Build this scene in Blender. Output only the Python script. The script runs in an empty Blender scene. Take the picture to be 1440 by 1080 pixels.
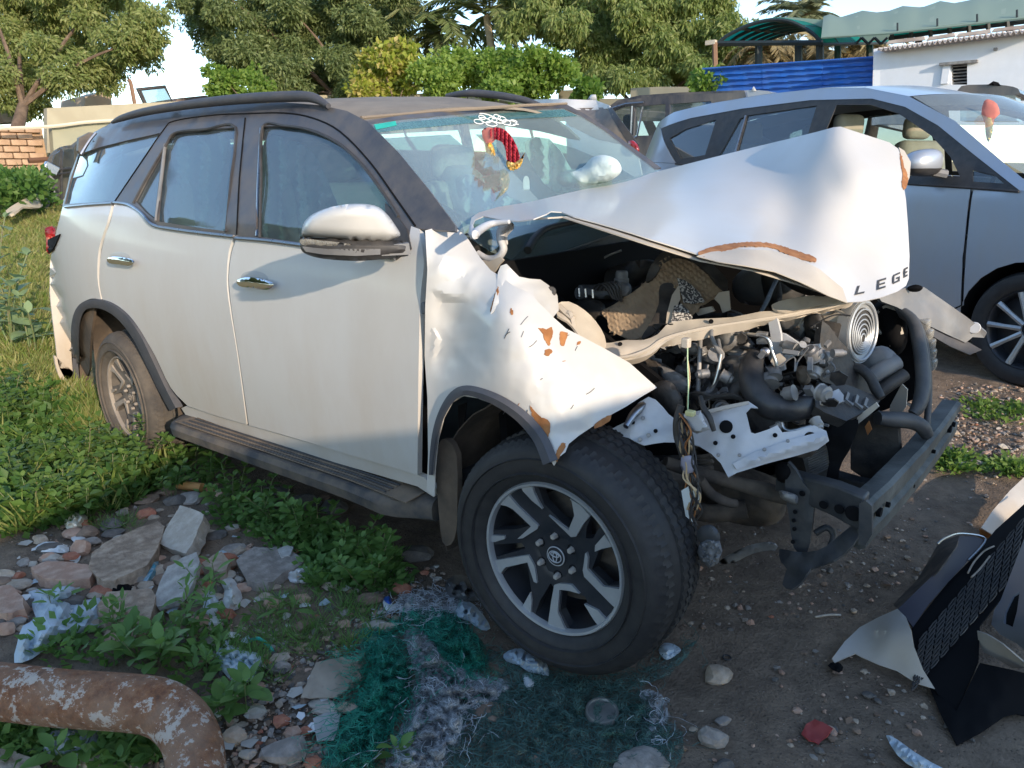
import bpy, bmesh, math, random
import numpy as np
from mathutils import Vector, Matrix, noise
from mathutils.geometry import delaunay_2d_cdt
random.seed(7); rng = np.random.default_rng(7)
scene = bpy.context.scene
col = scene.collection
R = math.radians
# ------------------------------------------------------------------ camera
CAM = Vector((1.1306, -2.3394, 1.4194)); FPX = 1035.6
yaw, pit, rol = R(131.383), R(16.029), R(-.5)
FW = Vector((math.cos(yaw)*math.cos(pit), math.sin(yaw)*math.cos(pit), -math.sin(pit)))
_r = Vector((math.sin(yaw), -math.cos(yaw), 0)); _u = _r.cross(FW)
RT = _r*math.cos(rol)+_u*math.sin(rol); UP = -_r*math.sin(rol)+_u*math.cos(rol)
cd = bpy.data.cameras.new('camera'); cam = bpy.data.objects.new('camera', cd); col.objects.link(cam)
cam.matrix_world = Matrix(((RT.x, UP.x, -FW.x, CAM.x), (RT.y, UP.y, -FW.y, CAM.y), (RT.z, UP.z, -FW.z, CAM.z), (0, 0, 0, 1)))
cd.sensor_width = 36; cd.lens = FPX/1440*36; cd.clip_start = .05; cd.clip_end = 2000
scene.camera = cam
# ------------------------------------------------------------------ light
SUN_EL = 16; SUN_TRAVEL = Vector((-.955, .295, 0)).normalized()
S_ = -SUN_TRAVEL
w = bpy.data.worlds.new('World'); scene.world = w; w.use_nodes = True
nt = w.node_tree; nt.nodes.clear()
sky = nt.nodes.new('ShaderNodeTexSky'); sky.sky_type = 'NISHITA'; sky.sun_disc = False
sky.sun_elevation = R(SUN_EL); sky.sun_rotation = math.atan2(S_.x, S_.y)
sky.air_density = 1.0; sky.dust_density = .6; sky.ozone_density = 1.2; sky.altitude = 1200
bg = nt.nodes.new('ShaderNodeBackground'); bg.inputs[1].default_value = .15
wo = nt.nodes.new('ShaderNodeOutputWorld')
nt.links.new(sky.outputs[0], bg.inputs[0]); nt.links.new(bg.outputs[0], wo.inputs[0])
sd = bpy.data.lights.new('sun', 'SUN'); sd.energy = 2.15; sd.angle = R(.6); sd.color = (1, .82, .62)
so = bpy.data.objects.new('sun', sd); col.objects.link(so)
dirv = Vector((SUN_TRAVEL.x*math.cos(R(SUN_EL)), SUN_TRAVEL.y*math.cos(R(SUN_EL)), -math.sin(R(SUN_EL))))
so.rotation_euler = dirv.to_track_quat('-Z', 'Y').to_euler(); so.location = (5, -5, 10)
scene.view_settings.view_transform = 'Standard'; scene.view_settings.look = 'None'
scene.view_settings.exposure = 1.38; scene.view_settings.gamma = 1
# ------------------------------------------------------------------ pixel rays -> points of the place
def ray(x, y): return FW+RT*((x-720)/FPX)-UP*((y-540)/FPX)
def P(x, y, v, ax=1):
    d = ray(x, y); return CAM+d*((v-CAM[ax])/d[ax])
def D(x, y, t): return CAM+ray(x, y)*t
def px(p):
    d = Vector(p)-CAM; z = d.dot(FW); return 720+FPX*d.dot(RT)/z, 540-FPX*d.dot(UP)/z
def depth(p): return (Vector(p)-CAM).dot(FW)
def sp(x): return math.log1p(math.exp(min(x*3, 50)))/3 if x < 15 else x
def sstep(a, b, x):
    t = min(1, max(0, (x-a)/(b-a))); return t*t*(3-2*t)
def terrain(x, y):
    h = .11*sp(-x-4.2)
    if x < -24: h = .11*sp(19.8)
    h += .22*sstep(.5, 2.9, y)
    h -= .05*math.exp(-((x+2.9)**2+(y+.8)**2)/.5)
    return h
def G(x, y):                                           # pixel -> point on the ground
    d = ray(x, y); t = .6; st = .12
    while t < 60:
        p = CAM+d*(t+st)
        if p.z < terrain(p.x, p.y): break
        t += st; st *= 1.06
    lo, hi = t, t+st
    for _ in range(18):
        m_ = (lo+hi)/2; p = CAM+d*m_
        if p.z < terrain(p.x, p.y): hi = m_
        else: lo = m_
    return CAM+d*hi
# ------------------------------------------------------------------ materials
MATS = {}
def new_mat(name):
    m = bpy.data.materials.new(name); m.use_nodes = True; MATS[name] = m
    n = m.node_tree.nodes; b = n['Principled BSDF']; return m, n, m.node_tree.links, b
def setp(b, **k):
    for a, v in k.items():
        b.inputs[a.replace('_', ' ')].default_value = v
def c4(c): return (c[0], c[1], c[2], 1)
def tex(n, l, scale, detail=4, rough=.55, coord='Object', stretch=None, dist=0):
    tc = n.new('ShaderNodeTexCoord'); t = n.new('ShaderNodeTexNoise')
    t.inputs['Scale'].default_value = scale; t.inputs['Detail'].default_value = detail; t.inputs['Roughness'].default_value = rough
    t.inputs['Distortion'].default_value = dist
    if stretch:
        mp = n.new('ShaderNodeMapping'); mp.inputs['Scale'].default_value = stretch
        l.new(tc.outputs[coord], mp.inputs[0]); l.new(mp.outputs[0], t.inputs['Vector'])
    else: l.new(tc.outputs[coord], t.inputs['Vector'])
    return t
def ramp(n, l, src, stops):
    r = n.new('ShaderNodeValToRGB'); e = r.color_ramp.elements
    while len(e) < len(stops): e.new(.5)
    for i, (p, c) in enumerate(stops):
        e[i].position = p; e[i].color = c4(c) if hasattr(c, '__len__') else (c, c, c, 1)
    l.new(src, r.inputs[0]); return r
def mixc(n, l, f, a, b):
    m = n.new('ShaderNodeMix'); m.data_type = 'RGBA'
    for s, v in ((0, f), (6, a), (7, b)):
        if hasattr(v, 'is_output'): l.new(v, m.inputs[s])
        elif s == 0: m.inputs[0].default_value = v
        else: m.inputs[s].default_value = c4(v)
    return m.outputs[2]
def bump(n, l, b, src, strength=.3, dist=.01):
    bp = n.new('ShaderNodeBump'); bp.inputs['Strength'].default_value = strength; bp.inputs['Distance'].default_value = dist
    l.new(src, bp.inputs['Height']); l.new(bp.outputs[0], b.inputs['Normal']); return bp
def mat(name, c1, c2=None, scale=8, lo=.4, hi=.65, rough=.6, metal=0, bmp=0, bscale=None, bdist=.005, coat=0, stretch=None, detail=5, spec=.5, dust=0, dustc=(.32, .26, .19), dscale=3):
    m, n, l, b = new_mat(name)
    b.inputs['Base Color'].default_value = c4(c1)
    t = tex(n, l, scale, detail, stretch=stretch)
    csrc = None
    if c2 is not None:
        r = ramp(n, l, t.outputs[0], [(lo, c1), (hi, c2)]); csrc = r.outputs[0]
    if dust:
        t2 = tex(n, l, dscale, 8, .7); r2 = ramp(n, l, t2.outputs[0], [(.35, 0), (.75, dust)])
        csrc = mixc(n, l, r2.outputs[0], csrc if csrc else c1, dustc)
        mr = n.new('ShaderNodeMapRange'); mr.inputs[3].default_value = rough; mr.inputs[4].default_value = min(1, rough+.45)
        l.new(r2.outputs[0], mr.inputs[0]); l.new(mr.outputs[0], b.inputs['Roughness'])
    if csrc: l.new(csrc, b.inputs['Base Color'])
    if not dust: setp(b, Roughness=rough)
    setp(b, Metallic=metal, Coat_Weight=coat, Coat_Roughness=.08, Specular_IOR_Level=spec)
    if bmp:
        tb = tex(n, l, bscale or scale*4, 6, .6); bump(n, l, b, tb.outputs[0], bmp, bdist)
    return m
def paint(name, base, metal=0, coat=.6, low_dust=.5, dustc=(.42, .35, .26), rough=.38, z0=.3, z1=1.1, extra=.12):
    m, n, l, b = new_mat(name)
    tc = n.new('ShaderNodeTexCoord'); se = n.new('ShaderNodeSeparateXYZ'); l.new(tc.outputs['Object'], se.inputs[0])
    mr = n.new('ShaderNodeMapRange'); mr.inputs[1].default_value = z1; mr.inputs[2].default_value = z0; l.new(se.outputs[2], mr.inputs[0])
    t = tex(n, l, 2.2, 9, .65, stretch=(1, 1, .45)); t3 = tex(n, l, 60, 3)
    mu = n.new('ShaderNodeMath'); mu.operation = 'MULTIPLY'; l.new(mr.outputs[0], mu.inputs[0]); l.new(t.outputs[0], mu.inputs[1])
    ma = n.new('ShaderNodeMath'); ma.operation = 'MULTIPLY_ADD'; l.new(mu.outputs[0], ma.inputs[0]); ma.inputs[1].default_value = low_dust*1.5
    r3 = ramp(n, l, t.outputs[0], [(.4, 0), (.8, extra*2)]); l.new(r3.outputs[0], ma.inputs[2])
    cl = n.new('ShaderNodeClamp'); l.new(ma.outputs[0], cl.inputs[0])
    l.new(mixc(n, l, cl.outputs[0], base, dustc), b.inputs['Base Color'])
    mr2 = n.new('ShaderNodeMapRange'); mr2.inputs[3].default_value = rough; mr2.inputs[4].default_value = .8
    l.new(cl.outputs[0], mr2.inputs[0]); l.new(mr2.outputs[0], b.inputs['Roughness'])
    mr3 = n.new('ShaderNodeMapRange'); mr3.inputs[3].default_value = coat; mr3.inputs[4].default_value = .05
    l.new(cl.outputs[0], mr3.inputs[0]); l.new(mr3.outputs[0], b.inputs['Coat Weight'])
    setp(b, Metallic=metal, Coat_Roughness=.12)
    bump(n, l, b, t3.outputs[0], .03, .002)
    return m
def glass(name, tint, refl=.9, rough=.03, dust=.15, dustc=(.45, .42, .36), dscale=30, f0=.045):
    m, n, l, b = new_mat(name); n.remove(b)
    out = n['Material Output']
    tr = n.new('ShaderNodeBsdfTransparent'); tr.inputs[0].default_value = c4(tint)
    gl = n.new('ShaderNodeBsdfGlossy'); gl.inputs['Roughness'].default_value = rough; gl.inputs[0].default_value = (refl, refl, refl, 1)
    lw = n.new('ShaderNodeLayerWeight'); lw.inputs[0].default_value = .5
    pw = n.new('ShaderNodeMath'); pw.operation = 'POWER'; pw.inputs[1].default_value = 3.6; l.new(lw.outputs['Facing'], pw.inputs[0])
    fr = n.new('ShaderNodeMath'); fr.operation = 'MULTIPLY_ADD'; fr.inputs[1].default_value = .85; fr.inputs[2].default_value = f0; l.new(pw.outputs[0], fr.inputs[0])
    mx = n.new('ShaderNodeMixShader'); l.new(fr.outputs[0], mx.inputs[0]); l.new(tr.outputs[0], mx.inputs[1]); l.new(gl.outputs[0], mx.inputs[2])
    df = n.new('ShaderNodeBsdfDiffuse'); df.inputs[0].default_value = c4(dustc)
    t = tex(n, l, dscale, 8, .7); t2 = tex(n, l, 1.7, 5, .6)
    mu = n.new('ShaderNodeMath'); mu.operation = 'MULTIPLY'; l.new(t.outputs[0], mu.inputs[0]); l.new(t2.outputs[0], mu.inputs[1])
    rr = ramp(n, l, mu.outputs[0], [(.08, dust*.35), (.42, dust*1.6)])
    m2 = n.new('ShaderNodeMixShader'); l.new(rr.outputs[0], m2.inputs[0]); l.new(mx.outputs[0], m2.inputs[1]); l.new(df.outputs[0], m2.inputs[2])
    l.new(m2.outputs[0], out.inputs[0]); return m
def leafmat(name, cols, trans=.35, rough=.5, scale=1.2):
    m, n, l, b = new_mat(name); out = n['Material Output']
    gi = n.new('ShaderNodeNewGeometry'); oi = n.new('ShaderNodeObjectInfo')
    t = tex(n, l, scale, 3)
    ad = n.new('ShaderNodeMath'); ad.operation = 'ADD'; l.new(gi.outputs['Random Per Island'], ad.inputs[0]); l.new(oi.outputs['Random'], ad.inputs[1])
    a2 = n.new('ShaderNodeMath'); a2.operation = 'ADD'; l.new(ad.outputs[0], a2.inputs[0]); l.new(t.outputs[0], a2.inputs[1])
    fr = n.new('ShaderNodeMath'); fr.operation = 'MULTIPLY'; fr.inputs[1].default_value = .4; l.new(a2.outputs[0], fr.inputs[0])
    r = ramp(n, l, fr.outputs[0], [(.15+.7*i/max(1, len(cols)-1), c) for i, c in enumerate(cols)])
    l.new(r.outputs[0], b.inputs['Base Color']); setp(b, Roughness=rough, Specular_IOR_Level=.35)
    tl = n.new('ShaderNodeBsdfTranslucent')
    hs = n.new('ShaderNodeHueSaturation'); hs.inputs['Value'].default_value = 1.7; hs.inputs['Saturation'].default_value = 1.1
    l.new(r.outputs[0], hs.inputs['Color']); l.new(hs.outputs[0], tl.inputs[0])
    mx = n.new('ShaderNodeMixShader'); mx.inputs[0].default_value = trans
    l.new(b.outputs[0], mx.inputs[1]); l.new(tl.outputs[0], mx.inputs[2]); l.new(mx.outputs[0], out.inputs[0]); return m

WHITE = paint('white_paint', (.57, .57, .555), coat=.5, low_dust=.7, extra=.16, dustc=(.42, .35, .27), z1=1.15)
HOODW = paint('hood_paint', (.53, .515, .49), coat=.35, low_dust=0, extra=.22, dustc=(.46, .41, .34), rough=.42)
SILVER = paint('silver_blue_paint', (.40, .45, .53), metal=.4, coat=.7, low_dust=.45, extra=.2, rough=.33)
MAROON = paint('dusty_maroon_paint', (.09, .03, .03), coat=.5)
DKBLUE = paint('dark_navy_paint', (.03, .035, .055), coat=.7, extra=.25)
BLACKROOF = mat('dusty_black_roof', (.035, .035, .042), (.06, .057, .055), 6, rough=.35, dust=.55, dustc=(.20, .17, .145), dscale=9, bmp=.1, bscale=300, bdist=.001, coat=.15)
ROOFTOP = mat('very_dusty_roof_top', (.15, .13, .11), (.22, .19, .155), 5, rough=.8, dust=.5, dustc=(.30, .255, .20), dscale=14)
TRIM = mat('black_trim', (.022, .023, .027), (.04, .04, .042), 20, rough=.5, dust=.35, dustc=(.13, .11, .09), dscale=12)
FLARE = mat('dark_blue_grey_trim', (.045, .05, .065), (.06, .063, .075), 20, rough=.55, dust=.3, dustc=(.16, .14, .12), dscale=9)
CHROME = mat('chrome', (.75, .76, .78), rough=.08, metal=1)
CHROMED = mat('dull_chrome', (.38, .40, .44), rough=.25, metal=1, dust=.3, dscale=20)
RUBBER = mat('tyre_rubber', (.014, .0145, .017), (.024, .024, .025), 30, rough=.6, dust=.22, dustc=(.075, .065, .055), dscale=7, bmp=.15, bscale=120)
RUBBERD = mat('dusty_tyre_rubber', (.045, .04, .037), (.08, .07, .058), 12, rough=.85, dust=.6, dustc=(.17, .135, .10), dscale=5)
ALLOYM = mat('machined_alloy', (.38, .40, .42), (.46, .48, .49), 8, rough=.42, metal=.45, dust=.15, dscale=30)
ALLOYD = mat('dark_alloy', (.022, .026, .034), (.035, .038, .046), 10, rough=.36, metal=.3, dust=.2, dustc=(.11, .10, .09), dscale=14)
NUT = mat('wheel_nut_steel', (.45, .42, .38), rough=.45, metal=.3)
EMB = mat('emblem_silver', (.55, .57, .6), rough=.3, metal=.3)
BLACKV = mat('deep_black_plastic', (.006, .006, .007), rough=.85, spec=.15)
PLAS = mat('black_engine_plastic', (.014, .015, .018), (.035, .033, .031), 14, rough=.5, dust=.38, dustc=(.13, .105, .08), dscale=22, bmp=.5, bscale=45)
PLASG = mat('grey_engine_plastic', (.13, .14, .155), (.20, .205, .21), 10, rough=.5, dust=.4, dustc=(.24, .205, .165), dscale=12)
CASTAL = mat('dirty_cast_metal', (.20, .205, .215), (.38, .37, .35), 16, rough=.5, metal=.4, dust=.5, dustc=(.20, .165, .125), dscale=14, bmp=.4, bscale=40)
DIRTM = mat('mud_caked_steel', (.06, .05, .042), (.15, .12, .092), 11, rough=.9, bmp=.5, bscale=50, bdist=.004)
FRAME = mat('dark_frame_steel', (.04, .046, .054), (.085, .088, .09), 9, rough=.5, metal=.3, dust=.4, dustc=(.17, .15, .13), dscale=13, bmp=.2, bscale=60)
BEAMM = mat('scuffed_beam_steel', (.055, .062, .06), (.16, .17, .16), 7, .45, .7, rough=.55, metal=.3, dust=.45, dustc=(.22, .2, .175), dscale=18, bmp=.3, bscale=80)
INNERW = mat('underhood_white', (.50, .51, .53), (.58, .585, .59), 5, rough=.5, dust=.38, dustc=(.3, .28, .26), dscale=10, bmp=.25, bscale=12, bdist=.006)
CREAM = mat('cream_dusty_sheet_metal', (.46, .41, .34), (.58, .53, .45), 6, rough=.55, dust=.4, dustc=(.34, .26, .19), dscale=12, bmp=.35, bscale=18, bdist=.006)
PRIMER = mat('brown_primer', (.27, .105, .03), (.40, .17, .055), 30, rough=.75, bmp=.3, bscale=90)
CARD = mat('pleated_brown_filter', (.30, .215, .14), (.40, .30, .20), 9, rough=.85, dust=.3, dustc=(.2, .15, .11))
HOSE = mat('black_rubber_hose', (.018, .02, .024), (.04, .04, .042), 12, rough=.38, dust=.3, dustc=(.12, .11, .1), dscale=12, bmp=.35, bscale=14, bdist=.01)
STEELT = mat('bright_steel_tube', (.55, .55, .54), rough=.3, metal=.9)
RADM = mat('radiator_fins', (.20, .195, .18), (.3, .28, .25), 20, rough=.5, metal=.4)
REDL = mat('red_lens', (.30, .012, .015), (.12, .01, .012), 10, rough=.12, coat=1)
CLEARL = glass('clear_lens', (.8, .83, .86), rough=.08, dust=.4)
SPECK = mat('speckled_foam_pad', (.05, .05, .055), (.55, .53, .5), 160, .5, .56, rough=.8)
GL_SIDE = glass('tinted_side_glass', (.44, .56, .58), refl=.85, f0=.075, dust=.10, dustc=(.35, .42, .47))
GL_WS = glass('dusty_windscreen_glass', (.76, .90, .88), f0=.06, dust=.19, dustc=(.42, .47, .47), dscale=70)
GL_BAND = glass('green_top_band_glass', (.12, .42, .42), dust=.25, dustc=(.2, .42, .45), dscale=70)
GL_DARK = glass('dark_car_glass', (.55, .62, .66), dust=.08, f0=.10, dustc=(.4, .43, .46))
GL_BLACK = mat('light_blocking_window', (.02, .02, .022), rough=.1)  # opaque panes that let the added people carrier block the sun
CLOTH = mat('cream_seat_cloth', (.50, .48, .42), (.6, .57, .5), 4, rough=.9, bmp=.3, bscale=8, bdist=.02)
AIRBAG = mat('white_airbag_cloth', (.56, .66, .64), (.70, .78, .75), 5, rough=.9, bmp=.5, bscale=9, bdist=.02)
DASH = mat('dark_interior', (.03, .032, .036), (.07, .07, .072), 5, rough=.8)
SEATC = mat('beige_seat_cloth', (.26, .24, .19), (.32, .30, .25), 4, rough=.9)
GARLR = mat('red_garland_cloth', (.42, .02, .05), (.55, .06, .08), 30, rough=.8)
GARLG = mat('gold_tinsel', (.72, .42, .08), (.85, .6, .25), 60, rough=.35, metal=.5)
PAPER = mat('white_card', (.7, .72, .68), rough=.8)
STICK = mat('white_vinyl', (.8, .8, .8), rough=.5)
TEALST = mat('teal_sticker', (.02, .38, .30), rough=.5)

# ------------------------------------------------------------------ objects
ORG = {}
def tagm(o, label=None, cat=None, group=None, kind=None):
    if label: o['label'] = label
    if cat: o['category'] = cat
    if group: o['group'] = group
    if kind: o['kind'] = kind
    return o
def thing(name, label, cat, loc=(0, 0, 0), rotz=0, group=None):
    o = bpy.data.objects.new(name, None); o.empty_display_size = .1; col.objects.link(o)
    o.location = loc; o.rotation_euler = (0, 0, rotz)
    ORG[o.name] = (Vector(loc), rotz)
    return tagm(o, label, cat, group)
def thicken(V, F, th):
    V = [Vector(v) for v in V]; N = [Vector((0, 0, 0)) for _ in V]; E = {}
    for f in F:
        nn = Vector((0, 0, 0))
        for i in range(1, len(f)-1): nn += (V[f[i]]-V[f[0]]).cross(V[f[i+1]]-V[f[0]])
        for i in f: N[i] += nn
        for i in range(len(f)):
            a, b = f[i], f[(i+1) % len(f)]
            if (b, a) in E: del E[(b, a)]
            else: E[(a, b)] = 1
    n = len(V); B = [v-(q.normalized() if q.length > 0 else q)*th for v, q in zip(V, N)]
    return V+B, [list(f) for f in F]+[[i+n for i in f[::-1]] for f in F]+[[b, a, a+n, b+n] for a, b in E]
def obj(name, V, F, m, parent=None, local=False, smooth=True, sharp=None, th=0, kind=None, pivot=None):
    if th: V, F = thicken(V, F, th)
    me = bpy.data.meshes.new(name); me.from_pydata([tuple(v) for v in V], [], F)
    o = bpy.data.objects.new(name, me); col.objects.link(o)
    if parent is not None:
        loc, rz = ORG[parent.name]
        if not local and (loc.length > 0 or rz):
            M = Matrix.Translation(loc) @ Matrix.Rotation(rz, 4, 'Z'); me.transform(M.inverted())
        o.parent = parent; ORG[o.name] = (loc, rz)
    else:
        if pivot is not None:
            me.transform(Matrix.Translation(-Vector(pivot))); o.location = pivot; ORG[o.name] = (Vector(pivot), 0)
        else: ORG[o.name] = (Vector((0, 0, 0)), 0)
    me.materials.append(m)
    if smooth:
        me.polygons.foreach_set('use_smooth', [True]*len(me.polygons))
        if sharp is None: sharp = 40
        try: me.set_sharp_from_angle(angle=R(sharp))
        except Exception: pass
    if kind: o['kind'] = kind
    return o
def pip(p, poly):
    x, y = p; c = False; j = len(poly)-1
    for i in range(len(poly)):
        xi, yi = poly[i]; xj, yj = poly[j]
        if (yi > y) != (yj > y) and x < (xj-xi)*(y-yi)/(yj-yi)+xi: c = not c
        j = i
    return c
def cr(pts, closed=True, n=4, sharp=()):
    """catmull-rom through points (any dimension); indices in sharp stay corners"""
    out = []; N = len(pts); rngi = range(N if closed else N-1)
    pts = [Vector(p) if len(p) > 2 else Vector((p[0], p[1])) for p in pts]
    def g(i): return pts[i % N] if closed else pts[max(0, min(N-1, i))]
    for i in rngi:
        p0, p1, p2, p3 = g(i-1), g(i), g(i+1), g(i+2)
        m1 = (p2-p0)*.5 if (i % N) not in sharp else (p2-p1)
        m2 = (p3-p1)*.5 if ((i+1) % N) not in sharp else (p2-p1)
        for k in range(n):
            t = k/n; t2 = t*t; t3 = t2*t
            out.append(p1*(2*t3-3*t2+1)+m1*(t3-2*t2+t)+p2*(-2*t3+3*t2)+m2*(t3-t2))
    if not closed: out.append(pts[-1])
    return out
def densify(poly, step):
    out = []
    for i in range(len(poly)):
        a, b = poly[i], poly[(i+1) % len(poly)]; d = math.hypot(b[0]-a[0], b[1]-a[1]); k = max(1, int(round(d/step)))
        out += [(a[0]+(b[0]-a[0])*j/k, a[1]+(b[1]-a[1])*j/k) for j in range(k)]
    return out
def tri2d(poly, holes, step):
    poly = [(float(p[0]), float(p[1])) for p in poly]; V = []; E = []
    loops = [densify(poly, step)]+[densify([(float(a), float(b)) for a, b in h], step) for h in holes]
    for lp in loops:
        s = len(V); V += lp; E += [(s+i, s+(i+1) % len(lp)) for i in range(len(lp))]
    x0, x1 = min(p[0] for p in poly), max(p[0] for p in poly); y0, y1 = min(p[1] for p in poly), max(p[1] for p in poly)
    bd = np.array(V); row = 0; y = y0+step*.5
    while y < y1:
        x = x0+step*(.5 if row % 2 else 1.0)
        while x < x1:
            if pip((x, y), loops[0]) and not any(pip((x, y), h) for h in loops[1:]):
                if np.min((bd[:, 0]-x)**2+(bd[:, 1]-y)**2) > (step*.45)**2: V.append((x, y))
            x += step
        y += step*.87; row += 1
    r = delaunay_2d_cdt([Vector(v) for v in V], E, [], 0, 1e-5)
    v2 = [(v.x, v.y) for v in r[0]]; F = []
    for f in r[2]:
        cx = sum(v2[i][0] for i in f)/len(f); cy = sum(v2[i][1] for i in f)/len(f)
        if pip((cx, cy), loops[0]) and not any(pip((cx, cy), h) for h in loops[1:]): F.append(list(f))
    return v2, F
def orient(V, F, toward):
    s = 0
    for f in F:
        a, b, c = V[f[0]], V[f[1]], V[f[2]]; s += (b-a).cross(c-a).dot(toward-a)
    return [f[::-1] for f in F] if s < 0 else F
def panel(name, poly, surf, m, parent=None, step=12, th=.004, holes=(), disp=None, kind=None, sharp=40, smooth=True, toward=None, local=False, pivot=None, label=None):
    v2, F = tri2d(poly, holes, step)
    V = []
    for a, b in v2:
        p = surf(a, b)
        if disp: p = p+ray(a, b).normalized()*(-disp(a, b))
        V.append(p)
    F = orient(V, F, toward or CAM)
    o = obj(name, V, F, m, parent, local, smooth, sharp, th, kind, pivot)
    if label: o['label'] = label
    return o
def tps(ctrl, lam=1e-6):
    """depth surface through control points (px, py, value[, axis]); interpolates inverse depth so planes stay planes"""
    X = []; W = []
    for c in ctrl:
        if len(c) == 3 and isinstance(c[2], Vector): q = c[2]
        else: q = P(c[0], c[1], c[2], c[3] if len(c) > 3 else 1)
        X.append((c[0]/100, c[1]/100)); W.append(1/depth(q))
    X = np.array(X); n = len(X); W = np.array(W)
    def U(r2): return np.where(r2 > 0, r2*np.log(r2+1e-12), 0)
    K = U(((X[:, None]-X[None])**2).sum(-1))+lam*np.eye(n); Pm = np.hstack([np.ones((n, 1)), X])
    if n < 4:
        co, *_ = np.linalg.lstsq(Pm, W, rcond=None); wt = np.zeros(n); a = co
    else:
        A = np.block([[K, Pm], [Pm.T, np.zeros((3, 3))]]); s = np.linalg.solve(A, np.concatenate([W, [0, 0, 0]])); wt = s[:n]; a = s[n:]
    def f(x, y, off=0):
        q = np.array([x/100, y/100]); v = a[0]+a[1]*q[0]+a[2]*q[1]+(wt*U(((X-q)**2).sum(1))).sum()
        return CAM+ray(x, y)*(1/v-off)
    return f
def flat(v, ax=1): return lambda x, y: P(x, y, v, ax)
def tube_data(pts, r, seg=8, cap=True, sx=1):
    pts = [Vector(p) for p in pts]; n = len(pts); V = []; F = []
    rr = r if hasattr(r, '__len__') else [r]*n
    t0 = (pts[1]-pts[0]).normalized(); up = Vector((0, 0, 1)) if abs(t0.z) < .9 else Vector((1, 0, 0))
    nrm = t0.cross(up).normalized()
    for i in range(n):
        t = (pts[min(n-1, i+1)]-pts[max(0, i-1)]).normalized()
        nrm = (nrm-t*nrm.dot(t)).normalized(); b = t.cross(nrm)
        for k in range(seg):
            a = 2*math.pi*k/seg; V.append(pts[i]+(nrm*math.cos(a)+b*math.sin(a)*sx)*rr[i])
    for i in range(n-1):
        for k in range(seg):
            a, b2 = i*seg+k, i*seg+(k+1) % seg; F.append([a, b2, b2+seg, a+seg])
    if cap: F.append(list(range(seg))[::-1]); F.append([(n-1)*seg+k for k in range(seg)])
    return V, F
def tube(name, pts, r, m, parent=None, seg=8, n=5, smoothp=True, kind=None, pivot=None, local=False, label=None):
    if smoothp and len(pts) > 2:
        if hasattr(r, '__len__'):
            q = cr([(p[0], p[1], p[2], rr) for p, rr in zip(pts, r)], False, n); r = [v[3] for v in q]; pts = [Vector(v[:3]) for v in q]
        else: pts = cr([tuple(p) for p in pts], False, n)
    V, F = tube_data(pts, r, seg)
    o = obj(name, V, F, m, parent, local, True, 50, kind=kind, pivot=pivot)
    if label: o['label'] = label
    return o
def join(parts):
    V = []; F = []
    for v, f in parts:
        s = len(V); V += list(v); F += [[i+s for i in q] for q in f]
    return V, F
def box_data(c, s, M=None):
    c = Vector(c); V = []
    for x in (-1, 1):
        for y in (-1, 1):
            for z in (-1, 1):
                p = Vector((x*s[0]/2, y*s[1]/2, z*s[2]/2)); V.append(c+(M @ p if M else p))
    return V, [[0, 1, 3, 2], [4, 6, 7, 5], [0, 4, 5, 1], [2, 3, 7, 6], [0, 2, 6, 4], [1, 5, 7, 3]]
def bevelled(name, c, s, m, parent=None, M=None, bev=.006, pivot=None, local=False, seg=2):
    V, F = box_data(c, s, M); o = obj(name, V, F, m, parent, local, True, 30, pivot=pivot)
    b = o.modifiers.new('bev', 'BEVEL'); b.width = bev; b.segments = seg; return o
def lathe_data(prof, c, ax, seg=32, closed=False):
    """profile of (radius, height along ax)"""
    ax = Vector(ax).normalized(); u = ax.orthogonal().normalized(); v = ax.cross(u); c = Vector(c); V = []; F = []; n = len(prof)
    for i in range(seg):
        a = 2*math.pi*i/seg; d = u*math.cos(a)+v*math.sin(a)
        for r_, h in prof: V.append(c+d*r_+ax*h)
    for i in range(seg):
        j = (i+1) % seg
        for k in range(n-1 if not closed else n):
            k2 = (k+1) % n; F.append([i*n+k, j*n+k, j*n+k2, i*n+k2])
    return V, F
def lathe(name, prof, c, ax, m, parent=None, seg=32, closed=False, pivot=None, local=False, sharp=35):
    V, F = lathe_data(prof, c, ax, seg, closed); return obj(name, V, F, m, parent, local, True, sharp, pivot=pivot)
def pillow(name, poly, surf, thick, m, parent=None, step=10, disp=None, power=.5, back=.6, pivot=None, label=None, edge=None):
    """closed lump: the traced outline bulges toward and away from the viewer by its real thickness"""
    v2, F = tri2d(poly, (), step); dp = np.array(densify([(float(a), float(b)) for a, b in poly], step*.5))
    ds = [math.sqrt(np.min((dp[:, 0]-a)**2+(dp[:, 1]-b)**2)) for a, b in v2]; mx = edge or max(ds)
    V = []; Vb = []; idx = {}
    for i, (a, b) in enumerate(v2):
        h = 1-(1-min(1, ds[i]/mx))**2; h = h**power; r_ = ray(a, b).normalized(); p = surf(a, b)
        dd = disp(a, b)*h if disp else 0
        V.append(p-r_*(thick*h*.5+dd))
        if ds[i] > .01: idx[i] = len(Vb); Vb.append(p+r_*(thick*h*back))
    F = orient(V, F, CAM); n = len(V); F2 = [[(n+idx[i]) if i in idx else i for i in f[::-1]] for f in F]
    F2 = [f for f in F2 if len(set(f)) > 2 and any(i >= n for i in f)]
    o = obj(name, V+Vb, F+F2, m, parent, False, True, 45, pivot=pivot)
    if label: o['label'] = label
    return o
def nz(x, y, z=0, s=1): return noise.noise(Vector((x*s, y*s, z)))
def mirror(o, name=None):
    me = o.data.copy()
    c = bpy.data.objects.new(name or o.name.split('.')[0], me); col.objects.link(c)
    me.transform(Matrix.Scale(-1, 4, (0, 1, 0))); me.flip_normals()
    c.parent = o.parent; ORG[c.name] = ORG[o.name]
    return c
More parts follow.
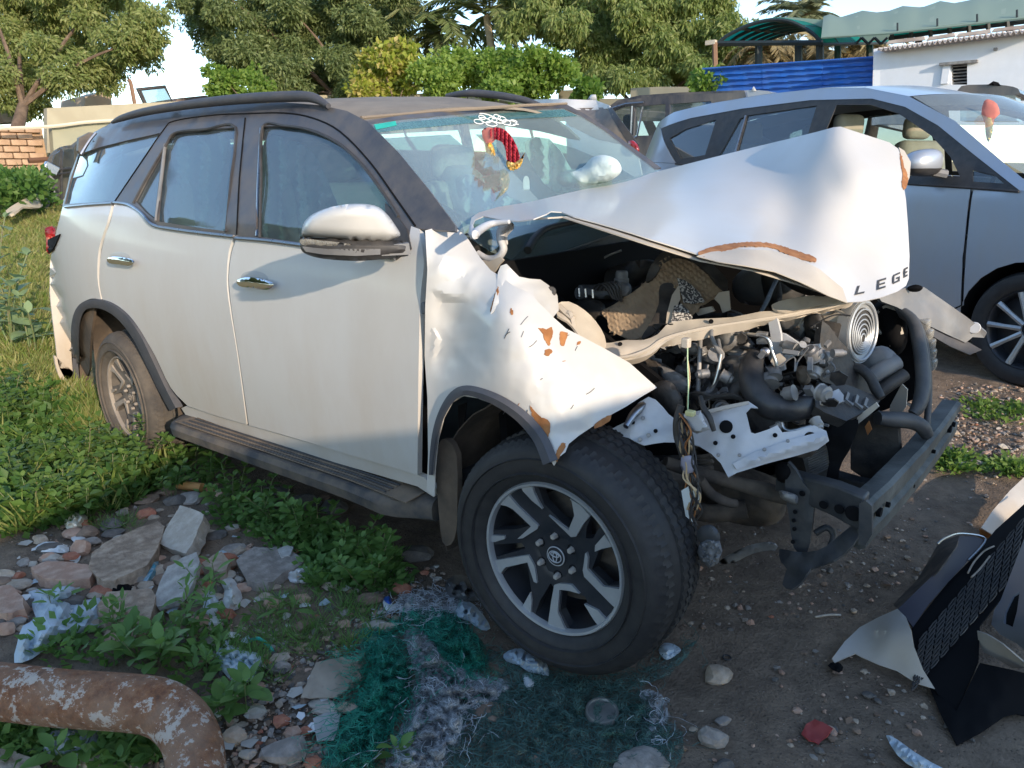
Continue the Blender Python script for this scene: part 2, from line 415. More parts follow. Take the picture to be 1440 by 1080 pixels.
# ================================================================== the crashed SUV
suv = thing('crashed_suv', 'white and black SUV with crushed front end, buckled bonnet and exposed engine bay', 'car')
def ys(x, z):
    if z < 1.24:
        y = -.93+.10*max(0, (z-.8)/.44)**2*.5+.06*max(0, (.8-z)/.5)**2
    else: y = -.88+(z-1.24)*.60+.12*max(0, z-1.55)
    if x < -2.9: y += .10*((-2.9-x)/.95)**2
    if x < -3.8: y += .5*((-3.8-x)/.40)**2
    return y
def S(a, b, off=0):
    d = ray(a, b); lo = .4; hi = (-4.25-CAM.x)/d.x if d.x < 0 else 9.; hi = min(9., hi)
    n_ = 70; st = (hi-lo)/n_; t = lo
    for _ in range(n_):
        p = CAM+d*(t+st)
        if p.y >= ys(p.x, p.z)+off: break
        t += st
    lo, hi = t, min(hi, t+st)
    for _ in range(16):
        t = (lo+hi)/2; p = CAM+d*t
        if p.y < ys(p.x, p.z)+off: lo = t
        else: hi = t
    return CAM+d*hi
def Si(off): return lambda a, b: S(a, b, off)
# --- door skins, quarter panel
quarter = panel('rear_quarter_panel', cr([(88,291),(122,288),(158,285),(150,315),(139,350),(137,390),(142,421),(128,420),(113,428),(105,447),(104,475),(109,515),(118,560),(108,545),(90,530),(82,512),(78,480),(72,430),(70,400),(71,365),(78,330)], n=3, sharp=(0,2,6,12,14)), S, WHITE, suv, 9, .012)
rdoor = panel('rear_door', cr([(161,285),(180,287),(200,300),(214,316),(240,322),(285,327),(329,332),(322,352),(319,385),(321,420),(334,500),(347,597),(305,585),(264,571),(240,545),(218,500),(195,462),(170,437),(146,426),(140,400),(141,365),(147,335),(156,310)], n=3, sharp=(0,6,11,13,18)), S, WHITE, suv, 13, .02, disp=lambda a, b: .0012*nz(a, b, 3, .02))
fdoor = panel('front_door', cr([(333,334),(380,338),(440,346),(510,355),(556,361),(572,345),(578,318),(590,322),(593,345),(596,372),(592,410),(590,450),(588,560),(587,668),(530,651),(470,633),(410,615),(350,598),(344,555),(336,500),(328,450),(323,410),(322,385),(326,355)], n=3, sharp=(0,4,6,7,13,17)), S, WHITE, suv, 13, .02, disp=lambda a, b: .0015*nz(a, b, 1, .02))
qseam = tube('door_seal', [S(a, b, .012) for a, b in [(160,286),(152,315),(140,350),(138,390),(143,423)]], .006, TRIM, rdoor, 6)
tube('door_seal', [S(a, b, .02) for a, b in [(330,334),(324,355),(320,385),(322,410),(335,500),(349,597)]], .008, BLACKV, fdoor, 6)
# sill below the doors
panel('sill', [(255,574),(262,571),(350,598),(470,633),(587,668),(597,672),(612,688),(610,699),(587,684),(470,650),(350,614),(262,585)], Si(.012), WHITE, suv, 12, .02)
# dark gap structure between door and wing with its hinge
panel('door_shut_face', [(585,335),(602,330),(604,400),(600,500),(600,560),(603,668),(588,668),(585,500)], Si(.06), BLACKV, suv, 14, .01)
bevelled('door_hinge', S(594,432,.02), (.045,.03,.035), PLASG, suv, bev=.004)
# --- greenhouse side with window openings
W_Q = [(91,287),(99,252),(111,217),(140,207),(180,197),(225,187),(214,207),(190,243),(163,283)]
W_RT = [(190,282),(206,251),(228,213),(217,308),(204,298)]
W_R = [(232,205),(237,194),(246,187),(288,182),(330,179),(325,250),(317,325),(270,319),(221,311),(226,255)]
W_F = cr([(368,178),(400,177),(435,183),(474,201),(508,232),(540,275),(566,318),(572,343),(556,360),(500,352),(430,342),(360,332),(362,255)], n=3, sharp=(0,8,11))
gh = [(88,291),(98,247),(112,210),(128,188),(160,171),(205,160),(300,148),(400,144),(452,148),(488,156),(517,171),(530,184),(560,214),(600,263),(640,317),(640,325),(592,322),(578,318),(573,346),(556,362),(500,354),(430,345),(330,333),(240,323),(214,317),(200,301),(180,288),(158,286)]
panel('side_pillars_and_roof_edge', gh, S, BLACKROOF, suv, 11, .01, holes=[W_Q, W_RT, W_R, W_F])
def glasspane(name, poly, off, m, step=22, parent=suv, label=None): return panel(name, poly, Si(off), m, parent, step, .004, label=label)
gq = glasspane('rear_quarter_window', [(88,289),(98,250),(110,214),(140,204),(182,194),(229,184),(217,208),(192,245),(165,286)], .012, GL_SIDE)
gt = glasspane('rear_vent_window', [(186,284),(204,249),(229,209),(230,215),(218,312),(202,300)], .014, GL_SIDE)
gr = glasspane('rear_door_window', [(229,205),(235,192),(245,184),(332,176),(319,328),(218,314)], .014, GL_SIDE)
gf = glasspane('front_door_window', [(365,175),(436,180),(476,198),(512,230),(570,318),(576,348),(556,364),(357,335)], .014, GL_SIDE)
for o in (quarter, rdoor, fdoor): mirror(o)
for o in (gq, gr, gf): mirror(o)
# black corner of the front window by the mirror, window frames, chrome strip, channel bars
panel('mirror_base_panel', [(541,285),(556,300),(572,322),(578,350),(556,366),(545,340)], Si(-.004), TRIM, suv, 10, .01)
tube('window_frame', [S(a, b, -.002) for a, b in [(365,334),(367,255),(369,179),(400,177),(436,183),(475,201),(509,232),(541,275),(560,305)]], .0055, TRIM, fdoor, 6)
tube('window_frame', [S(a, b, -.002) for a, b in [(187,286),(206,250),(232,206),(246,187),(288,182),(331,179),(325,250),(318,326)]], .006, TRIM, rdoor, 6)
tube('window_divider', [S(a, b, -.002) for a, b in [(232,203),(226,255),(219,311)]], .007, PLASG, rdoor, 6)
tube('pillar_edge_strip', [S(a, b, -.001) for a, b in [(361,332),(363,255),(367,180)]], .005, CHROMED, fdoor, 6)
for pts in ([(92,291),(125,288),(158,286)], [(160,285),(180,288),(199,300),(214,316),(240,322),(285,328),(329,333)], [(332,335),(380,339),(440,347),(500,355),(556,363)]):
    V, F = tube_data([tuple(S(a, b, -.006)) for a, b in cr(pts, False, 4)], .0075, 8); obj('chrome_beltline', V, F, CHROMED, suv)
# seams in the black pillars
for pts in ([(333,330),(337,250),(345,166)], [(161,284),(192,238),(230,183),(246,170),(300,162),(345,160),(400,159),(440,166),(478,185),(520,228),(556,278),(584,318)]):
    V, F = tube_data([tuple(S(a, b, -.0005)) for a, b in cr(pts, False, 4)], .0035, 5); obj('pillar_seam', V, F, BLACKV, suv)
# --- roof
def roofz(x, y):
    base = np.interp(x, [-3.55, -3.2, -2.6, -2.0, -1.6, -1.3, -1.08], [1.62, 1.70, 1.755, 1.775, 1.75, 1.705, 1.655])
    return base+.095*(y/.62)*.55-.12*(abs(y)/.64)**5
V = []; F = []; nx, ny = 40, 22
for i in range(nx+1):
    for j in range(ny+1):
        y = -.64+1.30*j/ny; x = -3.5+(2.42-.14*(1-(y/.64)**2)+.01)*i/nx
        V.append(Vector((x, y, roofz(x, y)+.002*nz(x, y, 0, 3))))
for i in range(nx):
    for j in range(ny): a = i*(ny+1)+j; F.append([a, a+ny+1, a+ny+2, a+1])
obj('roof_panel', V, F, ROOFTOP, suv, th=.01)
tube('roof_rail', [P(a, b, y) for a, b, y in [(158,172,-.62),(172,166,-.62),(205,157,-.62),(260,148,-.62),(330,140,-.62),(400,136,-.62),(438,137,-.62),(462,149,-.63)]], [.008,.016,.019,.02,.021,.021,.019,.01], FLARE, suv, 10)
tube('roof_rail', [P(a, b, y) for a, b, y in [(628,135,.60),(660,131,.60),(700,134,.61),(738,141,.61),(762,149,.62)]], [.012,.018,.018,.016,.01], FLARE, suv, 8)
# rear spoiler end, tailgate and tail lamp
panel('rear_spoiler', [(110,212),(111,194),(127,186),(136,187),(127,200),(116,220)], flat(-3.5, 0), BLACKROOF, suv, 8, .03)
tube('spoiler_edge_trim', [P(a, b, -3.45, 0) for a, b in [(135,187),(125,199),(114,217)]], .007, CHROMED, suv, 6)
V = []; F = []; zz = [.35, .6, .9, 1.1, 1.28, 1.45, 1.60]; xx = [-3.86, -3.92, -3.9, -3.86, -3.82, -3.70, -3.56]
for z, x in zip(zz, xx):
    for y in np.linspace(-.72, .72, 9): V.append(Vector((x-.05-.06*(z < .7)+.10*(abs(y)/.72)**4, y*(1 if z < 1.3 else .84), z)))
for i in range(6):
    for j in range(8): a = i*9+j; F.append([a, a+1, a+10, a+9])
obj('tailgate', V, F, WHITE, suv, th=.02)
lamp = pillow('tail_lamp', cr([(63,322),(74,318),(88,319),(85,330),(77,345),(70,357),(65,352),(65,338)], n=3, sharp=(2,)), Si(.02), .04, REDL, suv, 5, edge=6)
panel('dark_lens', [(67,337),(84,329),(77,345),(70,356),(66,350)], Si(-.008), BLACKV, lamp, 6, .006)
panel('rear_bumper_corner', cr([(76,500),(83,506),(100,520),(116,536),(122,548),(128,578),(118,570),(92,541),(82,527)], n=2), Si(-.015), WHITE, suv, 8, .02)
# --- windscreen
WS = tps([(517,172,-.62),(640,325,-.76),(560,228,-.70),(800,152,.62),(920,235,.75),(850,187,.69),(743,377,-.45),(868,327,.02),(655,160,0),(720,240,0.0),(690,350,-.66)])
wso = [(519,173),(565,167),(620,162),(680,157),(740,153),(793,151),(816,161),(848,181),(884,208),(922,237),(985,268),(960,292),(868,327),(800,349),(743,377),(690,352),(652,328),(642,321),(600,268),(560,218),(532,187)]
panel('windscreen', wso, WS, GL_WS, suv, 20, .005)
panel('windscreen_top_band', [(524,178),(565,172),(620,167),(680,161),(740,157),(793,154),(812,163),(740,166),(680,171),(620,177),(566,182),(531,186)], lambda a, b: WS(a, b, .004), GL_BAND, suv, 20, .001)
panel('windscreen_surround', [(513,170),(565,162),(620,157),(680,153),(740,149),(797,147),(822,160),(855,181),(890,207),(930,236),(922,238),(884,209),(848,182),(816,162),(793,152),(740,154),(680,158),(620,163),(565,168),(522,174),(534,188),(562,220),(602,270),(645,322),(638,324),(596,268),(556,218),(528,188)], lambda a, b: WS(a, b, .003), BLACKROOF, suv, 10, .006)
tube('header_edge', [P(a, b, y) for a, b, y in [(508,166,-.63),(565,161,-.4),(620,156,-.15),(680,152,.1),(740,148,.4),(797,146,.64)]], .007, mat('dusty_header_seal', (.2,.16,.12), rough=.9), suv, 6)
panel('teal_sticker', [(526,175),(556,170),(558,176),(529,182)], lambda a, b: WS(a, b, .008), TEALST, suv, 10, .0005)
# curled monogram sticker
def ell(cx, cy, rx, ry, rot, a0=0, a1=360, n=22):
    o = []
    for k in range(n+1):
        a = R(a0+(a1-a0)*k/n); x, y = rx*math.cos(a), ry*math.sin(a); o.append((cx+x*math.cos(R(rot))-y*math.sin(R(rot)), cy+x*math.sin(R(rot))+y*math.cos(R(rot))))
    return o
loops = [ell(673,171,6.5,3,12), ell(678,165,5,2.6,20), ell(682,169,8,3,18,-200,120), ell(691,174,8,3.2,10), ell(693,168,6,3,15), ell(699,164,5,2.5,20), ell(700,170,9,2.6,12,-160,170), ell(706,167,6,3,18), ell(712,172,6,3.4,14), ell(718,173,8,3.4,6,-190,130), ell(685,163,11,2,16,180,340), ell(722,171,5,2.2,10,150,400), ell(726,176,4,1.5,0,180,330)]
V, F = join([tube_data([tuple(WS(a, b, .009)) for a, b in l], .0018, 5) for l in loops])
obj('monogram_sticker', V, F, STICK, suv)
panel('tall_white_sticker', cr([(736,267),(736,252),(740,247),(744,252),(745,266)], n=3, sharp=(0,4)), lambda a, b: WS(a, b, -.004), PAPER, suv, 6, .0005)
# wiper lying under the bonnet
tube('wiper_arm', [WS(a, b, .03) for a, b in [(742,352),(752,335),(768,322),(800,314),(830,310)]], [.014,.013,.012,.009,.006], PLAS, suv, 8)
# scuttle panel under the glass
SC = tps([(660,330,-.74),(743,380,-.42),(868,330,.02),(960,292,.4),(720,410,-.5),(860,395,-.05),(980,330,.4)])
panel('scuttle_panel', [(655,332),(690,354),(743,379),(868,329),(960,293),(990,330),(900,352),(800,380),(757,392),(735,388),(700,378),(668,350)], SC, PLAS, suv, 14, .01)
tube('scuttle_seal', [SC(a, b, .01) for a, b in [(743,378),(780,360),(820,345),(868,328)]], .004, PLASG, suv, 6)
# --- interior
fl = [(-3.6,-.8,.5),(.0,-.8,.5),(.0,.8,.5),(-3.6,.8,.5)]
obj('cabin_floor', [Vector(v) for v in fl], [[0,1,2,3]], DASH, suv, th=.03)
obj('firewall', [Vector(v) for v in [(-.30,-.72,.4),(-.30,.74,.4),(-.36,.74,1.18),(-.36,-.72,1.16)]], [[0,1,2,3]], BLACKV, suv, th=.03)
def seat(x, y, w=.5):
    s = bevelled('seat_cushion', (x, y, .80), (.50, w, .16), CLOTH, suv, bev=.05, seg=3)
    b = bevelled('seat_backrest', (x-.30, y, 1.10), (.14, w, .58), CLOTH, suv, Matrix.Rotation(R(-14), 3, 'Y'), bev=.06, seg=3)
    bevelled('headrest', (x-.40, y, 1.47), (.11, .26, .17), CLOTH, b, bev=.045, seg=3)
seat(-1.25, -.38); seat(-1.25, .38); seat(-2.15, -.4, .6); seat(-2.15, .35, .6)
V = []; F = []
for i, (x, z) in enumerate([(-.5, 1.12), (-.62, 1.20), (-.78, 1.20), (-.90, 1.12), (-.92, .85)]):
    for y in np.linspace(-.74, .78, 10): V.append(Vector((x, y, z+.02*math.cos(y*3))))
for i in range(4):
    for j in range(9): a = i*10+j; F.append([a, a+1, a+11, a+10])
obj('dashboard', V, F, DASH, suv, th=.02)
th_ = [Vector((-1.02+.10*math.sin(a)*.3, -.38+.18*math.cos(a), 1.12+.18*math.sin(a))) for a in np.linspace(0, 2*math.pi, 25)]
tube('steering_wheel', th_, .014, DASH, suv, 8, smoothp=False)
bag1 = pillow('passenger_airbag', cr([(818,236),(832,222),(850,218),(868,225),(874,240),(862,252),(842,258),(820,264),(792,262),(782,250),(795,240)], n=3), flat(.32), .22, AIRBAG, suv, 6, disp=lambda a, b: .02*nz(a, b, 0, .09), edge=14)
bag2 = pillow('knee_airbag', cr([(622,240),(650,232),(672,240),(690,262),(704,285),(690,300),(650,305),(630,285)], n=3), flat(.28), .16, AIRBAG, suv, 8, disp=lambda a, b: .02*nz(a, b, 0, .06), edge=16)
def curtain(name, poly, y, amp=.02, m=AIRBAG):
    return panel(name, cr(poly, n=2), lambda a, b: P(a, b, y+amp*math.sin(a*.22+2*nz(a, b, 2, .02))+.01*nz(a, b, 5, .1)), m, suv, 7, .003)
curtain('curtain_airbag', [(130,222),(165,208),(178,212),(160,250),(150,282),(112,286),(118,250)], -.62)
curtain('curtain_airbag', [(245,200),(300,190),(324,198),(314,300),(285,322),(255,310),(247,250)], -.62, .03)
curtain('curtain_airbag', [(372,200),(400,195),(440,215),(475,290),(470,330),(405,338),(370,332)], -.60, .03)
curtain('folded_airbag', [(640,252),(664,246),(690,264),(722,280),(770,298),(700,302),(655,298)], .10, .03)
curtain('curtain_airbag', [(738,200),(772,195),(800,232),(812,262),(780,270),(752,240)], .5, .03)
# --- door handles
def handle(cx, cy, sc=1):
    cup = pillow('handle_cup', ell(cx, cy-5*sc, 17*sc, 9*sc, 6, n=16)[:-1], Si(.0), .010, mat('handle_cup_white', (.4,.4,.4), rough=.3) if cx < 300 else MATS['handle_cup_white'], fdoor if cx > 300 else rdoor, 4)
    h = pillow('door_handle', cr([(cx-22*sc,cy-2),(cx-12*sc,cy-6*sc),(cx+4*sc,cy-5*sc),(cx+20*sc,cy-1),(cx+23*sc,cy+4*sc),(cx+15*sc,cy+9*sc),(cx-2*sc,cy+7*sc),(cx-18*sc,cy+5*sc)], n=3), Si(-.028), .022, CHROME, suv, 4)
handle(169, 366, .85); handle(358, 397, 1.15)
# --- door mirror
mir_top = cr([(424,326),(428,312),(440,301),(462,292),(490,287),(515,287),(532,291),(545,302),(556,317),(563,331),(548,339),(500,338),(460,335),(426,333)], n=3, sharp=(10,13))
MS = tps([(424,330,-1.18),(500,300,-1.12),(563,331,-.99),(500,365,-1.10),(440,355,-1.16),(575,345,-.97)])
mirror_h = pillow('mirror_housing', cr([(422,332),(423,350),(432,358),(455,364),(500,367),(545,364),(574,360),(577,345),(562,338),(500,337),(440,334)], n=3, sharp=(0,6)), MS, .10, TRIM, suv, 6, edge=12)
pillow('mirror_cap', mir_top, MS, .125, WHITE, mirror_h, 6, edge=15, power=.5)
pillow('indicator_lens', cr([(424,336),(450,338),(478,341),(498,345),(480,348),(445,347),(424,344)], n=3), lambda a, b: MS(a, b, .0)-ray(a, b).normalized()*.045, .012, CLEARL, mirror_h, 5)
panel('mirror_grey_band', [(425,347),(460,350),(500,350),(535,350),(535,358),(500,360),(455,358),(430,354)], lambda a, b: MS(a, b)-ray(a, b).normalized()*.05, PLASG, mirror_h, 7, .004)
panel('mirror_arm', [(536,346),(575,342),(578,358),(537,360)], lambda a, b: MS(a, b)-ray(a, b).normalized()*.042, PLASG, mirror_h, 8, .02)
# --- running board with ribs
rb = []
def rbz(x): return np.interp(x, [-2.35, -.4], [.312, .428])
xs_ = np.linspace(-2.27, -.50, 34); V = []; F = []
prof = [(-.80, 0.0), (-.87, .004), (-.93, 0), (-.960, -.008), (-.972, -.026), (-.966, -.062), (-.93, -.080), (-.80, -.08)]
for x in xs_:
    e = min(1, (x+2.30)/.10, (-.48-x)/.16); e = max(.25, e)**.5; tw = .02*sstep(-.9, -.42, x)
    for (y, dz) in prof: V.append(Vector((x, -.80+(y+.80)*e, rbz(x)+dz-tw*((-.80-y)/.17))))
n = len(prof)
for i in range(len(xs_)-1):
    for k in range(n): F.append([i*n+k, i*n+(k+1) % n, (i+1)*n+(k+1) % n, (i+1)*n+k])
F.append(list(range(n))[::-1]); F.append([(len(xs_)-1)*n+k for k in range(n)])
DUSTB = mat('dusty_brown_step_tread', (.10,.085,.07), (.22,.165,.115), 7, rough=.9, dust=.5, dustc=(.27,.19,.12), dscale=8, bmp=.3, bscale=60)
board = obj('running_board', V, F, mat('dusty_step_side', (.035,.037,.042), (.10,.085,.07), 9, rough=.7, dust=.5, dustc=(.18,.14,.1), dscale=9), suv)
panel('step_tread', [(0,0),(1,0),(1,1),(0,1)], lambda u, v: Vector((-2.17+1.62*u, -.815-.135*v, rbz(-2.17+1.62*u)+.006-.02*sstep(-.9,-.42,-2.17+1.62*u)*(.015+.135*v)/.17)), DUSTB, board, .08, .003, toward=Vector((-1,-1,5)))
for k in range(8):
    y = -.835-.0150*k
    x0, x1 = -2.12+.01*(k % 2), -.66
    V, F = tube_data([Vector((x, y, rbz(x)+.008-.02*sstep(-.9, -.42, x)*(-.80-y)/.17)) for x in np.linspace(x0, x1, 14)], .0034, 5)
    obj('tread_rib', V, F, TRIM if k % 2 else DUSTB, board)
for x in (-2.0, -.8): tube('step_bracket', [Vector((x, -.6, .42)), Vector((x, -.75, .34)), Vector((x, -.88, rbz(x)-.05))], .016, FRAME, suv, 6)
V, F = box_data((-1.9, 0, .42), (3.2, 1.1, .12)); obj('chassis', V, F, DIRTM, suv, smooth=False)
# --- rear wheel arch
def arch_strip(name, pts, wpx, m, off0, off1, parent=suv):
    c = cr(pts, False, 5); V = []; F = []
    for i, q in enumerate(c):
        t = (c[min(len(c)-1, i+1)]-c[max(0, i-1)]).normalized(); nn = Vector((-t.y, t.x)); ww = wpx(i/(len(c)-1))
        a = S(q.x+nn.x*ww*.5, q.y+nn.y*ww*.5, off0); b = S(q.x, q.y, off1); d = S(q.x-nn.x*ww*.5, q.y-nn.y*ww*.5, off1+.004); e = d+Vector((0, .035, 0))
        V += [a, b, d, e]
    for i in range(len(c)-1):
        for k in range(3): F.append([i*4+k, i*4+k+1, i*4+k+5, i*4+k+4])
    return obj(name, V, orient(V, F, CAM), m, parent, th=.006)
arch_strip('wheel_arch_trim', [(112,560),(107,520),(105,480),(107,450),(116,432),(133,427),(152,432),(172,447),(192,474),(210,510),(228,548),(243,576)], lambda t: 9+3*math.sin(t*3), FLARE, -.008, -.018)
def liner(name, cx, cz, r, a0, a1, m, y0=-.88, y1=-.42, rz=1):
    V = []; F = []
    n = 26
    for i in range(n+1):
        a = R(a0+(a1-a0)*i/n)
        for y in (y0, (y0+y1)/2, y1): V.append(Vector((cx+r*math.cos(a), y, cz+r*rz*math.sin(a)+.01*nz(i, y*9, 0, .4))))
    for i in range(n):
        for k in range(2): a = i*3+k; F.append([a, a+1, a+4, a+3])
    V += [Vector((cx, y1, cz))]; k0 = len(V)-1
    for i in range(n): F.append([i*3+2, i*3+5, k0])
    return obj(name, V, F, m, suv, th=.004)
LINER = mat('muddy_wheel_liner', (.05,.04,.032), (.12,.088,.062), 8, rough=.95, bmp=.5, bscale=30, dust=.3, dustc=(.19,.135,.09))
liner('rear_wheel_liner', -2.83, .36, .50, -15, 205, LINER, y0=-.86)
panel('rear_mud_flap', cr([(108,440),(122,430),(133,432),(128,470),(126,520),(130,570),(138,600),(128,598),(118,570),(110,520),(107,475)], n=2), Si(.02), LINER, suv, 8, .012)
# --- wheels
FHUB = P(775, 787, -.915); RHUB = P(178, 560, -.915)
WPIX = lambda X, Y: (670+X/4.5, 670+Y/4.5)
def w2(X, Y):
    p = P(*WPIX(X, Y), -.915); return (p.x-FHUB.x, p.z-FHUB.z)
SPOKES = [[(105,165),(205,88),(225,130),(265,190),(375,325),(368,345),(285,397),(256,398),(333,325),(235,205),(200,182),(120,160)],
 [(285,62),(355,66),(362,105),(382,160),(405,215),(345,155),(300,92)],
 [(578,150),(640,192),(697,265),(650,320),(603,400),(570,404),(440,260),(556,358),(598,262),(588,168)],
 [(785,387),(830,465),(765,480),(718,500),(722,458)],
 [(664,505),(674,540),(668,612),(770,722),(882,738),(884,790),(850,858),(770,780),(650,660),(641,620),(656,512)],
 [(655,830),(740,870),(806,940),(755,975),(700,900)],
 [(470,705),(500,697),(570,708),(622,765),(560,745),(502,735),(498,870),(565,1008),(640,1025),(560,1025),(445,975),(458,800)],
 [(335,738),(346,790),(345,915),(290,870),(282,850)],
 [(75,525),(315,508),(352,580),(370,685),(352,675),(312,552),(192,570),(135,652),(90,580)],
 [(50,345),(110,362),(185,375),(187,392),(135,405),(50,405)]]
HOLES = [[(62,330),(85,235),(118,168),(198,190),(325,325),(240,342),(120,335)], [(380,75),(470,95),(572,155),(585,262),(552,350),(500,300),(410,190)], [(735,500),(815,480),(855,560),(872,718),(800,722),(690,620)], [(512,742),(650,790),(700,900),(742,968),(660,1000),(580,998),(507,868)], [(142,655),(200,580),(302,556),(332,735),(282,845),(180,720)],
 [(695,272),(752,332),(700,420),(655,420),(660,350)], [(440,700),(458,720),(440,965),(390,945),(352,915),(385,800)], [(62,425),(270,432),(292,470),(90,515)]]
SPOKES2 = [[w2(*q) for q in s] for s in SPOKES]; HOLES2 = [[w2(*q) for q in s] for s in HOLES]
def build_wheel(hub, m_tyre, m_bright, m_dark, tilt, flat_sag=0, m_nut=NUT, m_emb=EMB):
    fwd = Vector((math.cos(tilt), math.sin(tilt), 0)); out = Vector((math.sin(tilt), -math.cos(tilt), 0)); up = Vector((0, 0, 1))
    def T(x, z, y): return hub+fwd*x+up*z+out*y      # y outward from face
    Rr = .2165; Ro = .355
    wh = obj('wheel', *lathe_data([(Rr+.008, -.002), (Rr+.004, .006), (Rr-.003, .005), (Rr-.006, -.004), (Rr-.007, -.012)], hub, out, 72), m_bright, suv)
    obj('rim_barrel', *lathe_data([(Rr-.0065, -.010), (Rr-.018, -.06), (Rr-.02, -.17), (Rr+.008, -.20)], hub, out, 72), m_dark, wh)
    # tyre
    prof = [(Rr+.004, -.008), (Rr+.012, .006), (Rr+.027, .018), (Rr+.055, .027), (Rr+.085, .026), (Rr+.102, .020), (Rr+.112, .011), (Rr+.123, -.002)]
    ty = []
    seg = 240; gro = [.030, .067, .104, .141, .176]
    V = []; F = []
    tread = [0.0]+[x for g in gro for x in (g-.005, g-.0035, g+.0035, g+.005)]+[.203]
    rings = [(r_, h, 0) for r_, h in prof]
    for k, d in enumerate(tread):
        crown = Ro-.011*((d-.10)/.10)**2; isg = any(abs(d-g) < .005 for g in gro)
        rings.append((crown-(.009 if isg else 0), -.008-d, 0 if isg else 1))
    rings += [(Rr+.11, -.228, 0), (Rr+.055, -.24, 0), (Rr+.004, -.22, 0)]
    nr = len(rings)
    for i in range(seg):
        a = 2*math.pi*i/seg; ca, sa = math.cos(a), math.sin(a)
        for k, (r_, h, tr) in enumerate(rings):
            rr = r_
            if tr:
                ph = (i+int(k*.9)) % 3
                if ph == 0: rr -= .0055
            if k == 7 and i % 3 == 0: rr -= .006
            x, z = rr*ca, rr*sa
            if flat_sag and z < -.25: z = -.25-(-.25-z)*.55; h = h*(1.0)+(.012 if k < 8 else 0)
            V.append(T(x, z, h))
    for i in range(seg):
        j = (i+1) % seg
        for k in range(nr-1): F.append([i*nr+k, i*nr+k+1, j*nr+k+1, j*nr+k])
    tyre = obj('tyre', V, F, m_tyre, wh, sharp=25)
    # raised sidewall lettering-like ribs
    for r_ in (.256, .298): obj('sidewall_rib', *lathe_data([(r_-.003, .024), (r_, .0325), (r_+.003, .024)], hub, out, 72), m_tyre, wh)
    def dish(x, z): r_ = math.hypot(x, z); return -.006-.020*max(0, (1-r_/.2))**.8-(.012 if r_ < .055 else 0)
    circ = [(.211*math.cos(2*math.pi*k/60), .211*math.sin(2*math.pi*k/60)) for k in range(60)]
    sp = panel('spoke_web', circ, lambda a, b: T(a, b, dish(a, b)-.007), m_dark, wh, .02, .028, holes=HOLES2, toward=hub+out*5)
    for s in SPOKES2:
        c = (sum(q[0] for q in s)/len(s), sum(q[1] for q in s)/len(s))
        panel('spoke_face', s, lambda a, b: T(a, b, dish(a, b)+.001), m_bright, wh, .02, .010, toward=hub+out*5)
    V, F = lathe_data([(0, -.03), (.075, -.03), (.085, -.06), (.09, -.15)], hub, out, 40); obj('wheel_hub', V, F, m_dark, wh)
    V, F = lathe_data([(0.055, -.10), (.165, -.10), (.165, -.125), (.055, -.125)], hub, out, 48, True); obj('brake_disc', V, F, DIRTM, wh)
    V, F = box_data(T(.13, .05, -.11), (.07, .06, .11)); obj('brake_caliper', V, F, DIRTM, wh)
    capc = T(0, 0, -.034)
    obj('centre_cap', *lathe_data([(0, .014), (.026, .013), (.030, .008), (.031, 0)], capc, out, 28), m_dark, wh)
    for rx, rz, cz in ((.0205, .0165, 0), (.0065, .0155, 0.0), (.0135, .006, .006)):
        pts = [capc+fwd*(rx*math.cos(a))+up*(cz+rz*math.sin(a))+out*.0155 for a in np.linspace(0, 2*math.pi, 25)]
        obj('emblem_ring', *tube_data(pts, .0016, 5, False), m_emb, wh)
    obj('cap_ring', *tube_data([capc+fwd*(.0275*math.cos(a))+up*(.0275*math.sin(a))+out*.011 for a in np.linspace(0, 2*math.pi, 31)], .0018, 5, False), m_emb, wh)
    for k in range(6):
        a = R(60*k+35); c = T(.060*math.cos(a), .060*math.sin(a), -.03)
        obj('lug_recess', *lathe_data([(.0145, .002), (.0125, .003), (.012, -.004)], c, out, 14), BLACKV, wh)
        obj('lug_nut', *lathe_data([(0, .019), (.006, .0185), (.0088, .014), (.0095, 0)], c, out, 6), m_nut, wh)
    return wh
build_wheel(FHUB, RUBBER, ALLOYM, ALLOYD, R(5))
build_wheel(RHUB, RUBBERD, mat('dusty_alloy', (.22,.19,.16), (.3,.26,.22), 9, rough=.7, metal=.1), mat('dusty_dark_alloy', (.08,.07,.06), (.14,.12,.10), 9, rough=.8), 0, 1, MATS['dusty_alloy'], MATS['dusty_alloy'])
for c, ax in ((Vector((-.10, .72, .385)), 1), (Vector((-2.8, .80, .33)), 1)):
    wv = obj('wheel', *lathe_data([(0, .0), (.16, .0), (.24, .02), (.25, .02)], c, (0, 1, 0), 28), ALLOYD, suv)
    obj('tyre', *lathe_data([(.24, .02), (.27, .06), (.33, .065), (.38, .04), (.392, 0), (.392, -.15), (.37, -.2), (.25, -.2)], c, (0, 1, 0), 40), RUBBER, wv)
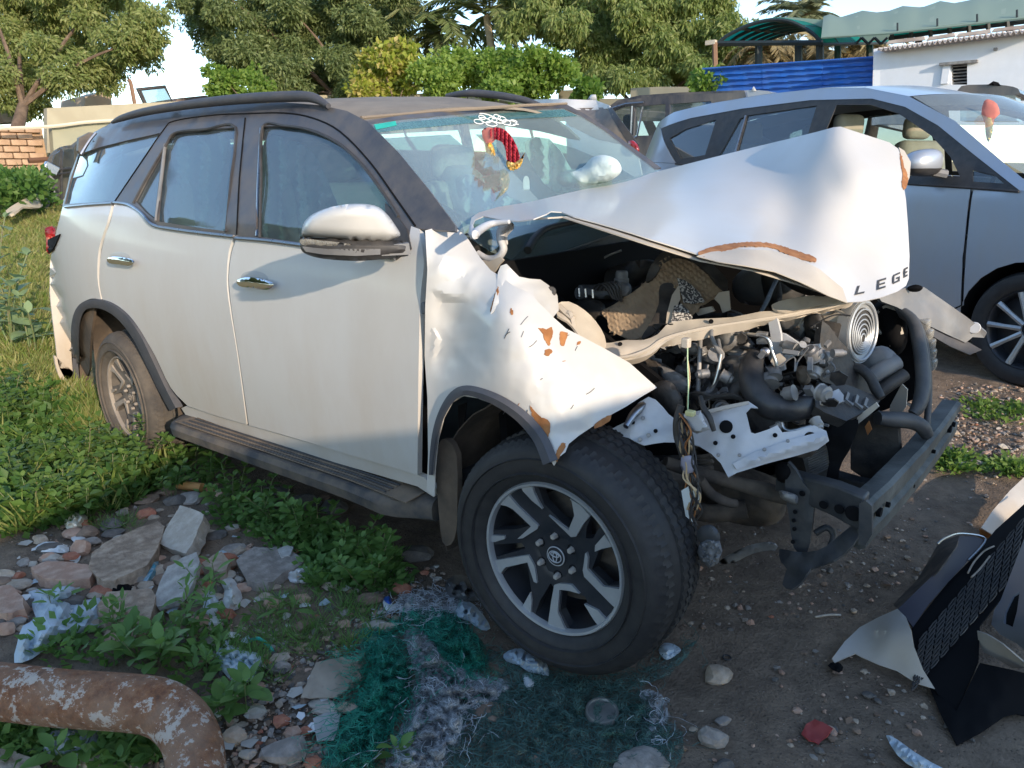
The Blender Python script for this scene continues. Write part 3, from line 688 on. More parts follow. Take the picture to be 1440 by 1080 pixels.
# --- crumpled front wing
FS = tps([(600,330,-.89),(598,450,-.925),(600,560,-.93),(612,690,-.93),(640,322,-.80),(668,350,-.79),(700,385,-.84),(655,420,-.895),(660,540,-.96),(715,480,-.970),(676,395,-.865),(640,500,-.915),(740,595,-.965),(785,650,-.965),
 (705,440,-.945),(690,520,-.975),(760,470,-.90),(790,470,-.83),(850,500,-.74),(922,545,-.655),(790,560,-.925),(870,575,-.76),(820,610,-.88),(640,380,-.885),(625,470,-.905),(640,450,-.895)])
def faceted(pts):
    vv = [Vector((p[0], p[1])) for p in pts]; r_ = delaunay_2d_cdt(vv, [], [], 0, 1e-4); co = [(v.x, v.y) for v in r_[0]]; val = [0]*len(co)
    for i, o_ in enumerate(r_[3]): val[i] = pts[o_[0]][2] if o_ else 0
    T = [tuple(f) for f in r_[2]]
    def f(x, y):
        for i, j, k in T:
            (x1, y1), (x2, y2), (x3, y3) = co[i], co[j], co[k]; dt = (y2-y3)*(x1-x3)+(x3-x2)*(y1-y3)
            if abs(dt) < 1e-9: continue
            a_ = ((y2-y3)*(x-x3)+(x3-x2)*(y-y3))/dt; b_ = ((y3-y1)*(x-x3)+(x1-x3)*(y-y3))/dt
            if a_ > -1e-6 and b_ > -1e-6 and a_+b_ < 1+1e-6: return a_*val[i]+b_*val[j]+(1-a_-b_)*val[k]
        return 0
    return f
FC = faceted([(580,300,0),(700,300,0),(590,324,0),(634,322,0),(666,342,0),(606,331,-.018),(625,359,.022),(643,393,-.012),(676,372,.014),(599,403,.012),(622,426,-.022),(636,416,.016),(655,412,.016),(662,426,-.006),(688,437,-.016),(692,398,0),(608,451,-.015),(611,472,.016),(608,495,.010),(599,528,-.008),(636,537,0),(613,504,-.018),(622,477,-.014),(671,477,-.012),(690,537,.004),(706,467,-.014),(729,507,-.006),(738,551,.010),(757,458,.010),(790,430,0),(850,485,.004),(934,545,0),(838,606,.0),(785,660,0),(700,575,0),(600,600,0),(612,700,0),(590,600,0),(590,700,0),(765,560,-.006),(800,520,.012),(830,560,-.004),(640,480,-.002),(655,505,.008),(770,600,.012),(725,440,-.006),(760,500,-.008),(880,535,.008),(810,590,.008)])
def wingcrumple(a, b):
    return FC(a, b)*.55*sstep(596, 622, a)+.0022*nz(a, b, 1, .05)+.0012*nz(a, b, 4, .14)
wing = panel('front_wing', [(598,324),(618,319),(641,321),(655,331),(664,345),(675,362),(690,380),(706,390),(722,402),(745,412),(762,430),(778,446),(796,462),(820,474),(850,490),(885,510),(924,545),(905,556),(880,572),(858,584),(836,598),(815,612),(800,624),(795,636),(786,643),(779,655),(768,638),(752,614),(730,590),(702,572),(672,560),(652,557),(636,566),(624,588),(616,620),(612,660),(611,698),(600,690),(602,640),(601,560),(597,500),(598,430),(601,380)], FS, WHITE, suv, 5, .0025, disp=wingcrumple, sharp=16)
def chip(poly, surf, disp=None, parent=wing, off=.0025):
    poly = [(a+1.5*nz(a, b, 1, .33), b+1.5*nz(a, b, 7, .33)) for a, b in densify([(q[0], q[1]) for q in cr(poly, n=2)], 2.2)]
    return panel('paint_chip', poly, lambda a, b: surf(a, b)-ray(a, b).normalized()*((disp(a, b) if disp else 0)+off), PRIMER, parent, 4, .0008)
chip([(757,461),(768,463),(776,460),(778,470),(774,480),(773,486),(768,482),(764,470)], FS, wingcrumple)
chip([(788,466),(798,468),(797,476),(793,486),(788,484),(787,475)], FS, wingcrumple)
chip([(767,492),(774,490),(777,495),(771,501),(766,499)], FS, wingcrumple)
chip([(745,570),(752,578),(760,586),(770,590),(774,600),(770,616),(764,610),(756,596),(748,584)], FS, wingcrumple)
chip([(836,597),(848,588),(860,583),(857,592),(846,599),(836,602)], FS, wingcrumple)
chip([(781,640),(786,628),(792,622),(796,628),(788,640),(783,650)], FS, wingcrumple)
chip([(700,402),(701,410),(697,425),(692,436),(689,438),(694,420)], FS, wingcrumple)
chip([(812,481),(816,480),(816,484),(811,485)], FS, wingcrumple); chip([(717,435),(720,433),(722,441),(718,442)], FS, wingcrumple)
rs_ = random.Random(5)
for k in range(22):
    a, b = rs_.uniform(700, 900), rs_.uniform(450, 590)
    if b < 455+(a-760)*.55 or b > 600-(a-800)*.35: continue
    L_ = rs_.uniform(4, 16); an = rs_.uniform(-1.3, -.5); pts = [(a+L_*t*math.cos(an), b+L_*t*math.sin(an)+rs_.uniform(-1, 1)) for t in (0, .5, 1)]
    tube('scratch', [FS(x, y)-ray(x, y).normalized()*(wingcrumple(x, y)+.0016) for x, y in pts], .0009, rs_.choice([PRIMER, FRAME, FRAME]), wing, 4)
arch_path = [(606,668),(608,640),(613,607),(623,578),(638,556),(656,549),(684,556),(712,570),(738,590),(760,617),(774,650)]
V = []; F = []; c = cr(arch_path, False, 5)
for i, q in enumerate(c):
    t = (c[min(len(c)-1, i+1)]-c[max(0, i-1)]).normalized(); nn = Vector((-t.y, t.x)); ww = 4+11*(i/len(c))
    f = lambda s, o: FS(q.x+nn.x*s, q.y+nn.y*s)-ray(q.x, q.y).normalized()*o
    V += [f(-ww*.75, .010), f(0, .026), f(ww*.75, .022), f(ww*.75, -.02)]
for i in range(len(c)-1):
    for k in range(3): F.append([i*4+k, i*4+k+1, i*4+k+5, i*4+k+4])
obj('wheel_arch_trim', V, orient(V, F, CAM), FLARE, suv, th=.006)
liner('front_wheel_liner', -.03, .40, .44, 98, 200, LINER, y0=-.88, y1=-.40)
panel('front_mud_flap', cr([(616,625),(628,618),(642,640),(643,700),(642,745),(634,766),(622,762),(617,720),(613,660)], n=2), flat(-.90), LINER, suv, 9, .02)
panel('liner_slot', [(644,570),(656,566),(652,600),(645,602)], flat(-.86), BLACKV, suv, 8, .004)
# --- torn upper apron lit by the sun
AP = tps([(700,378,-.83),(706,372,-.83),(765,392,-.72),(788,418,-.69),(790,445,-.74),(755,430,-.83),(700,420,-.90),(690,440,-.93),(735,400,-.81)])
ap = panel('torn_wing_flange', [(700,384),(704,374),(712,371),(720,379),(730,389),(745,392),(760,393),(770,400),(779,407),(784,416),(785,428),(786,436),(778,446),(762,443),(740,440),(715,436),(695,436),(690,441),(694,425),(698,408)], AP, WHITE, suv, 5, .003, disp=lambda a, b: .010*nz(a, b, 2, .06)+.012+.008*abs(nz(a, b, 5, .1)), sharp=25)
obj('bolt_washer', *lathe_data([(.004, .006), (.013, .006), (.015, 0)], AP(775, 410)-ray(775, 410)*.01, -ray(775, 410), 14), PLAS, ap)
panel('crushed_hinge_pillar', cr([(672,365),(688,368),(700,362),(708,366),(702,372),(694,384),(686,384),(676,376)], n=2), flat(-.74), CREAM, suv, 5, .006)
panel('apron_strip', cr([(782,428),(800,424),(822,436),(838,452),(850,472),(852,492),(838,500),(822,488),(812,468),(798,452),(784,444)], n=2), tps([(782,430,-.68),(822,440,-.60),(850,490,-.58),(815,480,-.70)]), CREAM, suv, 6, .006, disp=lambda a, b: .012*nz(a, b, 6, .07))
for pts, r_ in (([(786,430),(796,440),(806,448)], .01), ([(790,446),(802,440),(808,462)], .008)):
    tube('torn_metal_shred', [P(a, b, -.68) for a, b in pts], r_, CREAM, suv, 5)
# --- bonnet
HC = [(662,310,-.74),(700,300,-.62),(745,283,-.35),(775,297,-.72),(835,312,-.72),(916,335,-.70),(985,360,-.65),(1060,355,-.50),(1145,385,-.40),(1190,424,-.30),(1240,416,-.10),(1278,400,.12),(1279,340,.20),(1275,262,.40),(1180,178,.42),(1225,195,.50),(1100,197,.60),(1000,222,.68),(925,240,.72),(800,270,.05),(950,290,-.10),(1030,290,.0),(1100,330,-.12),(1150,300,.05),(1200,350,.02),(1230,250,.27)]
HS = tps(HC, 1e-4)
def hooddisp(a, b):
    d = .0015*nz(a, b, 2, .02)
    for (x0, y0, x1, y1, h, w_) in ((1182,180,1205,240,.018,30),(1205,240,1262,290,.018,30),(1120,215,1010,285,.014,40),(980,252,1070,290,.012,26),(1070,290,1165,372,.018,30),(905,325,912,300,-.012,12),(775,297,790,280,-.012,12),(1000,340,1100,345,.012,22),(960,240,820,290,.006,40)):
        vx, vy = x1-x0, y1-y0; L = vx*vx+vy*vy; t = max(0, min(1, ((a-x0)*vx+(b-y0)*vy)/L)); dd = math.hypot(a-x0-vx*t, b-y0-vy*t)/w_
        d += h*(max(0, 1-dd*.8) if h == .014 or h == .018 else math.exp(-dd*dd*2.5))
    return d
hood_o = [(661,316),(663,306),(673,299),(700,291),(745,284),(800,271),(850,260),(925,241),(1000,222),(1060,207),(1110,195),(1150,185),(1172,179),(1182,178),(1200,184),(1225,192),(1250,200),(1263,209),(1268,222),(1273,240),(1270,256),(1274,280),(1277,320),(1279,360),(1278,392),(1274,402),(1262,410),(1240,418),(1212,424),(1190,425),(1172,418),(1150,405),(1125,392),(1095,378),(1060,370),(1020,365),(996,362),(980,357),(965,352),(940,344),(914,336),(890,328),(860,319),(835,312),(808,305),(790,298),(775,297),(768,301),(750,308),(728,311),(700,308),(680,304),(668,309),(664,318)]
hood = panel('bonnet', hood_o, HS, HOODW, suv, 12, .003, disp=hooddisp, sharp=50)
panel('bonnet_inner_frame', [(690,312),(790,304),(914,344),(985,366),(1060,380),(1125,400),(1180,420),(1150,380),(1000,340),(850,300)], lambda a, b: HS(a, b, -.05), CREAM, hood, 16, .004)
panel('bonnet_folded_lip', [(980,360),(1000,354),(1040,350),(1085,352),(1120,362),(1152,378),(1185,405),(1192,426),(1165,416),(1125,396),(1090,382),(1050,374),(1010,368)], lambda a, b: HS(a, b)-ray(a, b).normalized()*(hooddisp(a, b)+.004), CREAM, hood, 8, .002, disp=lambda a, b: .008*math.exp(-((b-(355+.09*(a-980)))/10)**2))
chip([(981,356),(992,350),(1010,345),(1030,342),(1055,340),(1080,341),(1100,346),(1120,352),(1138,358),(1148,363),(1146,368),(1130,365),(1116,361),(1100,354),(1085,348),(1060,346),(1040,347),(1022,352),(1004,358),(990,361)], HS, lambda a, b: hooddisp(a, b)+.008, hood)
chip([(1266,214),(1269,222),(1272,236),(1276,244),(1277,256),(1271,268),(1268,255),(1270,246),(1267,232)], HS, lambda a, b: hooddisp(a, b)+.003, hood)
panel('bonnet_left_edge_return', [(1264,207),(1272,212),(1281,228),(1279,250),(1273,262),(1270,252),(1273,240)], lambda a, b: HS(a, b, -.03), CREAM, hood, 6, .003)
tube('bonnet_rolled_corner', [HS(a, b, -.012) for a, b in [(663,318),(664,328),(668,330),(672,325),(690,315),(716,312)]], [.006,.010,.012,.012,.010,.006], INNERW, hood, 8)
def letter(ch, o, ux, uy):
    """strokes in a unit letter box, laid on the bonnet lip"""
    st = {'L': [(0,0,.24,1),(0,0,.95,.2)], 'E': [(0,0,.24,1),(.2,0,.95,.19),(.2,.41,.85,.58),(.2,.81,.95,1)], 'G': [(0,.1,.24,.9),(.1,0,.95,.19),(.1,.81,.95,1),(.75,.1,.95,.52),(.5,.38,.9,.55)], 'e': [(0,0,.24,1),(.2,0,.6,.19),(.2,.41,.55,.58),(.2,.81,.6,1)]}[ch]
    parts = []
    for (x0, y0, x1, y1) in st:
        q = [(o[0]+ux[0]*x+uy[0]*y, o[1]+ux[1]*x+uy[1]*y) for x, y in ((x0, y0), (x1, y0), (x1, y1), (x0, y1))]
        f = lambda a, b, h: HS(a, b)-ray(a, b).normalized()*(hooddisp(a, b)+h)
        V = [f(a, b, .006) for a, b in q]+[f(a, b, 0) for a, b in q]
        parts.append((V, [[0,1,2,3],[0,4,5,1],[1,5,6,2],[2,6,7,3],[3,7,4,0]]))
    V, F = join(parts); obj('letter', V, F, PLAS, hood, smooth=False)
letter('L', (1202,415), (14,-3), (4,-13)); letter('E', (1233,408), (13,-4), (1,-14)); letter('G', (1255,400), (11,-5), (.5,-13)); letter('e', (1271,391), (9,-5), (.5,-13))
# hinge of the bonnet
tube('bonnet_hinge', [P(a, b, -.70) for a, b in [(716,314),(706,322),(704,336),(708,350),(700,362),(686,364),(672,356)]], [.012,.014,.012,.012,.012,.011,.010], INNERW, suv, 8)
panel('hinge_plate', cr([(700,318),(718,313),(720,322),(711,332),(712,344),(702,344),(700,330)], n=2), flat(-.69), INNERW, suv, 6, .008)
tube('washer_ring', [P(657+4*math.cos(a), 333+4*math.sin(a), -.77) for a in np.linspace(0, 6.28, 13)], .003, CHROMED, suv, 6, smoothp=False)
# ================================================================== engine bay and front structure of the crashed SUV
def tb(name, pts, r, m, parent=suv, seg=8, label=None): return tube(name, [P(*q) for q in pts], r, m, parent, seg, label=label)
# backs of the bay: inner wing on the far side, far headlamp area
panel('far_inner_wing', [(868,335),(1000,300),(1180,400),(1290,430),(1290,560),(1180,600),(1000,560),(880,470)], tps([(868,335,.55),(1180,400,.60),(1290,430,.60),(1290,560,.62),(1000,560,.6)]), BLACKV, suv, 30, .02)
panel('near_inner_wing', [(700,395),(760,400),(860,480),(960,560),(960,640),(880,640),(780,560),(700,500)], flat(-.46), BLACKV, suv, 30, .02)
# engine: castings, covers, hoses and clutter sitting between the wings
def lump(name, pts, y, th, m, st=8, n=3, disp=.006, parent=suv, edge=None, ax=1, f=.06, label=None):
    return pillow(name, cr(pts, n=n), flat(y, ax), th, m, parent, st, disp=lambda a, b: disp*nz(a, b, y*9, f), edge=edge, label=label)
lump('engine_block', [(880,470),(1000,440),(1100,450),(1190,470),(1200,560),(1170,620),(1060,640),(940,620),(900,560)], .18, .2, PLAS, 14, disp=.03)
lump('brake_fluid_reservoir', [(797,408),(812,401),(838,400),(860,396),(880,396),(888,404),(884,418),(862,421),(830,420),(808,424),(798,418)], -.30, .09, PLASG, 5, edge=8)
r0 = P(874, 396, -.30); obj('reservoir_cap', *lathe_data([(0,.035),(.017,.035),(.02,.03),(.02,.012),(.024,.01),(.024,-.01)], r0, (0,0,1), 20), PLASG, suv)
lump('engine_cover', [(760,400),(800,392),(850,378),(900,365),(930,372),(900,400),(850,430),(820,440),(780,420)], -.12, .12, PLAS, 9, disp=.01)
for i in range(5): tb('brake_pipe', [(834+i*6,408,-.36),(842+i*6,400-i,-.37),(852+i*5,404,-.37),(862+i*3,420+i,-.36)], .004, PLAS, seg=5)
lump('abs_unit', [(806,425),(830,420),(850,428),(848,448),(826,452),(808,442)], -.34, .08, PLAS, 6, edge=6)
for (a, b) in ((814,405),(823,406),(833,407)): tb('pipe_clamp', [(a,b,-.38),(a+1,b+12,-.38)], .004, CHROMED, seg=5)
tb('oil_dipstick', [(845,392,-.15),(846,372,-.15),(850,362,-.15),(874,352,-.12)], .004, CASTAL)
# pleated filter shroud
def pleat(a, b):
    u = (a-845)*.45+(b-470)*.9
    return .0035*math.sin(u*1.35)+.022*nz(a, b, 3, .022)
FL = tps([(848,437,-.36),(905,400,-.30),(950,352,-.22),(1010,385,-.12),(1020,420,-.16),(960,460,-.34),(890,478,-.42)])
panel('air_filter_shroud', cr([(845,438),(860,430),(888,412),(906,398),(915,384),(928,372),(945,382),(940,410),(930,436),(915,462),(900,474),(888,478),(872,472),(856,462),(854,450)], n=3), FL, CARD, suv, 3.6, .012, disp=pleat)
panel('air_filter_shroud', cr([(925,372),(938,360),(955,356),(972,362),(992,376),(1008,392),(1019,408),(1010,414),(998,420),(985,430),(975,442),(962,440),(955,420),(948,400),(940,384)], n=3), lambda a, b: FL(a, b, .0)-ray(a, b)*.015, CARD, suv, 3.6, .012, disp=pleat)
panel('intake_plastic_skin', cr([(908,396),(916,372),(932,354),(950,346),(970,350),(1000,370),(1024,395),(1018,410),(1000,388),(975,368),(950,362),(932,372),(922,388)], n=3), lambda a, b: FL(a, b)-ray(a, b)*.025, PLAS, suv, 6, .01, disp=lambda a, b: .01*nz(a, b, 1, .05))
panel('intake_plastic_skin', cr([(928,402),(944,398),(952,410),(950,430),(938,448),(926,462),(910,474),(902,474),(916,452),(926,428)], n=3), lambda a, b: FL(a, b)-ray(a, b)*.02, PLAS, suv, 6, .01, disp=lambda a, b: .012*nz(a, b, 8, .05))
panel('speckled_foam_pad', [(953,391),(963,394),(973,401),(984,412),(991,424),(975,426),(962,424),(957,408)], lambda a, b: FL(a, b)-ray(a, b)*.045, SPECK, suv, 5, .006)
panel('speckled_foam_pad', [(948,430),(958,427),(968,436),(974,446),(968,457),(954,461),(943,454)], lambda a, b: FL(a, b)-ray(a, b)*.05, SPECK, suv, 5, .008)
panel('torn_bracket', [(938,440),(945,415),(955,400),(957,420),(948,440),(946,462),(936,458)], lambda a, b: FL(a, b)-ray(a, b)*.04, CREAM, suv, 6, .005)
panel('torn_bracket', [(1011,411),(1025,409),(1027,436),(1016,440),(1012,428),(1004,420)], flat(-.2), CREAM, suv, 6, .004)
panel('torn_bracket', [(976,436),(1000,431),(1004,438),(982,444)], flat(-.25), CREAM, suv, 6, .01)
# radiator support bar, dented
BAR = tps([(800,485,-.60),(860,490,-.56),(905,488,-.52),(960,468,-.45),(1040,445,-.34),(1120,430,-.22),(1200,415,-.08)])
def bard(a, b): return .014*math.exp(-((b-(505-.20*(a-800)-.00002*(a-800)**2))/9)**2)+.006*nz(a, b, 2, .05)
panel('radiator_support_bar', cr([(794,484),(806,480),(830,482),(858,482),(880,478),(905,478),(925,470),(936,458),(950,452),(990,448),(1030,446),(1070,438),(1100,436),(1140,424),(1168,414),(1196,410),(1204,418),(1190,427),(1150,438),(1110,446),(1070,452),(1030,456),(985,466),(950,474),(930,486),(915,498),(888,506),(860,508),(838,504),(812,500)], n=2), BAR, CREAM, suv, 6, .03, disp=bard)
for q in ((872,484), (1000,452)): obj('bar_hole', *lathe_data([(0,.002),(.006,.002),(.007,0)], BAR(*q)-ray(*q)*.014, -ray(*q), 10), BLACKV, suv)
tube('bar_rolled_edge', [BAR(a, b)-ray(a, b).normalized()*.012 for a, b in [(800,498),(840,503),(880,502),(910,492),(935,476),(985,463),(1060,451),(1120,441),(1190,424)]], .006, CREAM, suv, 6)
panel('support_bar_bracket', cr([(1086,428),(1110,420),(1140,416),(1170,418),(1190,414),(1180,424),(1150,430),(1120,436),(1095,438)], n=2), lambda a, b: BAR(a, b)-ray(a, b).normalized()*.028, CREAM, suv, 5, .008, disp=lambda a, b: .008*nz(a, b, 6, .07))
lump('bent_panel_edge', [(1070,384),(1090,380),(1100,410),(1096,430),(1080,432)], .25, .05, PLAS)
tb('bonnet_stay_rod', [(1096,385,.1),(1086,406,.0),(1078,424,-.15),(1066,446,-.30)], [.008,.007,.008,.006], PLAS)
lump('far_strut_tower', [(1030,395),(1060,372),(1110,375),(1150,400),(1140,420),(1090,430),(1040,425)], .35, .14, PLASG, 9, disp=.01)
lump('coolant_tank', [(1100,370),(1130,390),(1160,408),(1140,416),(1110,405),(1090,385)], .2, .1, PLAS, 8)
# middle post and triangular bracket
panel('support_post', [(1080,450),(1092,446),(1098,470),(1099,500),(1104,520),(1094,524),(1088,500),(1084,475)], flat(-.30), INNERW, suv, 7, .012)
panel('triangular_bracket', [(1090,466),(1104,470),(1128,486),(1152,484),(1155,498),(1128,499),(1112,502),(1098,518),(1092,510)], flat(-.28), INNERW, suv, 7, .01)
for q in ((1106,488),(1118,488),(1133,492)): obj('bracket_hole', *lathe_data([(0,.0015),(.005,.0015),(.006,0)], P(*q,-.289), -ray(*q), 10), BLACKV, suv)
lump('windshield_washer_tank', [(1090,446),(1110,440),(1132,442),(1136,462),(1128,480),(1108,470),(1094,464)], -.10, .07, CASTAL, 6, edge=8)
lump('fan_motor_bulge', [(1132,440),(1150,436),(1160,450),(1158,472),(1144,482),(1132,470)], -.12, .06, PLAS, 5, edge=8)
panel('bent_white_sheet', cr([(1155,442),(1172,440),(1186,442),(1188,460),(1186,478),(1178,488),(1170,476),(1162,460)], n=2), flat(-.1), CREAM, suv, 6, .006)
# fan shroud, dark plastic
panel('fan_shroud', cr([(1156,452),(1166,458),(1180,478),(1194,492),(1200,510),(1220,528),(1232,548),(1228,562),(1196,552),(1168,540),(1150,530),(1152,490)], n=2, sharp=(0,)), tps([(1156,452,-.22),(1230,550,-.05),(1150,530,-.25),(1195,500,-.12)]), PLAS, suv, 8, .02, disp=lambda a, b: .006*nz(a, b, 4, .04))
tb('shroud_arc', [(1196,516,-.10),(1212,520,-.10),(1224,532,-.10),(1232,548,-.11),(1240,560,-.12)], [.014,.016,.016,.016,.012], PLAS)
V, F = join([tube_data([tuple(P(a, b, -.22)) for a, b in [(1098,y), (1118,y-5), (1132,y), (1150,y-3)]], .005, 5) for y in (528, 536, 548, 556)]); obj('plastic_lattice', V, F, PLAS, suv)
V, F = join([tube_data([tuple(P(a, 526, -.22)), tuple(P(a+6, 558, -.22))], .004, 5) for a in (1100, 1112, 1124, 1136)]); obj('plastic_lattice', V, F, PLAS, suv)
lump('relay_can', [(1120,518),(1130,514),(1140,520),(1140,536),(1130,542),(1121,534)], -.30, .05, DIRTM, 5, edge=5)
lump('pump_housing', [(985,490),(1010,478),(1040,482),(1062,505),(1062,540),(1040,560),(1005,555),(985,530)], -.14, .14, CASTAL, 8, disp=.012)
lump('alternator', [(1015,505),(1040,500),(1058,512),(1055,545),(1030,552),(1012,535)], -.22, .10, CASTAL, 7, edge=9)
panel('alternator_plate', [(1013,514),(1030,512),(1032,528),(1018,530)], flat(-.285), PLASG, suv, 6, .004)
lump('cast_bracket', [(985,470),(1005,462),(1028,466),(1040,474),(1030,490),(1010,498),(990,492)], -.28, .07, CASTAL, 6)
lump('cast_bracket', [(1002,452),(1030,458),(1032,478),(1022,486),(1008,480)], -.32, .05, CASTAL, 6)
lump('air_duct', [(902,505),(925,508),(950,522),(965,540),(958,552),(930,548),(905,530)], -.35, .10, DIRTM, 7, disp=.01)
lump('dust_covered_duct', [(925,515),(945,520),(966,532),(972,545),(955,556),(935,545)], -.40, .05, CASTAL, 6)
tb('gas_strut', [(1032,470,-.30),(1050,470,-.34),(1074,473,-.36),(1082,480,-.36),(1086,495,-.36),(1092,512,-.36),(1090,530,-.36),(1086,552,-.36)], .0055, STEELT)
obj('bolt_head', *lathe_data([(0,.014),(.006,.014),(.013,.010),(.014,0)], P(1076,495,-.36), -ray(1076,495), 16), CHROMED, suv)
tb('steel_pipe', [(1098,594,-.42),(1102,602,-.42),(1112,606,-.42),(1130,602,-.41),(1148,597,-.40)], .0055, STEELT)
tb('coolant_hose', [(1062,500,-.36),(1056,520,-.40),(1060,545,-.43),(1076,566,-.44),(1100,574,-.42),(1122,574,-.38),(1142,572,-.32)], [.026,.034,.036,.038,.037,.034,.030], HOSE, seg=18)
tb('hose_clamp', [(1058,503,-.37),(1064,501,-.39),(1074,503,-.38)], .003, CHROMED, seg=5)
tb('vacuum_hose', [(985,470,-.36),(984,500,-.40),(982,540,-.42),(982,556,-.42)], .007, CASTAL)
tb('vacuum_hose', [(1010,478,-.36),(1013,500,-.40),(1008,530,-.42),(1000,548,-.43),(984,556,-.43)], .006, PLASG)
tb('steel_pipe', [(1014,498,-.41),(1010,520,-.42),(1004,540,-.43),(998,549,-.43)], .005, STEELT)
tb('looped_hose', [(1030,556,-.3),(1036,545,-.3),(1050,542,-.3),(1064,546,-.3)], .016, CASTAL)
tb('vacuum_hose', [(1005,452,-.38),(1000,468,-.42),(1006,486,-.42),(1014,498,-.40)], .006, PLASG)
for k in range(6): tb('cable', [(960+k*5, 556+k, -.45), (985, 552+2*k, -.47), (1010+4*k, 560-k, -.46), (1035+3*k, 557+k*2, -.44)], .0045, PLAS, seg=5)
# horn style ringed disc
hc = P(1211, 466, -.03); hax = Vector((.97, -.16, .10)).normalized()
hd = obj('ringed_speaker_disc', *lathe_data([(0,.002),(.092,.002),(.096,.004),(.096,-.03),(.08,-.035),(0,-.035)], hc, hax, 44), ALLOYM, suv, sharp=30)
obj('disc_recess', *lathe_data([(0,.0035),(.070,.0035),(.071,.002)], hc, hax, 40), PLAS, hd)
uu = hax.orthogonal().normalized(); vv = hax.cross(uu)
upd = (Vector((0, 0, 1))-hax*hax.z).normalized(); sd_ = hax.cross(upd)
for k, r_ in enumerate((.066, .055, .044, .034, .024, .014)):
    off = -upd*.012*k*.35
    obj('disc_ring', *tube_data([hc+off+hax*.006+upd*(r_*math.cos(a))+sd_*(r_*math.sin(a)) for a in np.linspace(0, 2*math.pi, 33)], .0028, 6, False), ALLOYM, hd)
obj('disc_outer_ring', *tube_data([hc+hax*.006+upd*(.086*math.cos(a))+sd_*(.086*math.sin(a)) for a in np.linspace(0, 2*math.pi, 41)], .0055, 6, False), ALLOYM, hd)
# far headlamp cavity and frame tube
lump('headlamp_back', [(1228,430),(1250,422),(1272,440),(1276,480),(1262,500),(1240,490),(1228,460)], .32, .12, BLACKV, 8)
for pts in ([(1244,420),(1252,428),(1262,452),(1268,470)], [(1236,440),(1246,432),(1256,436)], [(1255,442),(1265,460),(1262,478),(1252,486)], [(1230,462),(1244,470),(1256,480)]):
    tb('broken_lamp_tab', [(a, b, .28) for a, b in pts], .008, CREAM, seg=5)
lump('ribbed_grey_duct', [(1204,500),(1240,486),(1262,500),(1268,520),(1250,540),(1228,548),(1210,530)], .05, .09, PLASG, 7, disp=.008)
tb('grey_duct_tube', [(1222,532,-.02),(1240,520,.0),(1262,508,.04)], .024, PLASG, seg=12)
tb('grey_duct_tube', [(1236,552,-.02),(1252,540,.0),(1272,526,.04)], .02, PLAS, seg=12)
panel('white_bracket_far', [(1252,570),(1268,540),(1276,548),(1274,572),(1262,588),(1250,584)], flat(.15), CREAM, suv, 7, .008)
panel('white_bracket_far', [(1206,585),(1232,566),(1236,572),(1222,584),(1202,600)], flat(-.25), CREAM, suv, 7, .006)
tb('radiator_side_frame', [(1270,438,.20),(1284,452,.18),(1292,480,.14),(1297,515,.10),(1298,545,.06),(1292,570,.02),(1284,582,.0)], [.014,.018,.020,.021,.022,.020,.016], FRAME, seg=10)
tb('radiator_side_frame', [(1288,450,.24),(1300,480,.2),(1305,520,.16),(1306,560,.12),(1303,600,.08)], .010, FRAME, seg=8)
for i, (x, y) in enumerate([(1296,456),(1300,470),(1303,484),(1304,498),(1305,512)]):
    bevelled('headlamp_fragment', P(x+4, y, .30), (.03, .05, .035), CLEARL, suv, bev=.006)
tb('lower_radiator_mount', [(1234,588,-.1),(1256,590,-.06),(1280,592,-.02),(1296,600,.0),(1304,612,.02)], [.020,.024,.024,.022,.018], FRAME, seg=10)
# battery tray with moulded chevrons
BT = tps([(1146,556,-.34),(1180,536,-.22),(1240,560,-.10),(1200,592,-.32)])
tray = panel('battery_tray', [(1146,558),(1160,546),(1178,537),(1200,544),(1240,560),(1232,572),(1206,584),(1190,592),(1160,580),(1147,572)], BT, PLAS, suv, 7, .03)
for k in range(5):
    x = 1166+k*13; y = 552+k*4
    V, F = tube_data([tuple(BT(x, y-7)-ray(x, y)*.008), tuple(BT(x-3, y+3)-ray(x, y)*.008), tuple(BT(x+7, y+10)-ray(x, y)*.008)], .0065, 4); obj('chevron_rib', V, F, PLASG, tray, smooth=False)
panel('hanging_plastic_sheet', cr([(1150,580),(1180,592),(1206,590),(1204,610),(1190,640),(1180,660),(1178,690),(1166,700),(1160,680),(1166,650),(1160,620),(1150,600)], n=2), flat(-.34), BLACKV, suv, 9, .006, disp=lambda a, b: .015*nz(a, b, 7, .05))
# white inner wing sheet with holes
AW = tps([(930,600,-.62),(990,575,-.60),(1052,564,-.56),(1145,602,-.46),(1164,620,-.44),(1025,670,-.66),(960,640,-.66)])
hole = [(1049,580),(1056,573),(1080,575),(1092,590),(1093,598),(1080,604),(1062,610),(1056,608)]
def awd(a, b): return .012*nz(a, b, 3, .035)+.004*nz(a, b, 8, .12)+.016*math.exp(-((b-(655-.30*(a-1030)))/7)**2)*sstep(1040,1060,a)
aw = panel('inner_wing_sheet', [(992,577),(1020,570),(1052,564),(1064,572),(1092,596),(1100,608),(1118,606),(1145,598),(1162,606),(1166,620),(1150,632),(1120,641),(1078,652),(1036,665),(1024,671),(1014,652),(1000,638),(984,628),(966,622),(962,606),(980,590)], AW, INNERW, suv, 7, .004, holes=[hole, ell(1139,613,8,6,-10,n=12)[:-1]], disp=awd)
for q, r_ in (((1021,600),.017),((1031,614),.006),((1006,623),.006),((1090,612),.006)):
    obj('sheet_grommet', *lathe_data([(0,.004),(r_*.7,.004),(r_,.002),(r_,0)], AW(*q)-ray(*q)*.008, -ray(*q), 16), BLACKV, aw)
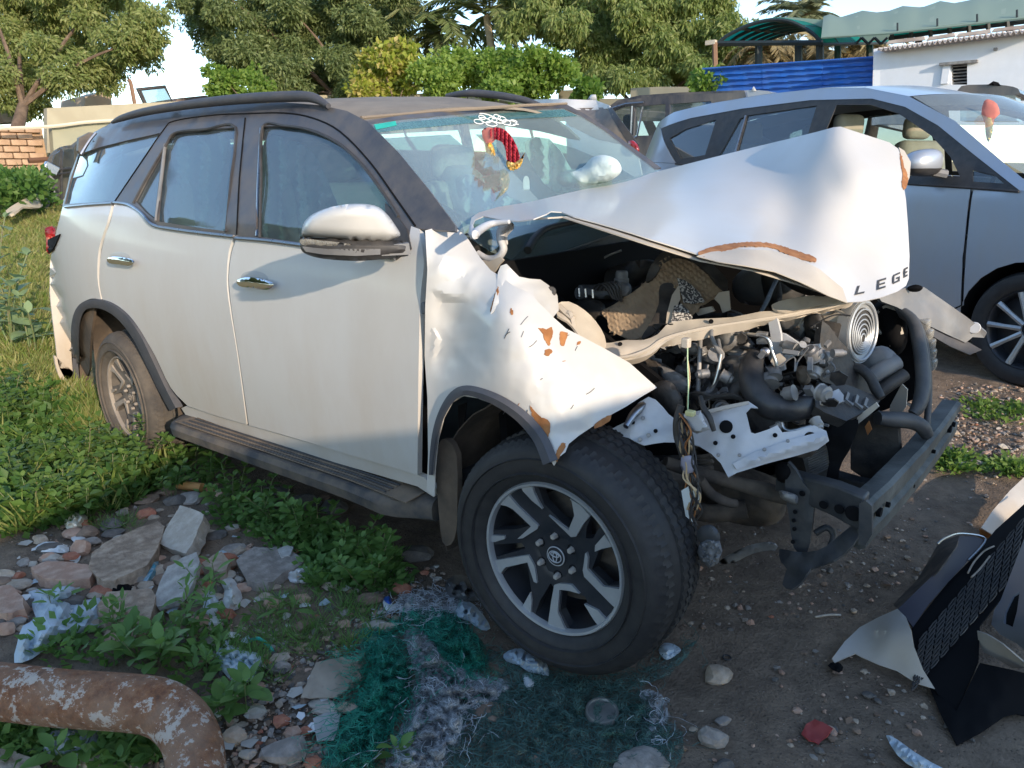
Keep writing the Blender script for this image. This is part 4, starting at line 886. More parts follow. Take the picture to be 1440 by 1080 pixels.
panel('stiffener_channel', [(1030,652),(1060,636),(1112,618),(1150,608),(1160,612),(1158,620),(1120,634),(1070,648),(1036,660)], lambda a, b: AW(a, b)-ray(a, b).normalized()*(awd(a, b)+.010), INNERW, aw, 6, .008)
panel('sheet_flange', [(992,577),(1020,570),(1052,564),(1054,568),(1022,575),(994,582)], lambda a, b: AW(a, b)-ray(a, b).normalized()*.02, CREAM, aw, 5, .004)
for q_ in ((1000,590),(1040,640),(1075,632),(1108,620),(1010,640)): obj('spot_weld', *lathe_data([(0,.003),(.004,.002),(.005,0)], AW(*q_)-ray(*q_)*.016, -ray(*q_), 8), CASTAL, aw)
lump('part_behind_hole', [(1045,575),(1085,572),(1098,600),(1065,615)], -.42, .05, PLAS)
A2 = tps([(858,606,-.72),(910,562,-.64),(950,590,-.62),(955,620,-.66),(890,620,-.72)])
a2 = panel('torn_inner_wing_end', [(856,606),(866,600),(880,593),(893,590),(890,576),(898,566),(912,558),(922,562),(932,572),(940,582),(950,590),(953,608),(950,622),(934,622),(920,624),(906,626),(900,624),(884,616),(868,612)], A2, INNERW, suv, 5, .003, disp=lambda a, b: .016*nz(a, b, 2, .05)+.004*nz(a, b, 5, .2))
for q in ((890,594),(922,606),(900,618),(904,588),(912,612)): obj('bolt_head', *lathe_data([(0,.005),(.005,.005),(.006,0)], A2(*q)-ray(*q)*.012, -ray(*q), 8), BLACKV if q[0] % 4 else CASTAL, a2)
tb('crumpled_tube', [(880,600,-.74),(890,584,-.70),(902,572,-.66),(912,564,-.62)], [.008,.012,.012,.008], CHROMED)
lump('shock_top', [(915,545),(940,535),(960,560),(955,585),(930,580)], -.55, .06, PLAS, 6)
panel('radiator_condenser', [(1128,640),(1150,630),(1172,618),(1172,650),(1168,676),(1150,668),(1134,664)], flat(-.30), RADM, suv, 8, .02)
V, F = join([tube_data([tuple(P(1136+k*.3, 640+k*3.4, -.325)), tuple(P(1168, 626+k*3.4, -.325))], .0022, 4) for k in range(10)]); obj('condenser_fin', V, F, CASTAL, suv)
panel('radiator_core', [(1196,600),(1232,580),(1262,600),(1266,650),(1240,690),(1196,660)], flat(-.05), PLAS, suv, 12, .03)
panel('brown_reflector_scrap', [(1216,600),(1222,592),(1226,604),(1220,612)], flat(-.12), PRIMER, suv, 6, .004)  # small scrap in primer brown
# front crash beam and chassis rails
q = [P(1218,710,-.50), P(1346,566,.42)]; bx_ = (q[1]-q[0]).normalized(); upz = Vector((0,0,1)); bn = bx_.cross(upz).normalized()
if bn.x < 0: bn = -bn
L = (q[1]-q[0]).length
V = []; F = []; ns = 18
prof = [(-.045, 0), (.0, .006), (.012, .0), (.012, -.028), (.000, -.036), (.0, -.062), (.012, -.070), (.012, -.10), (.0, -.108), (-.045, -.104), (-.045, -.09), (-.012, -.09), (-.012, -.012), (-.045, -.012)]
n = len(prof)
for i in range(ns+1):
    s = i/ns; c = q[0]+bx_*(L*s)+bn*(.012*math.sin(math.pi*s))+upz*(.004*nz(i, 0, 0, .5))
    for a, b in prof: V.append(c+bn*a+upz*b*(1+.15*(1-s)))
for i in range(ns):
    for k in range(n): F.append([i*n+k, i*n+(k+1) % n, (i+1)*n+(k+1) % n, (i+1)*n+k])
F.append(list(range(n))[::-1]); F.append([ns*n+k for k in range(n)])
beam = obj('bumper_beam', V, F, BEAMM, suv, sharp=25)
for s, z, r_ in ((.09, -.05, .012), (.16, -.055, .007), (.62, -.05, .006), (.86, -.05, .012), (.93, -.055, .008), (.4, -.085, .005)):
    c = q[0]+bx_*(L*s)+bn*(.012*math.sin(math.pi*s)+.004)+upz*z
    obj('beam_hole', *lathe_data([(0,.01),(r_,.01),(r_*1.1,0)], c, bn, 14), BLACKV, beam)
endp = panel('beam_end_plate', [(1208,708),(1217,704),(1226,712),(1226,752),(1216,768),(1207,765)], flat(-.56), FRAME, suv, 8, .012)
def rail(pts, hh, m, name='chassis_rail', y2=.05):
    V = []; F = []
    for (a, b, y), h in zip(pts, hh):
        p = P(a, b, y)
        V += [p+Vector((0, 0, h)), p+Vector((0, y2, h)), p+Vector((0, y2, -h)), p+Vector((0, 0, -h))]
    for i in range(len(pts)-1):
        for k in range(4): F.append([i*4+k, i*4+(k+1) % 4, i*4+4+(k+1) % 4, i*4+4+k])
    F.append([3, 2, 1, 0]); F.append([len(V)-4, len(V)-3, len(V)-2, len(V)-1])
    o = obj(name, V, F, m, suv, sharp=30); b = o.modifiers.new('bev', 'BEVEL'); b.width = .006; b.segments = 2; return o
rl = rail([(1090,676,-.42),(1130,690,-.45),(1170,704,-.49),(1212,724,-.54)], [.03,.037,.042,.046], FRAME)
for (a, b, r_) in ((1158,710,.010),(1180,716,.011),(1200,722,.018),(1128,694,.007)):
    obj('rail_hole', *lathe_data([(0,.003),(r_,.003),(r_*1.15,0)], P(a, b, np.interp(a,[1090,1212],[-.43,-.545])-.006), (0,-1,0), 14), BLACKV, rl)
rail([(1160,672,-.1),(1200,684,-.12),(1240,694,-.14)], [.02,.02,.02], FRAME, 'cross_member')
panel('lower_brace', cr([(1108,650),(1130,680),(1144,700),(1142,740),(1134,780),(1116,770),(1110,730),(1104,690)], n=2), flat(-.46), FRAME, suv, 9, .012, disp=lambda a, b: .01*nz(a, b, 1, .04))
for qq in ((1118,720),(1116,732),(1117,744),(1115,762)): obj('brace_hole', *lathe_data([(0,.008),(.005,.008),(.006,0)], P(*qq,-.468), -ray(*qq), 9), BLACKV, suv)
panel('dangling_lower_panel', cr([(1096,772),(1120,776),(1150,774),(1172,760),(1196,740),(1208,738),(1206,756),(1190,776),(1165,792),(1140,800),(1126,820),(1112,828),(1100,822),(1106,800),(1098,790)], n=2), tps([(1096,772,-.46),(1208,745,-.5),(1110,828,-.56),(1150,790,-.54)]), FRAME, suv, 7, .006, disp=lambda a, b: .014*nz(a, b, 3, .06)+.006*math.sin((a-b)*.12))
tb('tow_loop', [(1146,750,-.4),(1162,742,-.38),(1172,752,-.38),(1168,768,-.4)], .009, FRAME)
# suspension, axle, mud-caked
tb('lower_control_arm', [(935,650,-.55),(980,664,-.48),(1030,678,-.42),(1090,694,-.36),(1130,706,-.34)], [.018,.022,.020,.026,.018], DIRTM, seg=12)
tb('upper_control_arm', [(985,674,-.55),(1000,694,-.52),(1022,706,-.50),(1036,708,-.48)], [.013,.015,.014,.012], DIRTM, seg=10)
tb('axle_tube', [(960,712,-.3),(1000,722,-.25),(1050,716,-.2)], .03, DIRTM, seg=12)
lump('gearbox_casing', [(990,640),(1060,660),(1100,680),(1105,720),(1080,740),(1030,735),(985,710)], -.10, .2, DIRTM, 12, disp=.02)
lump('steering_knuckle', [(1096,690),(1110,692),(1122,698),(1120,710),(1108,706),(1098,700)], -.50, .04, CASTAL, 4)
lump('rubber_bush', [(1090,655),(1108,650),(1116,664),(1110,678),(1094,676)], -.44, .06, BLACKV, 5)
tb('coil_spring', [(990+11*math.cos(k*1.2), 640+k*1.7, -.45) for k in range(22)], .008, DIRTM, seg=6)
lump('splash_guard', [(1010,790),(1050,768),(1085,762),(1092,772),(1060,778),(1030,792)], -.3, .02, CASTAL, 6)
# loose wiring hanging between the wing and the sheet
tb('loose_wire', [(967,480,-.66),(967,510,-.68),(968,545,-.69),(967,588,-.70)], .0017, mat('pale_green_wire', (.45,.62,.35), rough=.5), seg=5)
tb('loose_wire', [(966,500,-.66),(970,530,-.68),(967,560,-.69),(968,600,-.69)], .0015, mat('tan_wire', (.5,.36,.2), rough=.5), seg=5)
bevelled('wiring_connector', P(965, 482, -.66), (.02,.02,.026), CREAM, suv, bev=.003)
cb = pillow('control_unit', [(960,582),(985,577),(992,594),(998,604),(980,610),(972,606),(966,594)], flat(-.70), .035, INNERW, suv, 5, edge=4)
bevelled('wiring_connector', P(971, 581, -.73), (.022,.02,.014), mat('yellowed_plastic', (.55,.52,.25), rough=.5), cb, bev=.003)
pillow('wiring_connector', [(958,642),(972,640),(976,650),(975,664),(962,668),(957,656)], flat(-.72), .03, mat('mauve_plastic', (.32,.30,.36), rough=.5), suv, 4, edge=4)
rw = random.Random(3)
for k in range(16):
    x0 = 956+rw.uniform(-3, 8); pts = [(x0, 585+rw.uniform(-6, 10), -.70)]
    y = 585
    while y < 700+rw.uniform(-30, 60): y += 22; pts.append((958+rw.uniform(-6, 16)+.12*(y-600), y, -.72+rw.uniform(-.02, .02)))
    tb('loose_wire', pts, .0026, random.Random(k).choice([PLAS, PLAS, HOSE, PRIMER, MATS['tan_wire']]), seg=5)
tb('wiring_trunk', [(958,570,-.69),(952,590,-.70),(952,612,-.70),(958,632,-.71),(962,645,-.71)], .010, PLAS)
tb('wiring_trunk', [(985,558,-.66),(990,575,-.68),(998,588,-.69),(1004,606,-.69)], [.006,.008,.008,.006], PLAS)
panel('torn_label_scrap', [(958,690),(968,684),(972,700),(968,720),(974,734),(964,726)], flat(-.73), PAPER, suv, 5, .001)
panel('torn_label_scrap', [(974,690),(982,688),(984,702),(978,706)], flat(-.73), PAPER, suv, 5, .001)
lampf = pillow('hanging_lamp_unit', cr([(984,764),(996,757),(1012,760),(1016,774),(1010,792),(998,799),(986,790),(980,776)], n=1), flat(-.72), .04, PLASG, suv, 3, edge=5, disp=lambda a, b: .02*nz(a, b, 2, .3))
pillow('lamp_bowl', cr([(990,768),(1002,764),(1010,774),(1004,788),(992,786)], n=2), flat(-.715), .03, CHROMED, lampf, 4, edge=5)
lump('lamp_back_shell', [(984,742),(1000,738),(1012,750),(1010,764),(990,766),(980,756)], -.72, .03, FRAME, 5)
# torn grille garnish sticking out past the bonnet
GT = tps([(1236,412,.12),(1275,400,.25),(1300,412,.35),(1390,468,.62),(1370,490,.60),(1300,456,.3)])
panel('grille_garnish', [(1234,416),(1262,409),(1284,401),(1300,404),(1330,425),(1360,446),(1388,468),(1384,475),(1368,474),(1358,482),(1340,474),(1300,455),(1262,432),(1240,424)], GT, PLASG, suv, 9, .012, disp=lambda a, b: -.012*math.exp(-((b-(415+.62*(a-1290)))/5)**2)*sstep(1290,1300,a))
panel('garnish_lower_strip', [(1262,432),(1300,457),(1335,474),(1360,480),(1381,492),(1364,499),(1336,487),(1300,466),(1270,446)], lambda a, b: GT(a, b, -.01), FLARE, suv, 8, .012)
lump('garnish_clip', [(1276,404),(1288,400),(1298,404),(1292,410),(1280,410)], .25, .02, BLACKV, 4)
obj('garnish_hole', *lathe_data([(0,.004),(.018,.004),(.02,0)], GT(1370,461), -ray(1370,461), 16), INNERW, suv)
# dust and small broken bits filling the bay
cl = []
rc = random.Random(11)
for k in range(150):
    a = rc.uniform(880, 1180); b = rc.uniform(455, 600)+(a-1000)*.05; y = rc.uniform(-.2, .12)
    c = P(a, b, y)
    if rc.random() < .55:
        M = Matrix.Rotation(rc.uniform(0, 3), 3, 'X') @ Matrix.Rotation(rc.uniform(0, 3), 3, 'Y'); cl.append(box_data(c, (rc.uniform(.01,.07), rc.uniform(.01,.05), rc.uniform(.01,.04)), M))
    else:
        d = Vector((rc.uniform(-1,1), rc.uniform(-1,1), rc.uniform(-1,1))).normalized()*rc.uniform(.03,.12); e = Vector((rc.uniform(-.03,.03), rc.uniform(-.03,.03), rc.uniform(-.03,.03)))
        cl.append(tube_data(cr([tuple(c-d), tuple(c+e), tuple(c+d)], False, 4), rc.uniform(.003, .010), 6))
V, F = join(cl); obj('engine_bay_clutter', V, F, PLAS, suv, kind='stuff')
cl = []
for k in range(60):
    a = rc.uniform(895, 1175); b = rc.uniform(470, 598); c = P(a, b, rc.uniform(-.44, -.12)); ax = Vector((rc.gauss(0,1), rc.gauss(0,1), rc.gauss(0,1))).normalized(); r_ = rc.uniform(.008, .026); h = rc.uniform(.01, .05)
    cl.append(lathe_data([(0,h),(r_*.6,h),(r_*.7,h*.8),(r_,h*.7),(r_,0),(r_*1.15,-.003),(0,-.003)], c, ax, 12))
V, F = join(cl); obj('engine_bay_fittings', V, F, CASTAL, suv, kind='stuff')
for k in range(26):
    a = rc.uniform(900, 1165); b = rc.uniform(468, 585); r1 = rc.uniform(7, 17)
    lump('crushed_casting', [(a+r1*math.cos(t)*rc.uniform(.6, 1.2), b+r1*.8*math.sin(t)*rc.uniform(.6, 1.2)) for t in (0, .9, 1.8, 2.7, 3.6, 4.5, 5.4)], rc.uniform(-.36, -.1), rc.uniform(.03, .07), rc.choice([CASTAL, PLASG, DIRTM, PLAS, CASTAL]), 5, 2, .014, f=.14)
cl = []
for k in range(70):
    a = rc.uniform(890, 1175); b = rc.uniform(466, 600); c = P(a, b, rc.uniform(-.42, -.05))
    M = Matrix.Rotation(rc.uniform(0, 3), 3, 'X') @ Matrix.Rotation(rc.uniform(0, 3), 3, 'Z'); cl.append(box_data(c, (rc.uniform(.006,.045), rc.uniform(.006,.03), rc.uniform(.005,.02)), M))
V, F = join(cl); obj('engine_bay_small_parts', V, F, PLASG, suv, kind='stuff')
rq = random.Random(21)
for k in range(46):
    a, b = rq.uniform(890, 1170), rq.uniform(455, 600); y = rq.uniform(-.42, -.05); pts = [(a, b, y)]
    for i in range(rq.randint(3, 5)): a += rq.uniform(-26, 30); b += rq.uniform(-20, 24); y += rq.uniform(-.03, .03); pts.append((a, b, y))
    tb('engine_wire', pts, rq.choice([.0022, .003, .0045]), rq.choice([PLAS, HOSE, PLAS, CASTAL, STEELT, PLASG, CREAM]), seg=5)
for k in range(34):
    a, b = rq.uniform(900, 1190), rq.uniform(455, 640); y = rq.uniform(-.46, -.12)
    if a > 1140 and b < 600: b += 60
    w_ = rq.uniform(6, 17); h_ = rq.uniform(4, 12); an = rq.uniform(0, 3.1)
    pl = [(a+w_*math.cos(an+t)*rq.uniform(.7, 1.2), b+h_*math.sin(an+t)*rq.uniform(.7, 1.2)) for t in (0, 1.1, 2.0, 3.1, 4.2, 5.2)]
    panel('torn_bracket', pl, tps([(pl[0][0], pl[0][1], y), (pl[2][0], pl[2][1], y+rq.uniform(-.03, .03)), (pl[4][0], pl[4][1], y+rq.uniform(-.03, .03))]), rq.choice([CREAM, CASTAL, PLASG, INNERW, PLAS, DIRTM, CASTAL]), suv, 6, .004, disp=lambda a, b: .006*nz(a, b, 3, .15), sharp=25)
# things hanging from the interior mirror
gl = thing('garland', 'red and gold cloth garland hanging behind the windscreen of the crashed SUV', 'garland', tuple(P(700,180,0)))
G0 = -.02
pillow('red_cloth', cr([(688,182),(700,179),(712,184),(722,196),(729,212),(731,226),(722,232),(713,226),(711,212),(706,200),(696,196),(688,194)], n=2), lambda a, b: P(a, b, G0+.012*math.sin(a*1.1)), .012, GARLR, gl, 2.5, disp=lambda a, b: .01*nz(a, b, 0, .25))
pillow('gold_tinsel', cr([(712,226),(722,229),(731,224),(738,214),(736,222),(732,234),(722,240),(714,237)], n=2), flat(G0-.012), .012, GARLG, gl, 2.5, disp=lambda a, b: .02*nz(a, b, 0, .5))
pillow('red_cloth', cr([(677,184),(688,179),(698,184),(697,196),(690,204),(692,220),(688,232),(684,220),(682,204)], n=2), flat(G0), .014, mat('faded_pink_cloth', (.55,.18,.15), rough=.9), gl, 4)
pillow('gold_tinsel', cr([(683,206),(690,200),(696,212),(696,228),(690,236),(685,226)], n=2), flat(G0-.012), .012, GARLG, gl, 2.5, disp=lambda a, b: .02*nz(a, b, 0, .5))
tg = thing('hanging_card', 'clear card holder with pale card and red tassel hanging below the garland', 'card', tuple(P(692,230,-.05)))
panel('card', [(681,247),(703,244),(704,262),(682,264)], flat(-.05), PAPER, tg, 8, .001)
panel('card_sleeve', [(680,222),(701,220),(702,243),(680,246)], flat(-.05), glass('clear_sleeve', (.9,.92,.92), dust=.3), tg, 8, .001)
pillow('tassel', cr([(690,266),(694,266),(697,276),(696,283),(691,283),(690,275)], n=2), flat(-.05), .012, GARLR, tg, 3)
# ================================================================== other vehicles
def simple_wheel(parent, c, r=.33, w_=.21, out=Vector((0, -1, 0)), mrim=None):
    mrim = mrim or ALLOYM
    wh = obj('wheel', *lathe_data([(.0, -.03), (.05, -.03), (.06, -.05), (r*.62, -.07), (r*.64, -.01), (r*.68, .004), (r*.70, -.004)], c, out, 40), ALLOYD, parent, local=True)
    wh2 = []
    u = Vector((1, 0, 0)); up = Vector((0, 0, 1))
    for k in range(10):
        a = 2*math.pi*k/10; d = u*math.cos(a)+up*math.sin(a); wh2.append(tube_data([c+d*.04+out*-.02, c+d*r*.4+out*-.008, c+d*r*.66+out*-.004], [.016, .014, .018], 6))
    V, F = join(wh2); o = obj('rim_spokes', V, F, mrim, wh, local=True)
    obj('tyre', *lathe_data([(r*.68, -.005), (r*.72, .008), (r*.84, .016), (r*.95, .008), (r, -.02), (r, -.06), (r-.008, -.062), (r-.008, -.07), (r, -.072), (r, -.13), (r*.99, -.18), (r*.93, -w_), (r*.68, -w_)], c, out, 56), RUBBER, wh, local=True)
    return wh
def Ym(x, z):
    y = -.915+(.02*((z-.7)/.4)**2 if z < 1.08 else .018+(z-1.08)*.43)
    if x > .2: y += .30*((x-.2)/.75)**2
    if x < -3.3: y += .22*((-3.3-x)/.65)**2
    return y
def make_mpv(name, label, loc, rz, body, cat='car', group=None, GLM=None):
    GLM = GLM or GL_DARK
    t = thing(name, label, cat, loc, rz, group)
    F0 = Vector((-1.5, -50, 1))
    def sp_(nm, poly, off=0, m=body, holes=(), st=.07, th=.006, n=0, par=t):
        if n: poly = cr(poly, n=n)
        return panel(nm, poly, lambda x, z: Vector((x, Ym(x, z)+off, z)), m, par, st, th, holes, toward=F0, local=True)
    def arc(cx, cz, r, a0, a1, n=10): return [(cx+r*math.cos(R(a0+(a1-a0)*k/n)), cz+r*math.sin(R(a0+(a1-a0)*k/n))) for k in range(n+1)]
    FA = arc(0, .33, .385, 168, 12); RA = arc(-2.75, .33, .385, 168, 12)
    bodys = sp_('body_side', [(-3.66,1.29),(-3.9,1.25),(-3.93,.8),(-3.9,.45),(-3.8,.25),(-3.13,.25)]+RA+[(-2.37,.25),(-.37,.25)]+FA+[(.38,.25),(.80,.25),(.87,.5),(.84,.72),(.74,.90),(.45,1.0),(.1,1.07),(-.14,1.09),(-.42,1.105),(-.36,.42),(-.5,.33),(-2.25,.33),(-2.33,.5),(-2.42,.72),(-2.68,.85),(-2.72,1.235),(-3.17,1.275)])
    fd = sp_('front_door', [(-.435,1.10),(-.375,.42),(-.5,.34),(-1.63,.34),(-1.66,1.155)], -.003)
    rd = sp_('rear_door', [(-1.675,1.155),(-1.645,.34),(-2.24,.34),(-2.32,.52),(-2.41,.73),(-2.67,.86),(-2.705,1.23)], -.003)
    hq = [(-3.40,1.50),(-3.22,1.57),(-2.86,1.63),(-2.83,1.34),(-3.12,1.31)]
    hr = [(-2.44,1.26),(-2.50,1.64),(-1.82,1.665),(-1.77,1.20)]; hv = [(-2.66,1.29),(-2.57,1.62),(-2.53,1.63),(-2.48,1.27)]
    hf = [(-1.66,1.19),(-1.64,1.655),(-1.36,1.635),(-1.11,1.56),(-.82,1.41),(-.64,1.28),(-.53,1.165),(-1.0,1.17)]
    ht = [(-.47,1.20),(-.44,1.135),(-.26,1.125),(-.33,1.17)]
    top = [(-3.66,1.60),(-3.2,1.665),(-2.6,1.70),(-1.9,1.71),(-1.36,1.675),(-1.08,1.60),(-.8,1.47),(-.5,1.29),(-.16,1.09)]
    sp_('window_surround', top+[(-.43,1.105),(-1.7,1.16),(-2.7,1.24),(-3.17,1.28)], .002, TRIM, (hq, hr, hv, hf, ht), .06)
    sp_('roof_side', [(-3.86,1.66),(-3.5,1.735),(-3.0,1.775),(-2.4,1.795),(-1.9,1.79),(-1.45,1.755),(-1.08,1.665),(-.7,1.49),(-.3,1.235),(-.06,1.085)]+top[::-1], -.002)
    sp_('rear_pillar', [(-3.86,1.655),(-3.665,1.60),(-3.175,1.278),(-3.66,1.295),(-3.9,1.255),(-3.93,1.45)], -.002)
    panes = [sp_('rear_quarter_window', hq, .012, GLM, st=.2, th=.003), sp_('rear_door_window', [(-2.67,1.25),(-2.56,1.65),(-1.8,1.68),(-1.75,1.18)], .012, GLM, st=.2, th=.003), sp_('door_corner_window', ht, .01, GLM, st=.1, th=.003)]
    if GLM is GL_BLACK: sp_('front_door_window', hf, .012, GLM, st=.2, th=.003)  # closes the open window on the added shade caster
    obj('window_post', *tube_data([Vector((-2.515, Ym(-2.5,1.64)-.002, 1.64)), Vector((-2.46, Ym(-2.46,1.26)-.002, 1.26))], .009, 6), CHROMED, t, local=True)
    obj('belt_strip', *tube_data([Vector((x, Ym(x, z)-.006, z)) for x, z in [(-3.17,1.272),(-2.7,1.235),(-1.7,1.158),(-.43,1.10),(-.16,1.085)]], .008, 6), TRIM, t, local=True)
    for pts in ([(-1.668,1.16),(-1.655,.8),(-1.637,.34)], [(-.437,1.105),(-.40,.7),(-.368,.42),(-.49,.335)]):
        obj('door_seam', *tube_data([Vector((x, Ym(x, z)-.001, z)) for x, z in pts], .004, 5), BLACKV, t, local=True)
    for x, z in ((-1.47, 1.02), (-2.45, 1.08)):
        obj('door_handle', *tube_data([Vector((x-.09, Ym(x, z)-.005, z)), Vector((x-.05, Ym(x, z)-.03, z+.004)), Vector((x+.05, Ym(x, z)-.03, z+.002)), Vector((x+.09, Ym(x, z)-.005, z-.002))], .012, 8), CHROMED, t, local=True)
    # wheel liners as dark rings behind the arches
    for cx in (0, -2.75):
        V = []; F = []
        for i in range(17):
            a = R(-8+196*i/16)
            for y in (-.90, -.35): V.append(Vector((cx+.388*math.cos(a), y, .33+.388*math.sin(a))))
        for i in range(16): F.append([i*2, i*2+2, i*2+3, i*2+1])
        V.append(Vector((cx, -.35, .33)))
        for i in range(16): F.append([i*2+1, i*2+3, 34])
        obj('wheel_liner', V, F, BLACKV, t, local=True)
        simple_wheel(t, Vector((cx, -.875, .33)))
        simple_wheel(t, Vector((cx, .875, .33)), out=Vector((0, 1, 0)))
    for o in [c for c in t.children if c.name.split('.')[0] in ('body_side', 'front_door', 'rear_door', 'window_surround', 'roof_side', 'rear_pillar', 'rear_quarter_window', 'rear_door_window', 'front_door_window', 'door_corner_window', 'wheel_liner')]: mirror(o)
    def grid(nm, rows, m, th=.006, nyy=14):
        """rows: (x, z, halfwidth, crown)"""
        V = []; F = []
        for x, z, hw, crn in rows:
            for j in range(nyy+1):
                s = -1+2*j/nyy; V.append(Vector((x+(.10*(1-s*s) if nm in ('windscreen', 'tailgate', 'front_fascia') and crn > .5 else 0)*(1 if nm != 'tailgate' else -1), hw*s, z+(crn if crn < .5 else .03)*(1-s*s))))
        for i in range(len(rows)-1):
            for j in range(nyy): a = i*(nyy+1)+j; F.append([a, a+nyy+1, a+nyy+2, a+1])
        return obj(nm, V, F, m, t, local=True, th=0, smooth=True)
    hw = lambda x, z: -Ym(x, z)
    grid('roof_panel', [(x, z, hw(x, z)+.003, .035) for x, z in [(-3.86,1.66),(-3.5,1.735),(-3.0,1.775),(-2.4,1.795),(-1.9,1.79),(-1.45,1.755),(-1.08,1.665)]], body)
    grid('windscreen', [(x, z, hw(x, z)-.03, .6) for x, z in [(-1.08,1.665),(-.7,1.48),(-.3,1.23),(.08,1.05)]], GLM if GLM is GL_BLACK else GL_WS)
    grid('bonnet', [(x, z, hw(x, z)-.003, .05) for x, z in [(-.02,1.085),(.25,1.04),(.5,.98),(.74,.90)]], body)
    grid('front_fascia', [(x, z, hw(x, z)-.003, .6) for x, z in [(.74,.90),(.84,.72),(.87,.5),(.80,.25)]], body)
    grid('tailgate', [(x, z, hw(x, z)-.003, .6) for x, z in [(-3.86,1.66),(-3.93,1.4),(-3.94,1.1),(-3.93,.8),(-3.9,.45),(-3.8,.25)]], body)
    V, F = box_data((-1.5, 0, .35), (4.4, 1.3, .18)); obj('underbody', V, F, BLACKV, t, local=True, smooth=False)
    for (x, y) in ((-1.35, -.40), (-1.35, .40), (-2.35, -.4), (-2.35, .4)):
        c1 = bevelled('seat_cushion', (x, y, .78), (.5, .52, .18), SEATC, t, bev=.05, local=True, seg=3)
        b1 = bevelled('seat_backrest', (x-.28, y, 1.12), (.15, .50, .62), SEATC, t, Matrix.Rotation(R(-12), 3, 'Y'), bev=.06, local=True, seg=3)
        bevelled('headrest', (x-.37, y, 1.52), (.10, .27, .17), SEATC, b1, bev=.045, local=True, seg=3)
    V, F = box_data((-.35, 0, .95), (.55, 1.5, .25)); obj('dashboard', V, F, DASH, t, local=True, smooth=False)
    obj('steering_wheel', *tube_data([Vector((-.72+.05*math.sin(a), -.38+.18*math.cos(a), 1.10+.17*math.sin(a))) for a in np.linspace(0, 6.2832, 21)], .014, 6, False), DASH, t, local=True)
    # mirrors
    for sgn in (-1, 1):
        V, F = box_data((0, 0, 0), (1, 1, 1)); bm = bmesh.new(); bmesh.ops.create_icosphere(bm, subdivisions=3, radius=1)
        V = [v.co.copy() for v in bm.verts]; F = [[v.index for v in f.verts] for f in bm.faces]; bm.free()
        c = Vector((-.66, sgn*1.04, 1.235)); sx, sy, sz = .085, .135, .10
        W_ = []
        for v in V:
            q = Vector((abs(v.x)**.8*(1 if v.x > 0 else -1), abs(v.y)**.75*(1 if v.y > 0 else -1), abs(v.z)**.8*(1 if v.z > 0 else -1)))
            zz = q.z*sz*(1 if q.z > 0 else .75); W_.append(c+Vector((q.x*sx+zz*.1, q.y*sy, zz*(1-.25*(q.y*sgn+1)*.5))))
        mh = obj('door_mirror', W_, F, body, t, local=True)
        W2 = [c+Vector(((v-c).x*1.03, (v-c).y*1.02, min((v-c).z, -.022)*1.06)) for v in W_]
        obj('mirror_lower_shell', W2, F, TRIM, mh, local=True)
        obj('mirror_arm', *tube_data([c+Vector((.01, -sgn*.10, -.045)), c+Vector((.05, -sgn*.17, -.06))], .028, 8), PLASG, mh, local=True)
    V, F = box_data((-3.90, -.74, 1.0), (.06, .16, .42)); obj('tail_lamp', V, F, REDL, t, local=True); V, F = box_data((-3.90, .74, 1.0), (.06, .16, .42)); obj('tail_lamp', V, F, REDL, t, local=True)
    return t
YW = R(21); fwdm = Vector((math.cos(YW), -math.sin(YW), 0)); leftm = Vector((math.sin(YW), math.cos(YW), 0))
mpv = make_mpv('parked_mpv', 'silver blue people carrier with open front window parked behind the crashed SUV', tuple(Vector((.61, 2.6, .21))+leftm*.91), -YW, SILVER)
gm = thing('windscreen_garland', 'pink and gold garland hanging behind the windscreen of the silver people carrier', 'garland', tuple(P(1392, 175, 3.3)))
pillow('garland_cloth', cr([(1384,142),(1392,140),(1402,146),(1406,160),(1398,168),(1394,190),(1388,196),(1386,176),(1380,160)], n=2), flat(3.3), .025, MATS['faded_pink_cloth'], gm, 4)
pillow('gold_fringe', cr([(1386,168),(1394,166),(1396,184),(1390,200),(1386,188)], n=2), flat(3.28), .015, GARLG, gm, 4)
# unseen people carrier added off to the right to cast shade on the foreground
shade_mpv = make_mpv('parked_mpv', 'unseen dark maroon people carrier added crosswise in front of the crashed SUV to shade the foreground', (4.40, -4.65, 0), R(-90), MAROON, GLM=GL_BLACK); shade_mpv.scale = (1.08,)*3
# --- white hatchback, seen from behind over the SUV
def pcar(name, label, base): return thing(name, label, 'car', base)
hb = pcar('white_hatchback', 'white hatchback with dusty brown rear window between the crashed SUV and dark SUV', (-3.6, 3.9, .3))
HB = tps([(745,141,5.2),(838,141,4.2),(858,150,3.5),(800,155,3.7),(893,200,3.2),(905,260,3.1),(800,260,3.3)])
panel('roof_panel', [(700,139),(745,140),(790,139),(838,141),(857,148),(858,152),(830,155),(795,154),(760,150)], HB, mat('dusty_white_car_roof', (.68,.62,.54), (.74,.7,.63), 5, rough=.7), hb, 12, .02)
panel('rear_window', [(780,153),(850,151),(862,160),(892,199),(886,206),(840,196),(800,176)], HB, mat('dust_covered_glass', (.13,.10,.08), (.20,.16,.125), 8, rough=.6, dust=.4, dustc=(.3,.25,.2), dscale=5), hb, 12, .01)
panel('tailgate', [(795,172),(840,196),(886,206),(897,218),(905,260),(800,260)], lambda a, b: HB(a, b, -.002), WHITE, hb, 16, .02)
panel('window_pillar', [(854,150),(860,151),(898,203),(893,210),(884,203),(860,165)], lambda a, b: HB(a, b, .003), TRIM, hb, 10, .02)
pillow('tail_lamp', cr([(883,200),(890,197),(897,204),(899,213),(893,216),(886,210)], n=2), flat(3.15), .06, REDL, hb, 4)
